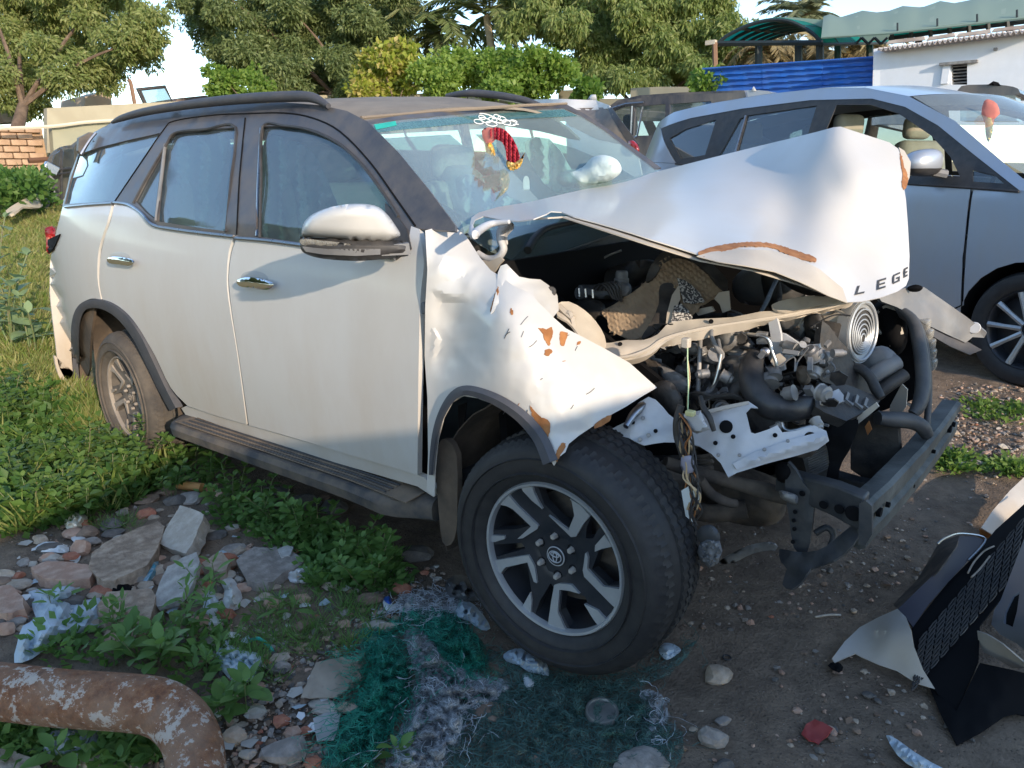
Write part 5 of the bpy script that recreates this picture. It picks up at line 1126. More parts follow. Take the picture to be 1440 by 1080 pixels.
pillow('roof_fin', [(824,142),(831,133),(838,133),(840,143)], flat(4.4), .05, WHITE, hb, 4)
V, F = box_data((-4.0, 4.6, 1.0), (2.2, 1.3, 1.1)); obj('car_body', V, F, WHITE, hb, smooth=False)
# --- dark SUV with bright window line
ds = pcar('dark_suv', 'dark navy SUV with bright window trim parked behind the silver people carrier', (-4.4, 6.0, .3))
DS = flat(6.0)
panel('body_side', [(845,165),(856,150),(872,143),(905,137),(960,133),(1010,131),(1048,130),(1052,150),(1052,230),(850,230)], DS, DKBLUE, ds, 14, .05, holes=[[(857,170),(861,156),(876,150),(886,149),(889,190),(865,195)], [(890,191),(892,150),(936,146),(934,190)], [(940,190),(942,146),(1000,142),(1004,185)]])
panel('roof_panel', [(856,150),(872,143),(905,137),(960,133),(1048,130),(1046,127),(955,130),(900,134),(868,141)], flat(6.3), DKBLUE, ds, 14, .05)
for pl in ([(856,172),(860,154),(888,148),(891,192),(864,198)], [(889,193),(891,149),(937,145),(935,192)], [(939,192),(941,145),(1001,141),(1006,188)]): panel('side_window', pl, flat(6.04), GL_DARK, ds, 20, .01)
for pts in ([(889,149),(887,190)], [(904,150),(896,192),(872,199),(866,203)], [(858,153),(880,146),(905,144)]):
    obj('bright_trim', *tube_data([tuple(P(a, b, 5.97)) for a, b in pts], .012, 6), CHROMED, ds)
lump2 = pillow('headrest', cr([(876,165),(886,160),(896,165),(895,190),(878,190)], n=2), flat(6.6), .15, DASH, ds, 5)
V, F = box_data((-4.6, 7.0, 1.1), (3.0, 1.5, 1.0)); obj('cabin', V, F, DASH, ds, smooth=False)
# --- roof of a far car with fin antenna, right edge
fc = pcar('black_car', 'black car roof with fin antenna showing behind the windscreen of the silver people carrier', (-.3, 6.6, .3))
panel('roof_panel', cr([(1352,121),(1375,119),(1402,119),(1425,122),(1433,127),(1426,134),(1352,134)], n=2), flat(6.6), DKBLUE, fc, 6, .8)
pillow('roof_fin', [(1388,120),(1397,114),(1404,116),(1408,121)], flat(6.6), .05, BLACKV, fc, 4)
panel('side_window', [(1350,134),(1428,134),(1430,170),(1350,170)], flat(6.6), GL_DARK, fc, 12, .3)
lc = pcar('silver_saloon', 'small sliver of a pale silver car roof between the dark SUV and blue fence', (-2.6, 7.2, .3))
panel('roof_panel', cr([(1010,133),(1022,128),(1050,127),(1080,128),(1090,140),(1012,142)], n=2), flat(7.2), SILVER, lc, 6, .6)
pillow('roof_fin', [(1056,128),(1060,121),(1064,128)], flat(7.2), .05, WHITE, lc, 3)
# --- wrecked dark car far left
bw = pcar('wrecked_dark_car', 'wrecked dark hatchback with crushed nose standing by the brick wall', tuple(P(90,290,-12,0)))
BW = tps([(60,290,-12,0),(112,300,-12.6,0),(112,205,-12.8,0),(75,215,-12.2,0)])
DW = mat('dusty_dark_wreck_paint', (.05,.05,.042), (.10,.09,.07), 3, rough=.5, dust=.5, dustc=(.22,.19,.14))
pillow('car_body', cr([(58,262),(62,240),(70,218),(84,207),(100,204),(114,204),(114,300),(90,294),(66,288),(60,276)], n=2), BW, .7, DW, bw, 5, edge=8)
panel('side_window', [(72,236),(77,218),(86,211),(84,236)], lambda a, b: BW(a, b)-ray(a, b)*.42, GL_DARK, bw, 6, .02)
panel('side_window', [(88,236),(90,210),(104,208),(104,234)], lambda a, b: BW(a, b)-ray(a, b)*.42, GL_DARK, bw, 6, .02)
for pts in ([(72,240),(106,236)], [(86,210),(86,286)], [(74,246),(104,242)]): obj('door_seam', *tube_data([tuple(BW(a, b)-ray(a, b)*.43) for a, b in pts], .02, 5), TRIM, bw)
rr_ = random.Random(4)
for k in range(14):
    a, b = rr_.uniform(58, 72), rr_.uniform(236, 288); bevelled('crushed_nose_piece', BW(a, b)-ray(a, b)*.4, (rr_.uniform(.05,.2), rr_.uniform(.05,.2), rr_.uniform(.05,.16)), rr_.choice([BLACKV, TRIM, PLASG, CHROMED]), bw, Matrix.Rotation(rr_.uniform(0, 3), 3, 'X'), bev=.01)
# loose panel and sticks in the grass far left
lp = panel('scrap_body_panel', cr([(8,296),(26,284),(44,275),(58,272),(60,290),(48,292),(34,290),(24,296),(14,302)], n=2), tps([(8,296,-10.5,0),(60,272,-11.3,0),(60,290,-11,0),(30,300,-10.2,0)]), mat('dusty_beige_panel', (.42,.36,.28), (.55,.47,.37), 3, rough=.8), None, 5, .03, disp=lambda a, b: .05*nz(a, b, 1, .1), pivot=tuple(P(40,290,-11,0)))
tagm(lp, 'crumpled beige body panel lying in the grass in front of the brick wall', 'scrap panel')
st_ = tube('wooden_pole', [P(40,226,-13,0), P(74,224,-13,0)], .05, mat('rusty_bar', (.12,.06,.035), rough=.9), None, 6, pivot=tuple(P(57,225,-13,0))); tagm(st_, 'rusty bar sticking out beside the wrecked dark car', 'bar')
# ================================================================== walls and buildings
WALLM = mat('beige_wall_render', (.33,.30,.22), (.38,.35,.26), 1.5, rough=.9, bmp=.15, bscale=8)
PANELW = mat('grey_green_wall_panel', (.27,.27,.20), (.31,.30,.22), 1.2, rough=.9)
BRICKM = mat('orange_brick', (.34,.22,.14), (.44,.30,.20), 3, rough=.9, bmp=.3, bscale=30)
MORT = mat('pale_mortar', (.36,.24,.15), rough=.95)
bwall = thing('brick_wall', 'orange brick wall at the left edge beside the wrecked dark car', 'wall', (-16, 1.5, 1.3))
V, F = box_data((-16.12, 1.75, 1.6), (.14, 2.75, 1.5)); obj('mortar_bed', V, F, MORT, bwall, smooth=False)
bme = None; z = 1.08; row = 0
while z < 2.30:
    y = .45+(.13 if row % 2 else 0)
    while y < 3.05:
        L_ = .26*random.uniform(.9, 1.0)
        if bme is None:
            b0 = bevelled('brick', (0,0,0), (.12,.255,.105), BRICKM, None, bev=.01, seg=1)
            bme = b0.data; bw_ = b0
        else: bw_ = b0.copy(); col.objects.link(bw_)
        bw_.parent = bwall; bw_.location = Vector((-16.0+random.uniform(-.012,.012), y, z))-Vector((-16, 1.5, 1.3)); bw_.rotation_euler = (random.uniform(-.02,.02), 0, random.uniform(-.03,.03))
        y += .275
    z += .122; row += 1
def wallbox(name, label, pts, x_or_y, ax, m, th=.2, kind=None):
    o = panel(name, pts, flat(x_or_y, ax), m, None, 40, th, pivot=tuple(P(pts[0][0], pts[0][1], x_or_y, ax)), smooth=False); return tagm(o, label, 'wall')
wallbox('boundary_wall', 'grey green boundary wall panel right of the brick wall', [(73,178),(120,173),(172,169),(260,166),(260,330),(84,330)], -15.6, 0, PANELW)
wallbox('boundary_wall', 'long pale boundary wall running under the trees behind the crashed SUV', [(66,152),(240,143),(440,134),(600,131),(700,131),(700,180),(66,215)], -17.5, 0, WALLM)
wallbox('boundary_wall', 'beige boundary wall with raised pillar behind the dark SUV', [(690,140),(785,139),(785,127),(821,126),(822,139),(886,138),(887,124),(925,122),(1000,122),(1000,170),(690,170)], 12.5, 1, WALLM)
cop = tube('pipe_on_wall', [P(-10,181,-15.5,0), P(70,178,-15.5,0), P(120,172,-15.5,0), P(168,169,-15.5,0)], .035, mat('pale_pipe', (.55,.5,.4), rough=.8), None, 6, pivot=tuple(P(70,178,-15.5,0))); tagm(cop, 'pale pipe running along the top of the brick wall', 'pipe')
post_ = tube('wooden_post', [P(190,150,-18,0), P(184,118,-18,0), P(180,112,-18,0)], .05, mat('old_wood', (.2,.12,.08), rough=.9), None, 6, pivot=tuple(P(190,150,-18,0))); tagm(post_, 'thin brown post leaning above the wall beside the glass frame', 'post')
gfm = thing('glass_frame', 'tilted vehicle windscreen frame showing above the boundary wall', 'windscreen', tuple(P(220,150,-18.5,0)))
tube('frame', [P(a, b, -18.5, 0) for a, b in [(206,152),(193,126),(232,122),(246,150),(206,152)]], .045, TRIM, gfm, 6, smoothp=False)
panel('glass', [(206,152),(193,126),(232,122),(246,150)], flat(-18.5, 0), GL_DARK, gfm, 20, .01)
tube('cross_bar', [P(196,124,-18.5,0), P(207,150,-18.5,0)], .03, TRIM, gfm, 6)
fb = panel('far_building', [(118,156),(120,136),(150,128),(156,126),(158,152)], flat(-24, 0), mat('far_plaster', (.55,.42,.32), (.6,.5,.4), 1, rough=.9), None, 12, 2, pivot=tuple(P(140,150,-24,0)), smooth=False); tagm(fb, 'far pinkish building corner below the left tree', 'building')
fb = panel('far_building', [(-20,174),(-20,150),(20,148),(46,150),(46,170)], flat(-24, 0), mat('far_plaster_grey', (.42,.40,.38), (.3,.22,.17), 1, rough=.9), None, 12, 2, pivot=tuple(P(0,165,-24,0)), smooth=False); tagm(fb, 'grey and brown building behind the left tree at the picture edge', 'building')
fb = panel('far_roof', [(244,146),(250,138),(290,134),(300,140),(300,150)], flat(-24, 0), mat('far_dark_roof', (.16,.13,.12), rough=.9), None, 12, 2, pivot=tuple(P(260,145,-24,0)), smooth=False); tagm(fb, 'low dark roof beyond the boundary wall between two trees', 'building')
# blue corrugated fence
bf = thing('blue_fence', 'bright blue corrugated metal fence under the green canopy', 'fence', tuple(P(1100,150,10.2)))
BLUEM = mat('blue_sheet_metal', (.012,.10,.42), (.02,.14,.50), 2, rough=.4, dust=.15)
btop = lambda a: 97-.068*(a-988)
for k in range(3):
    a0 = 988+k*84; a1 = a0+84.5
    panel('corrugated_sheet', [(a0,btop(a0)),(a1,btop(a1)),(a1,160),(a0,160)], flat(10.2-.012*(k % 2)), BLUEM, bf, 2.2, .012, disp=lambda a, b: .035*max(-.3, math.sin((b-btop(a))*.80)), sharp=60)
for a in (990, 1074, 1158, 1236): tube('fence_post', [P(a, btop(a)+2, 10.35), P(a, 165, 10.35)], .03, FRAME, bf, 6)
tube('top_rail', [P(988,97,10.16), P(1238,80,10.16)], .018, BLUEM, bf, 6)
# white hut
HUTM = mat('white_painted_plaster', (.66,.72,.80), (.76,.80,.86), 1.3, rough=.85, bmp=.2, bscale=6, dust=.25, dustc=(.4,.36,.3), dscale=1.5)
hut = thing('white_hut', 'low white plastered hut with corrugated roof and small slatted window', 'building', tuple(P(1340,150,10)))
wh_ = [(1337,90),(1360,89),(1360,119),(1338,119)]
panel('wall', [(1239,67),(1300,59),(1380,49),(1470,38),(1470,175),(1236,175)], flat(10.0), HUTM, hut, 20, .15, holes=[wh_], smooth=False)
pL = P(1239,67,10.0); pL2 = P(1236,175,10.0)
obj('wall', [pL, pL2, pL2+Vector((-.3,3,0)), pL+Vector((-.3,3,0))], [[0,1,2,3]], HUTM, hut, smooth=False, th=.1)
panel('window_recess', [(1334,86),(1364,85),(1364,123),(1334,123)], flat(10.13), BLACKV, hut, 20, .02)
for k in range(6):
    b = 93+k*4.6; V, F = box_data(P(1348.5, b, 10.06), (.23, .03, .012), Matrix.Rotation(R(25), 3, 'X')); obj('window_slat', V, F, CASTAL, hut, smooth=False)
V, F = box_data(P(1348,88.5,9.97), (.46,.1,.035)); obj('lintel', V, F, CASTAL, hut, smooth=False)
V, F = box_data(P(1330,105,9.99), (.09,.05,.24)); obj('plaster_patch', V, F, HUTM, hut, smooth=False)
V, F = box_data(P(1400,69,9.97), (.04,.06,.03)); obj('wall_bracket', V, F, CASTAL, hut, smooth=False)
rp0 = P(1234,69,9.75); rp1 = P(1475,38,9.75); V = []; F = []; N_ = 150
for i in range(N_+1):
    s = i/N_; p = rp0.lerp(rp1, s); zc = .022*math.sin(i*1.35)
    V += [p+Vector((0,0,zc)), p+Vector((0,3.5,.25+zc)), p+Vector((0,3.5,.235+zc)), p+Vector((0,0,zc-.018))]
for i in range(N_):
    for k in range(4): F.append([i*4+k, i*4+(k+1)%4, i*4+4+(k+1)%4, i*4+4+k])
obj('corrugated_roof', V, F, mat('old_cement_sheet', (.42,.38,.36), (.55,.5,.47), 3, rough=.9), hut)
ROOFB = mat('pinkish_weathered_roof', (.34,.27,.23), (.48,.41,.36), 4, rough=.9)
rr2 = random.Random(8)
for (a0, a1, b0) in ((1246,1300,62),(1302,1342,57),(1344,1392,52),(1394,1450,45)):
    panel('loose_roof_sheet', [(a0,b0),(a0+4,b0-5),(a1,b0-11),(a1,b0-6)], flat(10.4), ROOFB, hut, 10, .06)
# green arched canopies
TEAL = leafmat('teal_canopy_sheet', [(.015,.30,.26), (.02,.38,.33)], trans=.7, rough=.4, scale=.4)
PALE = leafmat('pale_green_canopy_sheet', [(.26,.36,.31), (.38,.46,.40)], trans=.35, rough=.5, scale=.5)
CF = mat('dark_canopy_frame', (.02,.03,.035), rough=.6)
cn = thing('green_canopy', 'green barrel arched canopy on dark posts behind the blue fence', 'canopy', tuple(P(1100,95,13)))
A0 = cr([(1007,61),(1020,49),(1040,38),(1060,30),(1085,25),(1108,26),(1130,35),(1148,48),(1156,60)], False, 3)
A1 = cr([(1066,61),(1085,52),(1108,44),(1135,39),(1165,38),(1195,41),(1220,46),(1242,52),(1256,58)], False, 3)
def lerp3(i, s):
    p = P(A0[i].x, A0[i].y, 12.0); q = P(A1[i].x, A1[i].y, 15.5); return p.lerp(q, s)
V = []; F = []; n_ = len(A0)
for s in np.linspace(0, 1, 7):
    for i in range(n_): V.append(lerp3(i, s))
for k in range(6):
    for i in range(n_-1): F.append([k*n_+i, k*n_+i+1, (k+1)*n_+i+1, (k+1)*n_+i])
obj('arched_sheet', V, F, TEAL, cn, th=.01)
for s in (0, .2, .4, .6, .8, 1): obj('arch_rib', *tube_data([lerp3(i, s)-Vector((0,0,.04)) for i in range(n_)], .035, 6), CF, cn)
for i in (0, 6, 12, 18, n_-1): obj('purlin', *tube_data([lerp3(i, 0)-Vector((0,0,.03)), lerp3(i, 1)-Vector((0,0,.03))], .03, 6), CF, cn)
obj('tie_beam', *tube_data([lerp3(0, 0), lerp3(n_-1, 0)], .05, 6), CF, cn); obj('tie_beam', *tube_data([lerp3(0, 1), lerp3(n_-1, 1)], .05, 6), CF, cn)
for (a, b, y) in ((1067,62,12.3),(1123,62,12.3),(1153,58,12.1),(1178,63,15),(1223,60,15.4)):
    obj('post', *tube_data([P(a, b, y), P(a, 110, y)], .07, 6), CF, cn)
obj('corner_post', *tube_data([P(1005,60,11.9), P(1006,100,11.9)], .05, 6), MATS['old_wood'], cn)
obj('lamp_on_post', *box_data(P(1000,60,11.9), (.2,.1,.08)), CREAM, cn, smooth=False)
V, F = join([tube_data([P(1158+k*9, 53+ (k % 2)*9, 13.5), P(1167+k*9, 53+((k+1) % 2)*9, 13.5)], .025, 5) for k in range(10)]); obj('lattice_girder', V, F, CF, cn)
cn2 = thing('long_pale_canopy', 'long pale green curved canopy roof above the white hut', 'canopy', tuple(P(1300,80,12)))
LB = [(1155,52),(1200,50),(1250,46),(1300,40),(1360,33),(1420,27),(1480,20)]; LT = [(1158,29),(1185,24),(1250,16),(1300,10),(1360,3),(1420,-6),(1480,-14)]
V = []; F = []
for (a, b), (c, d) in zip(cr(LB, False, 3), cr(LT, False, 3)):
    p = P(a, b, 11.0); q = P(c, d, 13.2); m1 = p.lerp(q, .45)+Vector((0, 0, .18+.04*math.sin(a*.12))); V += [p, p.lerp(m1, .5)+Vector((0,0,.06)), m1, q]
for i in range(len(V)//4-1):
    for k in range(3): F.append([i*4+k, i*4+k+1, i*4+5+k, i*4+4+k])
obj('curved_sheet', V, F, PALE, cn2, th=.01)
panel('curved_sheet', [(1085,25),(1110,24),(1160,28),(1190,36),(1182,50),(1158,52),(1148,46),(1130,34),(1108,26)], flat(12.8), PALE, cn2, 10, .01)
panel('under_sheet', [(1176,52),(1250,47),(1252,56),(1200,60)], flat(14.), PALE, cn2, 14, .01)
TE2 = [TEAL, MATS['blue_sheet_metal']]
for k in range(8):
    a0 = 1254+k*27; f = lambda a: 45-.125*(a-1254)
    panel('under_sheet', [(a0,f(a0)+1),(a0+26,f(a0+26)+1),(a0+26,f(a0+26)+10),(a0,f(a0)+10)], flat(12.6), TE2[1 if k > 5 else 0], cn2, 14, .01)
    obj('strut', *tube_data([P(a0, f(a0)-2, 12.4), P(a0+1, f(a0)+14, 12.4)], .035, 5), CF, cn2)
obj('edge_beam', *tube_data([P(1250,54,12.5), P(1480,26,12.5)], .035, 5), CF, cn2); obj('edge_beam', *tube_data([P(1155,53,11.0), P(1250,47,11.), P(1480,21,11.0)], .02, 5), PALE, cn2)
for a in (1262, 1318, 1374, 1430): obj('finial', *tube_data([P(a, 44-.11*(a-1254), 11), P(a, 33-.11*(a-1254), 11)], .015, 5), CF, cn2)
obj('post', *tube_data([P(1292,44,12.8), P(1292,120,12.8)], .06, 6), CF, cn2); obj('post', *tube_data([P(1420,34,12.8), P(1420,120,12.8)], .06, 6), CF, cn2)
# ================================================================== trees and shrubs beyond the walls
def leaves_mesh(name, C, Dn, size, wid, m, parent, shape=4, pivot=None, kind=None):
    """C: leaf bases (n,3), Dn: directions (n,3); flat narrow leaves as folded quads"""
    n = len(C); rd = rng.normal(size=(n, 3)); side = np.cross(Dn, rd); side /= np.linalg.norm(side, axis=1, keepdims=True)+1e-9
    L = (size*(.6+.8*rng.random(n)))[:, None]; W = L*wid
    nn = np.cross(side, Dn)
    p0 = C; p1 = C+Dn*L*.45+side*W+nn*W*.3; p2 = C+Dn*L; p3 = C+Dn*L*.45-side*W+nn*W*.3
    V = np.stack([p0, p1, p2, p3], 1).reshape(-1, 3)
    if parent is not None: V = V-np.array(ORG[parent.name][0])
    elif pivot is not None: V = V-np.array(pivot)
    me = bpy.data.meshes.new(name); me.vertices.add(4*n); me.vertices.foreach_set('co', V.astype(np.float32).ravel())
    idx = np.arange(n)[:, None]*4; tri = np.concatenate([idx+0, idx+1, idx+2, idx+0, idx+2, idx+3], 1).ravel()
    me.loops.add(6*n); me.loops.foreach_set('vertex_index', tri.astype(np.int32)); me.polygons.add(2*n)
    me.polygons.foreach_set('loop_start', np.arange(0, 6*n, 3).astype(np.int32)); me.update(calc_edges=True); me.validate()
    me.materials.append(m); o = bpy.data.objects.new(name, me); col.objects.link(o)
    if parent is not None: o.parent = parent; ORG[o.name] = ORG[parent.name]
    elif pivot is not None: o.location = pivot
    if kind: o['kind'] = kind
    return o
def crown(clumps, per, size, wid, droop, m, parent, name='crown', jit=.6):
    Cs = []; Ds = []
    for c, r in clumps:
        k = max(6, int(per*2.2*(r/.35)**2)); d = rng.normal(size=(k, 3)); d /= np.linalg.norm(d, axis=1, keepdims=True)
        rad = r*(.35+.65*rng.random((k, 1))**.5); q = np.array(c)+d*rad*np.array([1, 1, .62]); Cs.append(q)
        dd = d*jit+rng.normal(size=(k, 3))*.5+np.array([0, 0, -droop]); dd /= np.linalg.norm(dd, axis=1, keepdims=True); Ds.append(dd)
    return leaves_mesh(name, np.concatenate(Cs), np.concatenate(Ds), size, wid, m, parent)
def tree(name, label, blobs, t, base, dspread, m, trunk_m, per=60, size=.2, wid=.16, droop=.5, cl=.3, dens=9, cat='tree', group=None, trunk_r=.16, pxtrunk=None):
    b = Vector(base); tr = thing(name, label, cat, tuple(b), 0, group); clumps = []; heads = []
    for (x, y, r_) in blobs:
        dz = t+random.uniform(-1, 1)*dspread; c = D(x, y, dz); Rm = r_/FPX*dz; heads.append((c, Rm))
        for k in range(max(5, int(dens*(Rm/.43)**2))):
            d = Vector((random.gauss(0, 1), random.gauss(0, 1), random.gauss(0, 1)*.9)).normalized(); rr = Rm*random.uniform(.45, 1.02)
            clumps.append((tuple(c+d*rr), cl*random.uniform(.6, 1.3)))
    crown(clumps, per, size, wid, droop, m, tr)
    parts = []
    cen = sum((h[0] for h in heads), Vector())/len(heads)
    fork = b.lerp(Vector((cen.x, cen.y, b.z)), .5)+Vector((0, 0, max(.8, (cen.z-b.z)*.45)))
    obj('trunk', *tube_data(cr([tuple(b-Vector((0,0,.3))), tuple(b.lerp(fork, .5)+Vector((.1, .1, 0))), tuple(fork)], False, 5), [trunk_r*(1.25-.5*i/10) for i in range(11)], 10), trunk_m, tr)
    for h, r_ in heads[::14]:
        mid = fork.lerp(h, .5)+Vector((random.uniform(-.2,.2), random.uniform(-.2,.2), .25)); parts.append(tube_data(cr([tuple(fork), tuple(mid), tuple(h)], False, 4), [trunk_r*(.42-.045*i) for i in range(9)], 6))
    V, F = join(parts); obj('limbs', V, F, trunk_m, tr)
    return tr
L_FEATH = leafmat('feathery_leaf', [(.07,.115,.03), (.135,.19,.055), (.20,.255,.085), (.26,.285,.115)], trans=.4)
L_FEATH2 = leafmat('bluish_feathery_leaf', [(.075,.11,.04), (.14,.185,.07), (.20,.245,.105), (.27,.29,.145)], trans=.4)
L_BRIGHT = leafmat('bright_shrub_leaf', [(.06,.13,.025), (.12,.21,.04), (.22,.31,.07)], trans=.45)
L_PALM = leafmat('palm_leaf', [(.07,.11,.035), (.12,.16,.06), (.19,.2,.09)], trans=.3)
L_DRY = leafmat('dry_palm_leaf', [(.22,.17,.09), (.3,.25,.13)], trans=.3)
BARK = mat('brown_bark', (.10,.07,.05), (.17,.12,.085), 6, rough=.95, bmp=.5, bscale=20)
def blobs_in(poly, r, step, jit=.35):
    out = []; xs = [p[0] for p in poly]; ys_ = [p[1] for p in poly]; y = min(ys_)
    while y <= max(ys_):
        x = min(xs)
        while x <= max(xs):
            q = (x+random.uniform(-jit, jit)*step, y+random.uniform(-jit, jit)*step)
            if pip(q, poly): out.append((q[0], q[1], r*random.uniform(.75, 1.15)))
            x += step
        y += step*.85
    return out
TA = blobs_in([(-60,-70),(150,-60),(190,-5),(225,25),(232,45),(205,62),(215,90),(180,100),(185,118),(160,135),(110,118),(70,150),(30,150),(-60,120)], 22, 30)
treeA = tree('feathery_tree', 'large feathery green tree in the top left corner above the brick wall', TA, 19.5, (-19.5, 3.0, 1.4), 1.6, L_FEATH, BARK, per=88, size=.125, wid=.17, droop=.6, cl=.24, dens=22)
TB = blobs_in([(260,-70),(560,-70),(575,10),(560,60),(545,110),(520,132),(470,138),(330,132),(345,110),(300,85),(290,45),(262,20)], 22, 30)
TB += [(255,8,12),(268,32,10),(305,62,14)]
treeB = tree('feathery_tree', 'broad dusty green feathery tree directly behind the roof of the crashed SUV', TB, 21.5, (-16.2, 12.2, 1.2), 1.8, L_FEATH2, BARK, per=88, size=.13, wid=.17, droop=.6, cl=.26, dens=21)
TC = blobs_in([(700,-70),(1000,-70),(1020,-10),(1022,40),(1030,75),(1045,92),(1000,100),(985,118),(960,122),(880,120),(800,110),(790,60),(720,50),(700,20)], 23, 31)
treeC = tree('feathery_tree', 'tall drooping feathery tree between the coconut palm and the green canopy', TC, 20.5, (-9.5, 16.5, .6), 1.8, L_FEATH, BARK, per=85, size=.15, wid=.15, droop=1.1, cl=.25, dens=21)
tree('round_tree', 'smaller leafy tree behind the corner post of the green canopy', blobs_in([(1000,-10),(1030,30),(1070,62),(1070,100),(1000,118),(985,60)], 17, 24), 22, (-8.6, 18.6, .6), .8, L_FEATH2, BARK, per=60, size=.16, wid=.25, droop=.3, cl=.26, dens=10)
def shrub(label, poly, t, base, m=L_BRIGHT, r=13, st=18, size=.11, per=95, name='leafy_shrub', **k): return tree(name, label, blobs_in(poly, r, st), t, base, .5, m, BARK, per=per, size=size, wid=.34, droop=.2, cl=.20, dens=10, cat='shrub', trunk_r=.06, **k)
shrub('bright green shrub spilling over the wall left of the broad feathery tree', [(285,95),(320,92),(370,110),(385,128),(375,138),(300,142),(290,120)], 18.5, (-14.6, 7.9, 1.2))
shrub('yellow green flowering shrub between the broad tree and the palm', [(515,70),(560,55),(585,75),(588,135),(500,135),(505,100)], 18, (-12.4, 10, 1.), leafmat('yellowish_shrub_leaf', [(.14,.2,.03), (.3,.34,.06), (.5,.36,.2)], trans=.4), size=.14)
shrub('dense bright green hedge bush in front of the palms', [(590,78),(640,72),(690,70),(690,132),(585,135)], 17.5, (-11.5, 10.6, .9))
shrub('dense bright green bush left of the beige wall pillar', [(690,78),(730,66),(770,75),(812,90),(815,112),(780,132),(690,134)], 17, (-9.9, 11.2, .9))
shrub('low leafy plant growing beside the blue fence', [(980,118),(990,102),(1008,110),(1015,128),(985,130)], 13.2, (-4.9, 9.6, .3), r=6, st=9, size=.09, per=80)
shrub('small climbing bush on the beige wall right of its pillar', [(822,118),(838,112),(842,136),(822,136)], 16, (-8.6, 12.2, .3), r=8, st=10)
# palms
def palm(name, label, base, top, nf, L, m, droop=.9, seed=1, trunk_m=BARK, tr=.14):
    rp = random.Random(seed); p = thing(name, label, 'palm tree', tuple(base)); b = Vector(base); tp = Vector(top)
    obj('trunk', *tube_data(cr([tuple(b), tuple(b.lerp(tp, .5)+Vector((.15, 0, 0))), tuple(tp)], False, 6), [tr*(1.2-.5*i/12) for i in range(13)], 10), trunk_m, p)
    for k in range(nf):
        az = 2*math.pi*k/nf+rp.uniform(-.2, .2); el = rp.uniform(-.3, 1.25); d = Vector((math.cos(az)*math.cos(el), math.sin(az)*math.cos(el), math.sin(el))); q = tp.copy(); pts = []; n = 14; Lk = L*rp.uniform(.8, 1.1)
        for i in range(n+1): pts.append(q.copy()); q += d*(Lk/n); d = (d+Vector((0, 0, -droop*1.6/n))).normalized()
        Cb = []; Db = []
        for i in range(1, n):
            for u in range(4):
                q = pts[i].lerp(pts[i+1], u/4); t = (pts[i+1]-pts[i]).normalized(); s = t.cross(Vector((0, 0, 1))).normalized()
                for sg in (-1, 1): Cb.append(tuple(q)); Db.append(tuple((s*sg+t*.75+Vector((0, 0, -.35))+Vector((rp.uniform(-.1,.1),)*3)).normalized()))
        fr = leaves_mesh('frond', np.array(Cb), np.array(Db), L*.20, .07, m, p)
        obj('frond_rib', *tube_data(pts, [.018*(1-.8*i/n) for i in range(n+1)], 5), m, fr)
    return p
palm('coconut_palm', 'bushy coconut palm with drooping fronds behind the green hedge', (-15.2, 14.6, 1.), D(615, 48, 21.5), 24, 2.0, L_PALM, 1.1, 2)
palm('coconut_palm', 'second palm with pale bare trunk right of the bushy palm', (-13.9, 14.4, 1.), D(684, 22, 20.5), 14, 1.9, L_PALM, .9, 5, mat('pale_palm_trunk', (.34,.27,.16), (.42,.34,.22), 6, rough=.9))
palm('date_palm', 'greyish date palm crown rising behind the arched green canopy', (-7.2, 24, .3), D(1135, 22, 27), 46, 1.7, leafmat('grey_green_palm', [(.13,.16,.09), (.2,.22,.13)], trans=.3), .7, 9, tr=.2)
for i, (a, y) in enumerate(((1070, 17), (1105, 18), (1150, 18), (1190, 17.5), (1228, 18))):
    palm('dry_palm', ['dry straw coloured palm under the arched canopy beside its left post', 'dry straw coloured palm under the arched canopy, second from its left', 'dry straw coloured palm in the middle under the arched canopy', 'dry straw coloured palm left of the last canopy post', 'dry straw coloured palm between the canopy and white hut'][i], tuple(P(a, 130, y)-Vector((0,0,1.5))), P(a, 74+3*(i % 2), y), 22, 1.2, L_DRY, 1.5, 20+i)
# trees standing behind the viewer, seen only as reflections in the windows
k = 0
for (x, y, s) in ((-13.5,-9.5,1.2),(-18,-9,1.1),(-9,-12,1.25),(-24,-13,1.2),(-14,-15,1.3),(-31,-16,1.3)):
    r0 = treeB.copy(); col.objects.link(r0); r0.location = (x, y, .5); r0.rotation_euler = (0, 0, k*1.3); r0.scale = (s*.8,)*3; r0['group'] = 'trees across the yard'
    r0['label'] = 'green feathery tree across the yard behind the viewer'
    for c in treeB.children: q = c.copy(); col.objects.link(q); q.parent = r0
    k += 1
# ================================================================== ground
def axis_vals(a, b, fa, fb, fine, n):
    lo = np.concatenate([fa-np.geomspace(fa-a, fine*2, n), [fa]]) if a < fa else np.array([fa])
    mid = np.arange(fa+fine, fb, fine); hi = fb+np.geomspace(fine*2, b-fb, n)
    return np.concatenate([lo, mid, [fb], hi])
xs_ = axis_vals(-260, 120, -4.2, 1.7, .028, 60); ys2 = axis_vals(-60, 260, -2.6, 3.2, .028, 60)
V = []
for x in xs_:
    for y in ys2:
        near = 1 if (-6 < x < 3 and -4 < y < 5) else .3
        h = terrain(x, y)
        h += near*(.018*noise.noise(Vector((x*2.2, y*2.2, 0)))+.009*noise.noise(Vector((x*7, y*7, 3)))+.005*noise.noise(Vector((x*19, y*19, 5))))
        lf = sstep(-.2, -.9, x)*sstep(-.9, -1.2, y)
        h += lf*(.02*abs(noise.noise(Vector((x*5, y*5, 9)))))
        V.append((x, y, h))
ny_ = len(ys2); F = [[i*ny_+j, (i+1)*ny_+j, (i+1)*ny_+j+1, i*ny_+j+1] for i in range(len(xs_)-1) for j in range(ny_-1)]
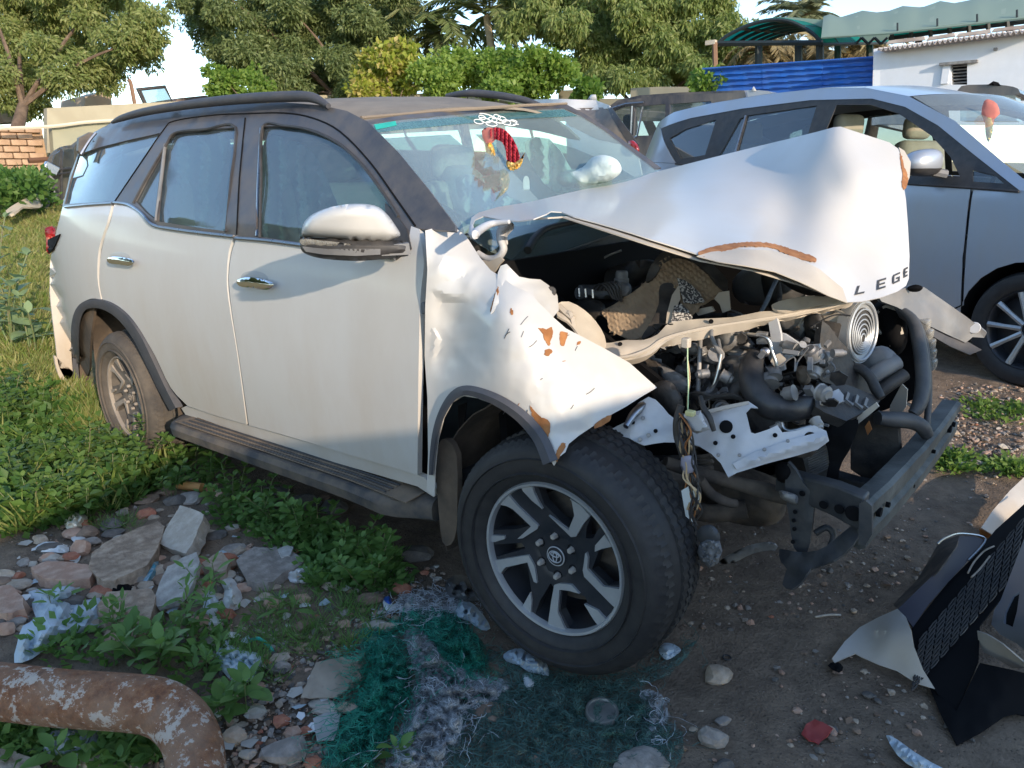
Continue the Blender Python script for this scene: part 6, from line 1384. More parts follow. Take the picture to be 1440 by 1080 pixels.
m, n, l, b = new_mat('yard_dirt')
tc = n.new('ShaderNodeTexCoord'); se = n.new('ShaderNodeSeparateXYZ'); l.new(tc.outputs['Object'], se.inputs[0])
t1 = tex(n, l, 1.3, 8, .65); t2 = tex(n, l, 14, 8, .7); t3 = tex(n, l, 90, 4, .6)
vo = n.new('ShaderNodeTexVoronoi'); vo.inputs['Scale'].default_value = 45; l.new(tc.outputs['Object'], vo.inputs[0])
vo2 = n.new('ShaderNodeTexVoronoi'); vo2.inputs['Scale'].default_value = 110; l.new(tc.outputs['Object'], vo2.inputs[0])
base = ramp(n, l, t1.outputs[0], [(.3, (.125,.092,.068)), (.5, (.195,.145,.105)), (.72, (.30,.225,.16))]).outputs[0]
fin = ramp(n, l, t2.outputs[0], [(.35, (.085,.064,.049)), (.65, (.31,.235,.17))]).outputs[0]
c1 = mixc(n, l, .45, base, fin)
peb = ramp(n, l, vo2.outputs['Distance'], [(.0, 1), (.22, .75), (.34, 0)]).outputs[0]
sel = n.new('ShaderNodeSeparateColor'); l.new(vo2.outputs['Color'], sel.inputs[0])
selr = ramp(n, l, sel.outputs[0], [(.62, 0), (.72, 1)]).outputs[0]
mm = n.new('ShaderNodeMath'); mm.operation = 'MULTIPLY'; l.new(peb, mm.inputs[0]); l.new(selr, mm.inputs[1])
pc = ramp(n, l, sel.outputs[1], [(.2, (.09,.08,.07)), (.6, (.2,.17,.14)), (.95, (.34,.3,.26))]).outputs[0]
mm2 = n.new('ShaderNodeMath'); mm2.operation = 'MULTIPLY'; mm2.inputs[1].default_value = .75; l.new(mm.outputs[0], mm2.inputs[0])
c2 = mixc(n, l, mm2.outputs[0], c1, pc)
# dry straw and lighter soil on the far left
mr = n.new('ShaderNodeMapRange'); mr.inputs[1].default_value = -2.6; mr.inputs[2].default_value = -4.2; l.new(se.outputs[0], mr.inputs[0])
straw = ramp(n, l, t2.outputs[0], [(.3, (.10,.09,.035)), (.5, (.22,.18,.085)), (.7, (.33,.26,.14))]).outputs[0]
c3 = mixc(n, l, mr.outputs[0], c2, straw)
l.new(c3, b.inputs['Base Color']); setp(b, Roughness=.95, Specular_IOR_Level=.2)
ad = n.new('ShaderNodeMath'); ad.operation = 'MULTIPLY_ADD'; l.new(mm.outputs[0], ad.inputs[0]); ad.inputs[1].default_value = .8; l.new(t3.outputs[0], ad.inputs[2])
ad2 = n.new('ShaderNodeMath'); ad2.operation = 'ADD'; l.new(ad.outputs[0], ad2.inputs[0]); l.new(t2.outputs[0], ad2.inputs[1])
bump(n, l, b, ad2.outputs[0], .8, .012)
gr_ = obj('ground', V, F, m, None, kind='structure', sharp=180)
# ------------------------------------------------------------------ stones, rubble and litter
STONES = {k: mat('stone_'+k, a, b_, 28, rough=.95, bmp=.9, bscale=70, bdist=.006, dust=.5, dustc=(.20,.16,.125), dscale=11, detail=9) for k, a, b_ in (
    ('beige', (.38,.30,.22), (.54,.45,.36)), ('grey', (.24,.215,.19), (.42,.38,.34)), ('pink', (.44,.26,.18), (.58,.40,.30)), ('red', (.36,.12,.07), (.50,.21,.12)),
    ('dark', (.09,.085,.08), (.15,.14,.13)), ('white', (.52,.51,.48), (.66,.65,.62)), ('brown', (.20,.13,.09), (.29,.2,.14)), ('pale', (.42,.38,.32), (.52,.48,.42)))}
CONC = mat('rough_concrete', (.32,.235,.165), (.58,.45,.335), 26, rough=.97, bmp=1, bscale=55, bdist=.012, detail=10, dust=.5, dustc=(.14,.11,.085), dscale=9)
CONCG = mat('grey_concrete', (.33,.315,.29), (.52,.50,.46), 22, rough=.95, bmp=.8, bscale=60, bdist=.006, dust=.4, dustc=(.16,.14,.12), dscale=8)
def rock_data(c, s, seed, rot=0, sub=2, cuts=5):
    r_ = random.Random(seed); bm = bmesh.new(); bmesh.ops.create_icosphere(bm, subdivisions=sub, radius=1)
    planes = [(Vector((r_.gauss(0,1), r_.gauss(0,1), r_.gauss(0,1))).normalized(), r_.uniform(.5,.85)) for _ in range(cuts)]
    V = []
    for v in bm.verts:
        p = v.co.copy()
        for nn, d in planes:
            k = p.dot(nn)
            if k > d: p -= nn*(k-d)
        p *= 1+.14*noise.noise(p*2.3+Vector((seed, 0, 0))); p = Vector((p.x*s[0], p.y*s[1], p.z*s[2])); V.append(Vector(c)+Matrix.Rotation(rot, 3, 'Z') @ p)
    F = [[v.index for v in f.verts] for f in bm.faces]; bm.free(); return V, F
RN = 0
def rock(x, y, w_, h_, m, label, cat='stone', group=None, name='stone', sub=2, sink=.25, elong=1.15):
    """x, y, w, h: outline centre and size in the picture"""
    global RN; RN += 1
    g = G(x, y+h_*.3); dd = depth(g); sx = w_/FPX*dd/2; sz = max(.006, h_/FPX*dd/2*.78)
    c = g+Vector((0, 0, sz*(1-sink)))
    V, F = rock_data(c, (sx*elong, sx*.85, sz), RN*7+3, R(131-90)+random.uniform(-.3, .3), sub)
    o = obj(name, V, F, m, None, sharp=22, pivot=tuple(g)); return tagm(o, label, cat, group)
def rough_edge(pts, amp=1.8):
    q = densify(pts, 7); return [(a+amp*nz(a, b_, 1, .21), b_+amp*nz(a, b_, 7, .21)) for a, b_ in q]
def slab(pts, h, m, label, cat='rubble', name='slab', tilt=None, th=None, step=5, dn=.008, parent=None):
    cx = sum(p[0] for p in pts)/len(pts); cy = sum(p[1] for p in pts)/len(pts); g = G(cx, cy+4)
    def f(a, b_): return P(a, b_, g.z+h+(tilt[0]*(a-cx)+tilt[1]*(b_-cy) if tilt else 0), 2)
    o = panel(name, rough_edge(pts), f, m, parent, step, th or h*.9, disp=lambda a, b_: dn*(nz(a, b_, cx, .05)+.7*nz(a, b_, cx, .16))+.004*nz(a, b_, 2, .35), sharp=35, pivot=tuple(g)); return tagm(o, label, cat) if label else o
slab([(129,778),(150,762),(190,744),(222,733),(232,740),(229,752),(218,778),(206,795),(185,805),(160,816),(146,818),(130,806),(126,796)], .06, CONC, 'large flat slab of rough beige concrete in the middle of the rubble', dn=.012, step=7)
bs = slab([(253,711),(270,715),(287,724),(276,752),(262,778),(240,772),(224,764),(236,738)], .085, STONES['pale'], 'broken brick with orange face tilted on the large concrete slab', 'brick', 'brick', tilt=(.0006,-.0010), th=.055, step=7)
slab([(258,714),(276,720),(268,733),(250,737),(240,740),(246,724)], .091, STONES['red'], None, name='orange_face', tilt=(.0006,-.0010), th=.002, step=7, parent=bs)
slab([(276,776),(281,790),(275,812),(266,831),(252,842),(240,849),(222,853),(217,848),(218,838),(226,815),(236,797),(256,784)], .07, CONCG, 'pale grey broken tile leaning left of the white crumpled plastic', 'tile', 'broken_tile', tilt=(.0003,-.0006), th=.02, dn=.002)
slab([(44,797),(66,789),(100,790),(127,795),(130,806),(126,814),(100,815),(62,813),(48,806)], .05, STONES['pink'], 'long rounded orange pink brick left of the large concrete slab', 'brick', 'brick', dn=.006)
slab([(138,850),(151,832),(190,829),(213,827),(219,838),(216,855),(209,874),(180,880),(151,877),(140,866)], .05, CONC, 'square chunk of rough concrete below the pink brick', dn=.012, step=7)
slab([(333,788),(345,776),(358,769),(390,772),(412,776),(428,788),(418,798),(400,803),(384,818),(360,820),(346,816),(338,800)], .045, STONES['grey'], 'grey gravelly concrete lump right of the broken tiles', dn=.014, step=6)
slab([(284,791),(300,780),(312,776),(324,790),(318,800),(308,805),(292,800)], .05, STONES['beige'], 'small beige slab between the broken tile and grey lump', dn=.004)
slab([(391,772),(402,766),(412,770),(408,781),(396,783)], .05, STONES['white'], 'small white tile chip above the crumpled white plastic', 'tile', 'tile_chip', dn=.001, th=.01)
slab([(0,824),(14,822),(32,838),(34,856),(18,862),(-10,862),(-10,826)], .05, STONES['pink'], 'pinkish brick lump at the left edge of the picture', 'brick', 'brick', dn=.006)
slab([(-10,1050),(20,1056),(50,1068),(60,1084),(-10,1090)], .05, STONES['beige'], 'beige stone slab in the bottom left corner under the pipe', dn=.006)
cyl = tube('pipe_piece', [G(253,690)+Vector((0,0,.03)), G(286,694)+Vector((0,0,.03))], .021, mat('orange_clay', (.45,.22,.07), (.5,.28,.12), 6, rough=.7), None, 12, smoothp=False, pivot=tuple(G(270,695))); tagm(cyl, 'short orange clay pipe piece on the rubble by the weeds', 'pipe piece')
RK = [(296,690,14,16,'red','small red brick bit right of the orange clay pipe piece'),(309,695,17,22,'pink','small pink stone right of the orange clay pipe piece'),(268,700,40,20,'grey','flat grey stone just below the orange clay pipe piece'),
 (102,782,23,20,'red','round red brick piece above the long pink brick'),(115,770,30,34,'pink','pinkish rock touching the left corner of the large slab'),(10,805,32,18,'beige','beige rock at the left edge above the pink brick lump'),(37,790,22,14,'grey','grey pebble left of the long pink brick'),
 (9,884,24,30,'pink','pink brick bit at the left edge above the rusty pipe'),(155,842,0,0,'',''),(148,828,34,18,'red','dark red brick end beside the black rag'),(190,812,30,22,'grey','grey stone between the two concrete chunks'),
 (384,849,26,28,'pink','peach coloured stone among the grass left of the net'),(378,933,18,18,'red','round brick red stone beside the blue cloth'),(398,938,22,26,'grey','grey round stone right of the blue cloth'),(402,1052,64,46,'grey','big angular grey rock near the bottom below the cardboard'),
 (331,1030,42,36,'beige','beige rock above the rusty pipe elbow'),(349,1060,24,16,'pale','small pale stone left of the big angular rock'),(431,1027,18,18,'red','small red stone beside the grey paper scrap'),(452,990,34,14,'pale','flat pale stone under the cardboard edge'),
 (446,999,14,10,'beige','tiny beige stone below the cardboard'),(54,1057,36,28,'pale','pale stone left of the clear bottle'),(430,705,44,30,'dark','dark grey rock under the middle of the running board'),(470,712,40,28,'dark','rounded dark rock under the running board right of the other'),
 (390,688,36,14,'dark','flat dark stone in the shade under the running board'),(585,778,48,26,'dark','flat dark stone in front of the mud flap'),(566,826,26,22,'red','red brick lump right of the round leaf plant'),(520,843,38,22,'brown','brown earth clod below the round leaf plant'),
 (531,879,28,17,'pale','pale stone at the left end of the green net'),(455,700,20,14,'brown','brown stone by the running board bracket'),(1007,948,44,32,'beige','beige angular stone lying alone right of the front wheel'),(1002,1034,38,40,'grey','chipped grey rock below the lone beige stone'),
 (1017,1014,24,14,'grey','small grey rock touching the chipped grey rock'),(899,1070,72,26,'grey','ridged grey concrete piece at the bottom edge'),(1016,1076,30,18,'dark','dark stone at the bottom edge right of the ridged concrete'),(975,1025,12,10,'beige','tiny beige stone left of the chipped grey rock'),
 (300,800,22,14,'beige','small beige stone beside the small slab'),(60,1010,24,14,'grey','small grey stone below the rusty pipe'),(232,690,30,14,'brown','brown stone at the edge of the weeds'),(206,702,36,12,'brown','flat brown stone left of the grey stone row'),(240,726,12,8,'beige','tiny stone above the large slab'),
 (330,745,16,10,'brown','small brown stone between the weeds'),(450,822,14,12,'red','small red stone left of the round leaf plant'),(372,818,30,20,'dark','dark stone under the gravelly lump'),(410,826,22,20,'brown','brown stone beside the white crumpled plastic'),
 (180,890,60,22,'pink','long pink stone below the concrete chunk'),(95,880,0,0,'',''),(60,845,30,16,'brown','brown stone above the translucent plastic sheet'),(1222,976,18,10,'dark','small dark lump near the red packet'),(1090,955,10,7,'dark','tiny dark stone on the bare dirt')]
for x, y, a, b_, k, lb in RK:
    if a: rock(x, y, a, b_, STONES[k], lb)
# white crumpled plastics, papers, cloth
PLW = mat('crumpled_white_plastic', (.62,.63,.63), (.75,.75,.74), 12, rough=.45, bmp=.4, bscale=20)
def crumple(pts, h, m, label, cat='litter', name='crumpled_plastic', amp=.02, fr=.11, th=.002, step=4.5):
    cx = sum(p[0] for p in pts)/len(pts); cy = sum(p[1] for p in pts)/len(pts); g = G(cx, cy+6); poly = cr(pts, n=2); q = np.array([(p[0], p[1]) for p in densify(poly, 4)])
    sc = depth(g)/2.2
    def f(a, b_):
        e = min(1, math.sqrt(np.min((q[:, 0]-a)**2+(q[:, 1]-b_)**2))/10); hh = h*e*.6+e*amp*(abs(noise.noise(Vector((a*fr, b_*fr, cx))))*1.6+.6*noise.noise(Vector((a*fr*2.3, b_*fr*2.3, cx))))
        t_ = terrain(P(a, b_, g.z, 2).x, P(a, b_, g.z, 2).y); return P(a, b_, t_+.012+max(.0, hh), 2)
    o = panel(name, poly, f, m, None, step, th, sharp=30, pivot=tuple(g)); return tagm(o, label, cat)
crumple([(93,715),(104,706),(118,718),(124,730),(114,742),(98,746),(90,736)], .05, mat('cream_foam', (.68,.63,.52), rough=.8), 'crumpled cream foam piece at the edge of the weeds', amp=.04)
crumple([(49,770),(62,762),(84,763),(97,770),(94,778),(74,776),(58,776)], .03, PLW, 'white crumpled foam strip above the long pink brick')
crumple([(100,755),(112,752),(120,756),(118,762),(104,762)], .02, PLW, 'small white scrap above the pinkish rock')
crumple([(309,816),(325,812),(334,822),(341,840),(336,856),(322,858),(313,846),(316,830)], .05, PLW, 'white crumpled plastic bag right of the broken tile', amp=.035, fr=.14)
crumple([(284,832),(300,828),(307,840),(306,860),(296,870),(286,858)], .03, mat('bluish_film', (.5,.55,.58), rough=.3), 'bluish thin film crumpled beside the broken tile')
crumple([(402,800),(420,792),(436,788),(443,800),(440,818),(424,822),(408,818)], .035, PLW, 'white lacy crumpled plastic right of the gravelly lump', amp=.04, fr=.2)
crumple([(291,870),(303,866),(311,872),(306,880),(294,880)], .015, PLW, 'small blue and white wrapper below the bluish film', 'wrapper', 'wrapper')
BLUEPR = mat('blue_print', (.02,.10,.42), rough=.4)
crumple([(538,846),(546,840),(552,850),(563,848),(556,856),(544,860)], .02, PLW, 'blue and white torn wrapper beside the round leaf plant', 'wrapper', 'wrapper'); crumple([(539,842),(547,838),(551,848),(545,853)], .03, BLUEPR, 'bright blue torn wrapper piece beside the round leaf plant', 'wrapper', 'wrapper')
SHEET = glass('translucent_plastic_sheet', (.62,.68,.72), refl=.5, rough=.3, dust=1.0, dustc=(.5,.58,.64), dscale=6)
crumple([(40,832),(72,828),(104,820),(108,846),(140,840),(142,862),(138,884),(100,892),(70,908),(46,926),(20,932),(24,905),(32,880),(50,868)], .03, SHEET, 'large translucent bluish plastic sheet draped over rubble at left', 'plastic sheet', 'plastic_sheet', amp=.05, fr=.035, step=6)
crumple([(212,790),(218,786),(223,790),(220,806),(213,816),(204,822),(201,814)], .06, mat('teal_packet', (.03,.28,.42), (.5,.6,.65), 40, rough=.3), 'shiny teal packet between the large slab and broken tile', 'packet', 'packet', amp=.02)
crumple([(152,824),(166,812),(184,816),(190,828),(176,834),(158,834)], .03, BLACKV, 'black rag under the edge of the large slab', 'rag', 'rag')
crumple([(301,915),(322,905),(340,914),(362,918),(370,932),(362,944),(352,958),(334,962),(318,950),(308,936)], .035, mat('pale_blue_cloth', (.42,.52,.58), (.55,.63,.66), 10, rough=.9), 'pale blue crumpled cloth above the rusty pipe elbow', 'cloth', 'cloth', amp=.05, fr=.1)
TAN = mat('tan_cardboard', (.30,.25,.19), (.37,.31,.24), 5, rough=.9, bmp=.2, bscale=20)
cbx = slab([(423,981),(430,962),(444,932),(466,926),(486,924),(508,934),(502,956),(474,980),(444,981)], .03, TAN, 'folded tan cardboard sheet left of the green net', 'cardboard', 'cardboard', th=.004, dn=.01)
crumple([(486,932),(496,922),(512,920),(516,940),(514,954),(502,964),(498,950),(490,942)], .04, TAN, 'rolled tan cardboard flap on the folded cardboard', 'cardboard', 'cardboard_flap', amp=.02, fr=.05)
slab([(440,1010),(458,1002),(480,1002),(474,1024),(470,1040),(446,1042)], .02, mat('grey_paper', (.36,.36,.35), rough=.8), 'crumpled grey paper scrap left of the green net', 'paper', 'paper_scrap', th=.002, dn=.01)
crumple([(708,920),(724,912),(744,914),(760,922),(770,936),(772,950),(758,948),(742,944),(730,936),(712,930)], .04, SHEET, 'crumpled clear plastic bag at the foot of the front wheel', 'plastic bag', 'plastic_bag', amp=.05, fr=.13)
crumple([(736,950),(742,950),(752,958),(746,970),(738,966)], .02, PLW, 'small white plastic scrap below the crumpled clear bag')
crumple([(926,914),(934,904),(948,906),(958,914),(950,922),(938,928),(930,922)], .025, SHEET, 'small crumpled bag scrap right of the front wheel', 'plastic bag', 'plastic_bag', amp=.03, fr=.18)
crumple([(640,850),(660,846),(672,856),(682,868),(690,884),(676,886),(660,874),(644,868)], .04, SHEET, 'grey crumpled film tucked behind the front wheel', 'plastic bag', 'plastic_bag', amp=.05, fr=.12)
crumple([(628,816),(650,808),(672,822),(680,840),(660,846),(630,838)], .06, mat('dark_film', (.07,.07,.075), (.14,.14,.14), 12, rough=.35), 'dark crumpled film beside the front wheel', 'rag', 'rag', amp=.05, fr=.1)
redp = slab([(1134,1018),(1146,1012),(1158,1016),(1171,1024),(1160,1038),(1151,1046),(1138,1040),(1126,1032)], .012, mat('faded_red_packet', (.36,.06,.05), (.28,.04,.04), 8, rough=.5), 'torn red packet lying on the bare dirt', 'packet', 'packet', th=.004, dn=.006)
crumple([(1246,1034),(1262,1040),(1284,1056),(1310,1072),(1330,1084),(1290,1082),(1262,1062)], .015, SHEET, 'long clear plastic scrap at the bottom edge near the red packet', 'plastic scrap', 'plastic_scrap', amp=.03)
crumple([(1164,936),(1176,930),(1186,938),(1180,946)], .012, BLACKV, 'small black rubber scrap left of the torn bumper', 'scrap', 'rubber_scrap')
lidc = G(846, 1012)+Vector((0, 0, .018))
lid = obj('tin_lid', *lathe_data([(0,.012),(.036,.012),(.038,.016),(.043,.016),(.045,.012),(.045,.001),(.043,0)], lidc, (.06,-.08,1), 36), mat('dull_tin', (.22,.23,.22), (.32,.33,.32), 12, rough=.4, metal=.6, dust=.4), None, pivot=tuple(lidc)); tagm(lid, 'round flat tin lid lying on the dark green net', 'tin lid')
for (x, y, r_, lb) in ((1022,927,.012,'small dark rubber ring beyond the lone beige stone'),(1051,996,.014,'dark rubber ring right of the chipped grey rock')):
    c = G(x, y)+Vector((0,0,.006)); o = obj('rubber_ring', *tube_data([c+Vector((r_*math.cos(a), r_*math.sin(a), 0)) for a in np.linspace(0, 6.2832, 21)], .0025, 6, False), TRIM, None, pivot=tuple(c)); tagm(o, lb, 'ring')
stk = tube('stick', [G(1146,870)+Vector((0,0,.006)), G(1165,868)+Vector((0,0,.009)), G(1182,867)+Vector((0,0,.006))], .0035, STONES['pale'], None, 6, pivot=tuple(G(1165,868))); tagm(stk, 'short pale stick on the bare dirt left of the torn bumper', 'stick')
stp = tube('strap', [G(351,905)+Vector((0,0,.01)), G(366,906)+Vector((0,0,.02)), G(380,914)+Vector((0,0,.01)), G(384,920)+Vector((0,0,.008))], .006, TEALST, None, 6, pivot=tuple(G(366,908))); tagm(stp, 'dull teal plastic strap above the pale blue cloth', 'strap')
bdm = glass('clear_bottle_plastic', (.75,.8,.84), refl=.9, rough=.12, dust=.6, dustc=(.4,.47,.52))
b0_, b1_ = G(72,1062)+Vector((0,0,.035)), G(146,1064)+Vector((0,0,.035)); bax = (b1_-b0_); bl = bax.length
bt = obj('plastic_bottle', *lathe_data([(0,0),(.02,0),(.032,.01)]+[(.034 if i % 2 else .030, .015+bl*.75*i/11) for i in range(12)]+[(.026,bl*.85),(.014,bl*.93),(.012,bl)], b0_, bax, 28), bdm, None, pivot=tuple(b0_)); tagm(bt, 'clear ribbed plastic bottle lying under the rusty pipe', 'bottle')
# rusty pipe with elbow
PIPEM = None
m, n, l, b = new_mat('peeling_painted_rusty_pipe')
ta = tex(n, l, 9, 12, .75, dist=.6); tb_ = tex(n, l, 42, 10, .75); tc_ = tex(n, l, 6, 8, .7)
rust = ramp(n, l, tb_.outputs[0], [(.3, (.085,.038,.022)), (.5, (.25,.10,.042)), (.7, (.42,.20,.085))]).outputs[0]
sm = n.new('ShaderNodeMath'); sm.operation = 'ADD'; l.new(ta.outputs[0], sm.inputs[0]); l.new(tb_.outputs[0], sm.inputs[1])
r2 = ramp(n, l, sm.outputs[0], [(.535, 0), (.545, .9), (.60, 1)])
hf2 = n.new('ShaderNodeMath'); hf2.operation = 'MULTIPLY'; hf2.inputs[1].default_value = .5; l.new(sm.outputs[0], hf2.inputs[0]); l.new(hf2.outputs[0], r2.inputs[0])
dust_ = mixc(n, l, ramp(n, l, tc_.outputs[0], [(.4, 0), (.6, .6)]).outputs[0], rust, (.36,.24,.16))
l.new(mixc(n, l, r2.outputs[0], dust_, (.54,.47,.40)), b.inputs['Base Color']); setp(b, Roughness=.85); bump(n, l, b, sm.outputs[0], 1.0, .008)
pc_ = [P(-90,962,.16,2), P(0,972,.16,2), P(90,982,.155,2), P(180,988,.15,2), P(226,996,.145,2), P(256,1018,.135,2), P(272,1050,.12,2), P(276,1085,.10,2), P(278,1130,.08,2)]
pr_ = 38/FPX*depth(pc_[2])
pip_ = tube('rusty_pipe', pc_, [pr_]*4+[pr_*1.0, pr_*.98, pr_*.96, pr_*.96, pr_*.96], m, None, 28, pivot=tuple(pc_[3])); tagm(pip_, 'thick rusty pipe with peeling white paint and a bend in the bottom left corner', 'pipe')
# ------------------------------------------------------------------ tangled net
def netmat(name, c1, c2, a0=.42, a1=.60, scale=60):
    m, n, l, b = new_mat(name); out = n['Material Output']; t = tex(n, l, scale, 6, .75, stretch=(1, .35, 1), dist=1.5); t2 = tex(n, l, 9, 5)
    l.new(ramp(n, l, t2.outputs[0], [(.35, c1), (.65, c2)]).outputs[0], b.inputs['Base Color']); setp(b, Roughness=.8)
    tr = n.new('ShaderNodeBsdfTransparent'); mx = n.new('ShaderNodeMixShader'); l.new(ramp(n, l, t.outputs[0], [(a0, .15), (a1, .95)]).outputs[0], mx.inputs[0])
    l.new(tr.outputs[0], mx.inputs[1]); l.new(b.outputs[0], mx.inputs[2]); l.new(mx.outputs[0], out.inputs[0]); bump(n, l, b, t.outputs[0], .7, .006); return m
NG = netmat('green_net_mesh', (.01,.14,.095), (.02,.26,.18), .40, .62, 140); ND = netmat('dirty_dark_green_net', (.03,.12,.095), (.10,.16,.14), .42, .62); NW = netmat('grey_white_fluff_net', (.22,.23,.24), (.52,.55,.57), .40, .58)
fz = {'g': [], 'w': [], 'd': []}
def netpiece(pts, h, m, amp, par, key, nm='net_fold', lays=2, fuzz=1.):
    poly = cr(pts, n=2)
    for k in range(lays):
        cx, cy = sum(p[0] for p in pts)/len(pts), sum(p[1] for p in pts)/len(pts); q = np.array([(p[0], p[1]) for p in densify(poly, 5)])
        pl = [(cx+(p[0]-cx)*(1-.12*k), cy+(p[1]-cy)*(1-.12*k)) for p in poly]
        def f(a, b_):
            e = min(1, math.sqrt(np.min((q[:, 0]-a)**2+(q[:, 1]-b_)**2))/16); p = P(a, b_, 0, 2)
            return P(a, b_, terrain(p.x, p.y)+.008+e*(h*(.5+.5*k)+amp*1.3*(abs(noise.noise(Vector((a*.035, b_*.05, k*5))))*1.7+.7*noise.noise(Vector((a*.11, b_*.11, k+cx))))), 2)
        o = panel(nm, pl, f, m, par, 5, 0, sharp=180)
    for _ in range(int(fuzz*len(tri2d(poly, (), 9)[0])*(2.4 if key != 'd' else 1.1))):
        a, b_ = random.choice(pl); s = random.random()**.5; a = cx+(a-cx)*s; b_ = cy+(b_-cy)*s; p = f(a, b_)
        th_ = random.uniform(0, 6.28); cv = random.gauss(0, .35); lift = random.uniform(.001, .018); pts = []
        for i in range(13):
            x_, y_ = px((p.x, p.y, terrain(p.x, p.y))); q2_ = f(x_, y_)
            pts.append(q2_+Vector((0, 0, lift*.5*abs(math.sin(i*.7))+.002))); th_ += cv+random.gauss(0, .35); p = Vector((p.x+.012*math.cos(th_), p.y+.012*math.sin(th_), q2_.z))
        fz[key].append(pts)
net = thing('tangled_net', 'tangled green and grey shade net spread on the ground in front of the front wheel', 'net', tuple(G(640, 980)))
netpiece([(506,900),(524,888),(552,890),(570,905),(580,940),(576,975),(560,1005),(540,1050),(520,1090),(452,1090),(462,1052),(484,1020),(505,985),(524,950),(522,920)], .02, NG, .05, net, 'g')
netpiece([(560,860),(600,852),(640,862),(668,884),(684,912),(688,940),(668,944),(640,934),(612,912),(590,884)], .02, NG, .04, net, 'g', fuzz=.8)
netpiece([(506,888),(530,880),(570,868),(578,880),(548,896),(512,902)], .01, NG, .03, net, 'g', lays=1)
netpiece([(640,986),(700,964),(760,956),(840,956),(900,972),(930,1000),(910,1050),(880,1090),(760,1090),(680,1090),(630,1076),(618,1030)], .004, ND, .02, net, 'd', lays=1)
netpiece([(566,890),(590,884),(616,908),(640,934),(690,950),(720,962),(700,990),(660,1006),(650,1040),(610,1090),(540,1090),(556,1040),(572,1000),(584,950)], .012, NW, .055, net, 'w', fuzz=.15)
netpiece([(560,840),(600,830),(640,836),(660,850),(640,862),(600,856),(560,862)], .01, NW, .05, net, 'w', lays=1)
netpiece([(900,970),(930,976),(940,1010),(920,1050),(900,1040),(905,1000)], .004, NW, .02, net, 'w', lays=1, fuzz=.12); netpiece([(860,1000),(900,990),(960,1030),(950,1080),(900,1060)], .003, ND, .02, net, 'd', lays=1, fuzz=.3)
netpiece([(680,905),(720,930),(800,950),(880,945),(930,930),(980,900),(940,950),(860,972),(760,966),(700,950)], .004, ND, .015, net, 'd', lays=1, fuzz=.6)
for key, mm_ in (('g', NG), ('w', NW), ('d', ND)):
    V = []; F = []
    for pts in fz[key]:
        k0 = len(V)
        for i, p in enumerate(pts):
            t = (pts[min(i+1, 12)]-pts[max(i-1, 0)]).normalized(); sd2 = Vector((-t.y, t.x, 0))*.0009; V += [p+sd2, p-sd2+Vector((0, 0, .0006))]
            if i: F.append([k0+2*i-2, k0+2*i, k0+2*i+1, k0+2*i-1])
    obj('loose_fibres', V, F, mat('fibre_'+key, {'g': (.02,.26,.17), 'w': (.50,.53,.55), 'd': (.055,.12,.10)}[key], rough=.6), net, kind='stuff')
tagm(rock(686, 1000, 46, 22, STONES['brown'], 'x'), 'brown earth clod poking through the grey net'); tagm(rock(652, 962, 34, 20, STONES['brown'], 'x'), 'small brown clod under the middle of the grey net')
# ------------------------------------------------------------------ torn off front bumper on the right
tbm = thing('torn_bumper', 'torn off front bumper with white corner, dark trim and black mesh grille', 'bumper', tuple(G(1380, 940)))
def zs(*c): return tps([(a, b_, z, 2) for a, b_, z in c])
TB1 = zs((1170,925,.02),(1209,880,.05),(1262,857,.12),(1280,884,.14),(1314,969,.03),(1240,930,.03),(1250,890,.10))
panel('painted_corner', [(1170,926),(1188,902),(1209,882),(1235,868),(1262,856),(1274,868),(1281,886),(1285,910),(1298,942),(1315,969),(1290,962),(1262,944),(1236,935),(1212,924),(1203,919),(1186,926),(1174,932)], TB1, WHITE, tbm, 7, .004, disp=lambda a, b_: .012*math.exp(-(((a-1262)*.75-(b_-857)*-.25)/14)**2))
TB2 = zs((1262,857,.12),(1321,803,.16),(1350,754,.18),(1384,758,.15),(1333,815,.13),(1284,880,.10))
panel('dark_trim', [(1262,857),(1290,830),(1321,800),(1338,775),(1350,754),(1368,754),(1385,759),(1360,790),(1334,818),(1306,850),(1284,882),(1274,868)], TB2, mat('dark_plum_trim', (.022,.020,.032), rough=.5, spec=.3), tbm, 7, .004)
tube('trim_edge', [TB2(a, b_)-ray(a, b_)*.006 for a, b_ in [(1318,765),(1330,756),(1352,750),(1386,758),(1362,788)]], .0035, CHROMED, tbm, 6)
panel('trim_return', [(1321,762),(1350,752),(1345,768),(1322,800),(1290,832),(1262,856),(1256,850),(1290,815)], zs((1321,762,.10),(1350,752,.16),(1262,856,.10),(1256,850,.04),(1290,815,.06)), DIRTM, tbm, 8, .004)
TB3 = zs((1284,882,.08),(1333,815,.11),(1400,745,.14),(1445,700,.17),(1445,790,.18),(1400,840,.14),(1370,890,.10),(1320,985,.03))
panel('grille_backing', [(1282,884),(1310,848),(1334,818),(1368,784),(1400,745),(1450,700),(1450,800),(1408,842),(1378,880),(1376,930),(1345,1000),(1318,975),(1296,935),(1286,908)], lambda a, b_: TB3(a, b_, -.012), BLACKV, tbm, 9, .004)
ms = []
for i in range(11):
    for j in range(10):
        u0, v0 = i/11, j/10
        def q2(u, v): a = 1292+u*150-v*12; b_ = 900-u*175+v*75+v*u*5; return TB3(a, b_, .004)
        c_ = [q2(u0+.01, v0+.02), q2(u0+.045, v0+.0), q2(u0+.08, v0+.02), q2(u0+.08, v0+.07), q2(u0+.045, v0+.09), q2(u0+.01, v0+.07), q2(u0+.01, v0+.02)]
        ms.append(tube_data(c_, .0022, 4, False))
V, F = join(ms); obj('mesh_grille', V, F, PLAS, tbm)
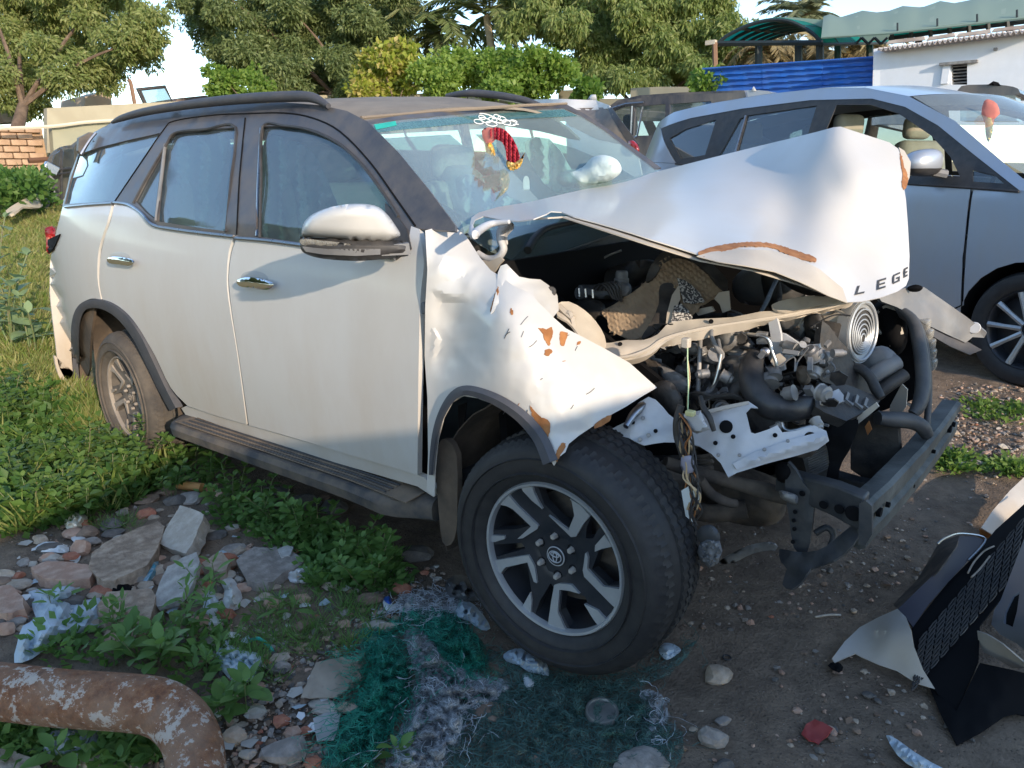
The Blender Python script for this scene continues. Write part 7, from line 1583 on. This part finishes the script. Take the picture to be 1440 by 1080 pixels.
TB4 = zs((1374,886,.12),(1407,844,.20),(1450,745,.24),(1450,915,.22),(1394,876,.18),(1437,933,.10))
panel('silver_surround', [(1394,878),(1398,858),(1407,844),(1424,800),(1440,758),(1452,735),(1452,925),(1430,905),(1406,892)], TB4, mat('silver_plastic', (.34,.36,.40), rough=.35, metal=.5), tbm, 8, .012, holes=[[(1411,876),(1414,860),(1425,838),(1434,832),(1430,860),(1424,882)]])
panel('dark_slot', [(1408,880),(1412,858),(1425,834),(1438,828),(1434,860),(1426,888)], lambda a, b_: TB4(a, b_, -.012), BLACKV, tbm, 9, .004)
panel('white_lower_blade', [(1374,887),(1388,892),(1410,906),(1438,930),(1452,940),(1424,940),(1398,924),(1384,918),(1376,904)], lambda a, b_: TB4(a, b_, -.006), WHITE, tbm, 7, .004)
panel('black_skirt', cr([(1300,950),(1320,975),(1345,1000),(1378,932),(1424,942),(1455,950),(1455,1010),(1430,1004),(1412,1008),(1380,1030),(1346,1048),(1325,1010)], n=1), zs((1300,950,.02),(1345,1000,.03),(1424,942,.09),(1455,1000,.03),(1346,1048,.01)), BLACKV, tbm, 9, .004, disp=lambda a, b_: .01*nz(a, b_, 4, .06))
for pts in ([(1361,806),(1370,790),(1384,775),(1398,768)], [(1366,812),(1378,800),(1392,782)]): tube('bent_bracket', [TB3(a, b_)-ray(a, b_)*.008 for a, b_ in pts], .003, STONES['beige'], tbm, 6)
tbp = thing('loose_wing_panel', 'pale blue white body panel edge lying beyond the torn bumper at the right edge', 'scrap panel', tuple(G(1420, 730)))
panel('panel_skin', [(1380,742),(1396,718),(1420,690),(1452,660),(1456,712),(1430,738),(1412,756),(1396,752)], zs((1380,742,.08),(1452,660,.14),(1412,756,.05),(1456,712,.10),(1420,700,.14)), WHITE, tbp, 7, .004)
panel('rusty_edge', [(1377,744),(1396,752),(1412,757),(1410,764),(1390,762),(1378,754)], zs((1377,744,.05),(1412,757,.04),(1410,764,.01)), PRIMER, tbp, 6, .004)
for (a, b_) in ((1290,800),(1287,812),(1296,806)): rock(a, b_, 9, 7, STONES['grey'], 'tiny grey chip lying behind the dark trim of the torn bumper', group='chips behind the torn bumper')
# ------------------------------------------------------------------ gravel
def pebbles(name, N, region, smin, smax, mats, label):
    """region: list of (polygon in the picture, weight)"""
    bm = bmesh.new(); bmesh.ops.create_icosphere(bm, subdivisions=1, radius=1); bv = np.array([v.co[:] for v in bm.verts]); bf = np.array([[v.index for v in f.verts] for f in bm.faces]); bm.free()
    for mi, mt in enumerate(mats):
        Vs = []; Fs = []; o_ = 0; n_ = N//len(mats)
        while o_ < n_:
            pl, wt = random.choices(region, [r_[1] for r_ in region])[0]; x0, x1 = min(p[0] for p in pl), max(p[0] for p in pl); y0, y1 = min(p[1] for p in pl), max(p[1] for p in pl)
            q = (random.uniform(x0, x1), random.uniform(y0, y1))
            if not pip(q, pl): continue
            g = G(*q); s = smin+(smax-smin)*random.random()**3; v = bv*(1+.28*rng.normal(size=bv.shape))*np.array([s*random.uniform(.8,1.4), s, s*.6])
            a = random.random()*6.28; c_, s_ = math.cos(a), math.sin(a); v = v@np.array([[c_, s_, 0], [-s_, c_, 0], [0, 0, 1]])
            Vs.append(v+np.array([g.x, g.y, g.z+s*.25])); Fs.append(bf+o_*12); o_ += 1
        obj(name, np.concatenate(Vs).tolist(), np.concatenate(Fs).tolist(), mt, None, kind='stuff', sharp=20)
        tagm(bpy.data.objects[-1] if False else [o for o in col.objects if o.name.startswith(name)][-1], label, 'gravel')
REGG = [([(280,760),(480,780),(620,800),(640,850),(560,870),(500,960),(470,1080),(300,1080),(300,960),(230,900),(250,840)], 5), ([(0,700),(280,660),(420,720),(560,780),(400,830),(0,900)], 3), ([(0,1020),(240,1020),(240,1080),(0,1080)], 1), ([(620,1000),(940,1000),(1150,900),(1440,1000),(1300,1080),(600,1080)], .5), ([(980,640),(1200,700),(1330,620),(1440,620),(1360,760),(1200,860),(960,900)], 1.2), ([(1190,520),(1440,545),(1440,640),(1340,660),(1330,600)], 4)]
pebbles('gravel', 9000, REGG,   .002, .013, [STONES['grey'], STONES['beige'], STONES['brown'], STONES['dark'], STONES['pink']], 'loose gravel and small brick chips scattered over the yard')
kk = 0
mat('pale_blue_cloth_', (.38,.46,.50), rough=.8); mat('grey_paper_', (.42,.40,.36), rough=.85)
CHK = [(0,756),(60,745),(250,700),(330,760),(450,780),(440,832),(330,870),(250,884),(150,880),(0,884)]
for _ in range(260):
    q = (random.uniform(0, 450), random.uniform(700, 884))
    if not pip(q, CHK): continue
    sk = random.choice(['grey','beige','brown','pink','red','pale','beige','dark']); wq = 9+26*random.random()**1.8
    rock(q[0], q[1], wq, wq*random.uniform(.5,.8), STONES[sk], 'small broken %s chunk lying between the larger rubble slabs' % {'red': 'brick red', 'pale': 'pale plaster', 'dark': 'dark grey'}.get(sk, sk), 'rubble', 'broken %s chunks' % sk, sub=2, sink=.35, name='rubble_chunk')
for _ in range(120):
    q = (random.uniform(20, 620), random.uniform(740, 1060))
    if not (pip(q, CHK) or pip(q, REGG[0][0])): continue
    g_ = G(*q); s_ = random.uniform(.007, .026); an = random.random()*3
    o = obj('paper_scrap', [g_+Vector((s_*math.cos(an+t)*random.uniform(.6,1.3), s_*math.sin(an+t)*random.uniform(.6,1.3), .012+random.uniform(0,.012))) for t in (0,1.2,2.4,3.6,5)], [[0,1,2],[0,2,3],[0,3,4]], random.choice([PLW, MATS['pale_blue_cloth_'], MATS['grey_paper_'], MATS['grey_paper_']]), None, pivot=tuple(g_), th=.0006, smooth=False)
    tagm(o, 'tiny white scrap of paper or plastic among the rubble', 'litter', 'tiny white scraps')
for _ in range(330):
    pl, wt = random.choices(REGG[:3]+REGG[4:], [6, 4, 1, .6, 1.5])[0]; q = (random.uniform(min(p[0] for p in pl), max(p[0] for p in pl)), random.uniform(min(p[1] for p in pl), max(p[1] for p in pl)))
    if not pip(q, pl): continue
    g = G(*q); dd = depth(g); s_ = .008+.03*random.random()**2.2; kk += 1; sk = random.choice(['grey','beige','brown','pink','red','pale','dark','beige'])
    rock(q[0], q[1], s_*2/dd*FPX, s_*1.4/dd*FPX, STONES[sk], 'small %s stone lying among the %s' % ({'red': 'brick red', 'dark': 'dark grey', 'pale': 'pale'}.get(sk, sk), 'rubble beside the running board' if q[0] < 640 and q[1] < 860 else 'gravel left of the net' if q[0] < 640 else 'dirt on the right'), 'stone', 'small %s stones' % sk, sub=1)
# ------------------------------------------------------------------ weeds and grass
def leafmesh(name, L, W, m, curl=.25, fold=.18):
    V = []; F = []; ts = [0, .12, .3, .52, .75, .92, 1]; ws = [.06, .55, .95, 1, .72, .3, 0]
    for t, w_ in zip(ts, ws):
        z = L*(.12*t-curl*t*t); V += [(t*L, -W*.5*w_, z+fold*W*w_*.5), (t*L, 0, z), (t*L, W*.5*w_, z+fold*W*w_*.5)]
    for i in range(len(ts)-1): a = i*3; F += [[a, a+3, a+4, a+1], [a+1, a+4, a+5, a+2]]
    me = bpy.data.meshes.new(name); me.from_pydata(V, [], F); me.polygons.foreach_set('use_smooth', [True]*len(F)); me.materials.append(m); return me
L_WEED = leafmat('weed_leaf', [(.06,.14,.035), (.11,.21,.055), (.17,.29,.085)], trans=.35, scale=6)
L_WEEDL = leafmat('sunlit_weed_leaf', [(.045,.115,.025), (.09,.17,.04), (.16,.24,.06)], trans=.4, scale=6)
L_CAL = leafmat('pale_broad_leaf', [(.13,.2,.09), (.2,.28,.14), (.25,.34,.17)], trans=.3, scale=5)
L_GRASS = leafmat('grass_blade', [(.08,.15,.025), (.16,.22,.05), (.33,.30,.12)], trans=.35, scale=3)
L_STRAW = leafmat('dry_straw', [(.22,.19,.08), (.38,.31,.16), (.46,.4,.24)], trans=.3, scale=3)
STEM = mat('green_stem', (.10,.17,.05), (.16,.14,.08), 20, rough=.7)
LM = {k: [leafmesh('leaf', L, W, m, c, f) for c, f in ((.25,.2), (.4,.12), (.12,.3))] for k, L, W, m in (('round', .042, .029, L_WEED), ('roundl', .048, .033, L_WEEDL), ('big', .075, .040, L_WEED), ('narrow', .06, .017, L_WEED), ('cal', .15, .085, L_CAL))}
def plant(x, y, hp, kind, nst, label, whorl=4, cat='weed', group=None, lean=.5, node=.032, name='weed_plant', base=None):
    g = base or G(x, y); H = hp/FPX*depth(g); t = thing(name, label, cat, tuple(g), 0, group); stems = []; rr = random
    for s in range(nst):
        az = rr.uniform(0, 6.28); d = Vector((math.cos(az)*lean*rr.uniform(.2, 1), math.sin(az)*lean*rr.uniform(.2, 1), 1)).normalized(); Ls = H*rr.uniform(.55, 1.05); p = Vector((math.cos(az)*.01*nst**.5*rr.random(), math.sin(az)*.01*nst**.5, -.01)); pts = [p.copy()]; n_ = max(3, int(Ls/node))
        for i in range(n_):
            d = (d+Vector((rr.uniform(-.12,.12), rr.uniform(-.12,.12), -.03))).normalized(); p = p+d*(Ls/n_); pts.append(p.copy())
            if i < n_*.2: continue
            top = i >= n_-1; k = whorl if not top else whorl+1; a0 = rr.uniform(0, 6.28)
            for q in range(k):
                a = a0+6.28*q/k+rr.uniform(-.3,.3); sc = rr.uniform(.6, 1.15)*(1 if not top else .7); el = rr.uniform(.0, .55)+(.5 if top else 0)
                o = bpy.data.objects.new('leaf', rr.choice(LM[kind])); col.objects.link(o); o.parent = t
                pet = Vector((math.cos(a), math.sin(a), .3))*.012*sc
                o.location = p+pet; o.rotation_euler = (rr.uniform(-.4,.4), -el, a); o.scale = (sc,)*3
        stems.append(tube_data(pts, .0016 if kind != 'cal' else .007, 5))
    V, F = join(stems); obj('stem', V, F, STEM, t, local=True); return t
PL = [(520,826,100,'round',8,'dense round leaved weed beside the end of the running board'),(488,800,80,'round',6,'leafy round leaved weed left of the densest one under the running board'),(545,812,60,'round',5,'low round leaved weed touching the red brick lump'),
 (440,768,85,'round',6,'round leaved weed under the middle of the running board'),(398,748,80,'round',5,'weed with upright stem under the running board near the dark rock'),(360,736,70,'round',5,'leafy weed between the brick and the running board'),(322,722,70,'roundl',5,'weed just right of the broken orange brick'),
 (300,680,70,'roundl',5,'sunlit weed at the rear end of the running board'),(262,668,80,'roundl',5,'bright weed growing in front of the rear wheel'),(222,655,95,'roundl',5,'tall bright weed covering the rear wheel rim'),(200,690,60,'roundl',5,'low sunlit weed below the rear wheel'),
 (160,700,70,'roundl',5,'sunlit weed above the cream foam piece'),(120,735,60,'roundl',5,'bright weed beside the cream foam piece'),(240,700,50,'roundl',4,'small bright weed above the orange clay pipe piece'),(80,720,70,'roundl',5,'green weed in the sunny patch at left'),
 (40,740,80,'roundl',5,'green weed near the left edge above the foam strip'),(10,700,90,'big',4,'broad leaved weed at the left edge in the sun'),(60,680,70,'roundl',5,'bushy weed in the middle of the sunny patch'),(130,660,70,'roundl',5,'bushy weed left of the rear wheel'),
 (210,945,70,'big',3,'broad leaved weed hanging over the rusty pipe'),(150,905,60,'narrow',4,'narrow leaved weed above the rusty pipe'),(270,885,90,'narrow',4,'tall thin weed with tiny flower above the rusty pipe'),(240,915,60,'big',3,'dark broad leaved weed behind the pipe bend'),
 (320,1010,50,'big',3,'dark broad leaved weed right of the pipe bend'),(352,1000,60,'big',3,'drooping broad leaved weed right of the pipe bend'),(110,1075,60,'big',3,'broad leaved weed below the rusty pipe behind the bottle'),(200,1080,50,'big',3,'broad leaved weed below the pipe beside the elbow'),
 (560,1085,55,'big',1,'small sprout at the bottom edge in the net'),(300,842,60,'narrow',3,'narrow leaved weed in front of the broken tile'),(75,860,45,'narrow',2,'thin weed growing through the translucent plastic sheet'),(400,875,40,'narrow',3,'small thin weed among the grass left of the net'),
 (285,940,50,'narrow',4,'thin weed left of the pale blue cloth'),(170,925,50,'big',2,'low broad leaf weed just above the rusty pipe')]
for i_ in range(18):
    while True:
        q = (random.uniform(0, 250), random.uniform(585, 735))
        if pip(q, [(0,600),(50,570),(120,585),(190,620),(255,640),(250,680),(180,715),(100,742),(0,760)]): break
    plant(q[0], q[1], random.uniform(50, 95), 'roundl', 4, 'leafy sunlit weed in the crowd of weeds left of the rear wheel', whorl=4, group='weeds in the sunny patch')
for x, y, h_, k, ns, lb in PL: plant(x, y, h_, k, ns, lb, whorl=4 if k in ('round', 'roundl') else 3)
for x, y, h_, lb in ((18,500,170,'tall pale broad leaved shrub at the left edge'),(50,505,110,'pale broad leaved shrub right of the tall one at the left edge'),(-10,420,120,'pale broad leaved shrub behind the others at the left edge')):
    plant(x, y, h_, 'cal', 4, lb, whorl=2, cat='shrub', lean=.5, node=.09, name='broad_leaf_shrub')
def scatter(name, polys, N, size, wid, m, label, hmax, up=.6, clump=14, rad=.05):
    Cb = []; Db = []
    for pl, wt in polys:
        x0, x1 = min(p[0] for p in pl), max(p[0] for p in pl); y0, y1 = min(p[1] for p in pl), max(p[1] for p in pl); k = 0
        while k < int(N*wt/clump):
            q = (random.uniform(x0, x1), random.uniform(y0, y1))
            if not pip(q, pl): continue
            k += 1; g = G(*q); hm = hmax*random.uniform(.3, 1)
            for _ in range(clump):
                a = random.uniform(0, 6.28); r_ = random.random()*rad; Cb.append((g.x+r_*math.cos(a), g.y+r_*math.sin(a), g.z+hm*random.random()**1.3)); Db.append((math.cos(a)+random.gauss(0,.4), math.sin(a)+random.gauss(0,.4), up+random.gauss(0,.3)))
    Db = np.array(Db); Db /= np.linalg.norm(Db, axis=1, keepdims=True); o = leaves_mesh(name, np.array(Cb), Db, size, wid, m, None, kind='stuff'); tagm(o, label, 'ground cover'); return o
W1 = [(0,600),(50,570),(120,585),(190,620),(255,640),(250,680),(180,715),(100,742),(0,760)]
scatter('leafy_ground_cover', [(W1, 1), ([(-30,560),(60,550),(120,600),(60,640),(-30,640)], .5)], 7500, .05, .3, L_WEEDL, 'mass of low leafy weeds in the sunny patch left of the rear wheel', .16)
scatter('leafy_ground_cover', [([(250,655),(330,690),(420,730),(470,770),(400,790),(330,750),(250,700)], .22), ([(60,880),(200,890),(320,870),(330,930),(280,1000),(200,950),(60,935)], .12), ([(0,1020),(220,1020),(220,1080),(0,1080)], .3), ([(420,740),(560,790),(560,830),(440,830)], .5)], 4200, .036, .28, L_WEED, 'low dark green weeds in the shade between the rubble', .08)
GB = [([(0,255),(62,262),(90,300),(84,340),(66,360),(66,440),(84,520),(120,590),(0,610)], 1), ([(-60,240),(60,245),(60,275),(-60,290)], .3)]
scatter('grass', GB, 26000, .11, .05, L_GRASS, 'green and yellow grass along the left side of the yard', .03, up=1.1, clump=20, rad=.12)
scatter('dry_grass', GB, 14000, .09, .05, L_STRAW, 'dry straw lying in the grass on the left', .02, up=.4, clump=20, rad=.14)
scatter('grass', [(W1, .25), ([(110,560),(240,640),(230,670),(100,620)], 1.)], 4500, .12, .03, L_GRASS, 'thin grass and seed stalks in front of the rear wheel', .10, up=1.4, clump=16, rad=.04)
scatter('grass', [([(360,840),(520,830),(540,900),(470,930),(360,920)], 1), ([(300,880),(350,900),(400,960),(330,960)], .4), ([(120,740),(200,730),(190,750)], .15)], 1500, .055, .022, L_WEED, 'sparse short grass growing between gravel in the shade', .01, up=1.2, clump=14, rad=.03)
scatter('leafy_ground_cover', [([(1316,636),(1360,640),(1372,660),(1330,664)], .5), ([(1395,650),(1440,655),(1440,668),(1400,664)], .3), ([(1360,560),(1440,575),(1440,600),(1370,590)], .3)], 1500, .03, .3, L_WEEDL, 'small bright weed patches on the dirt behind the front bumper beam', .03, rad=.08)
tagm(plant(200, 672, 30, 'roundl', 1, 'x'), 'small yellow leaved weed below the rear wheel')
fl = thing('far_scatter_plants', 'patch of taller green weeds in front of the brick wall', 'weeds', tuple(G(30, 262)))
Cc = [(tuple(P(random.uniform(-20, 60), random.uniform(250, 285), -12+random.uniform(-2, 1.5), 0)), .25) for _ in range(70)]
crown(Cc, 40, .10, .3, -.3, L_WEEDL, fl, 'foliage')
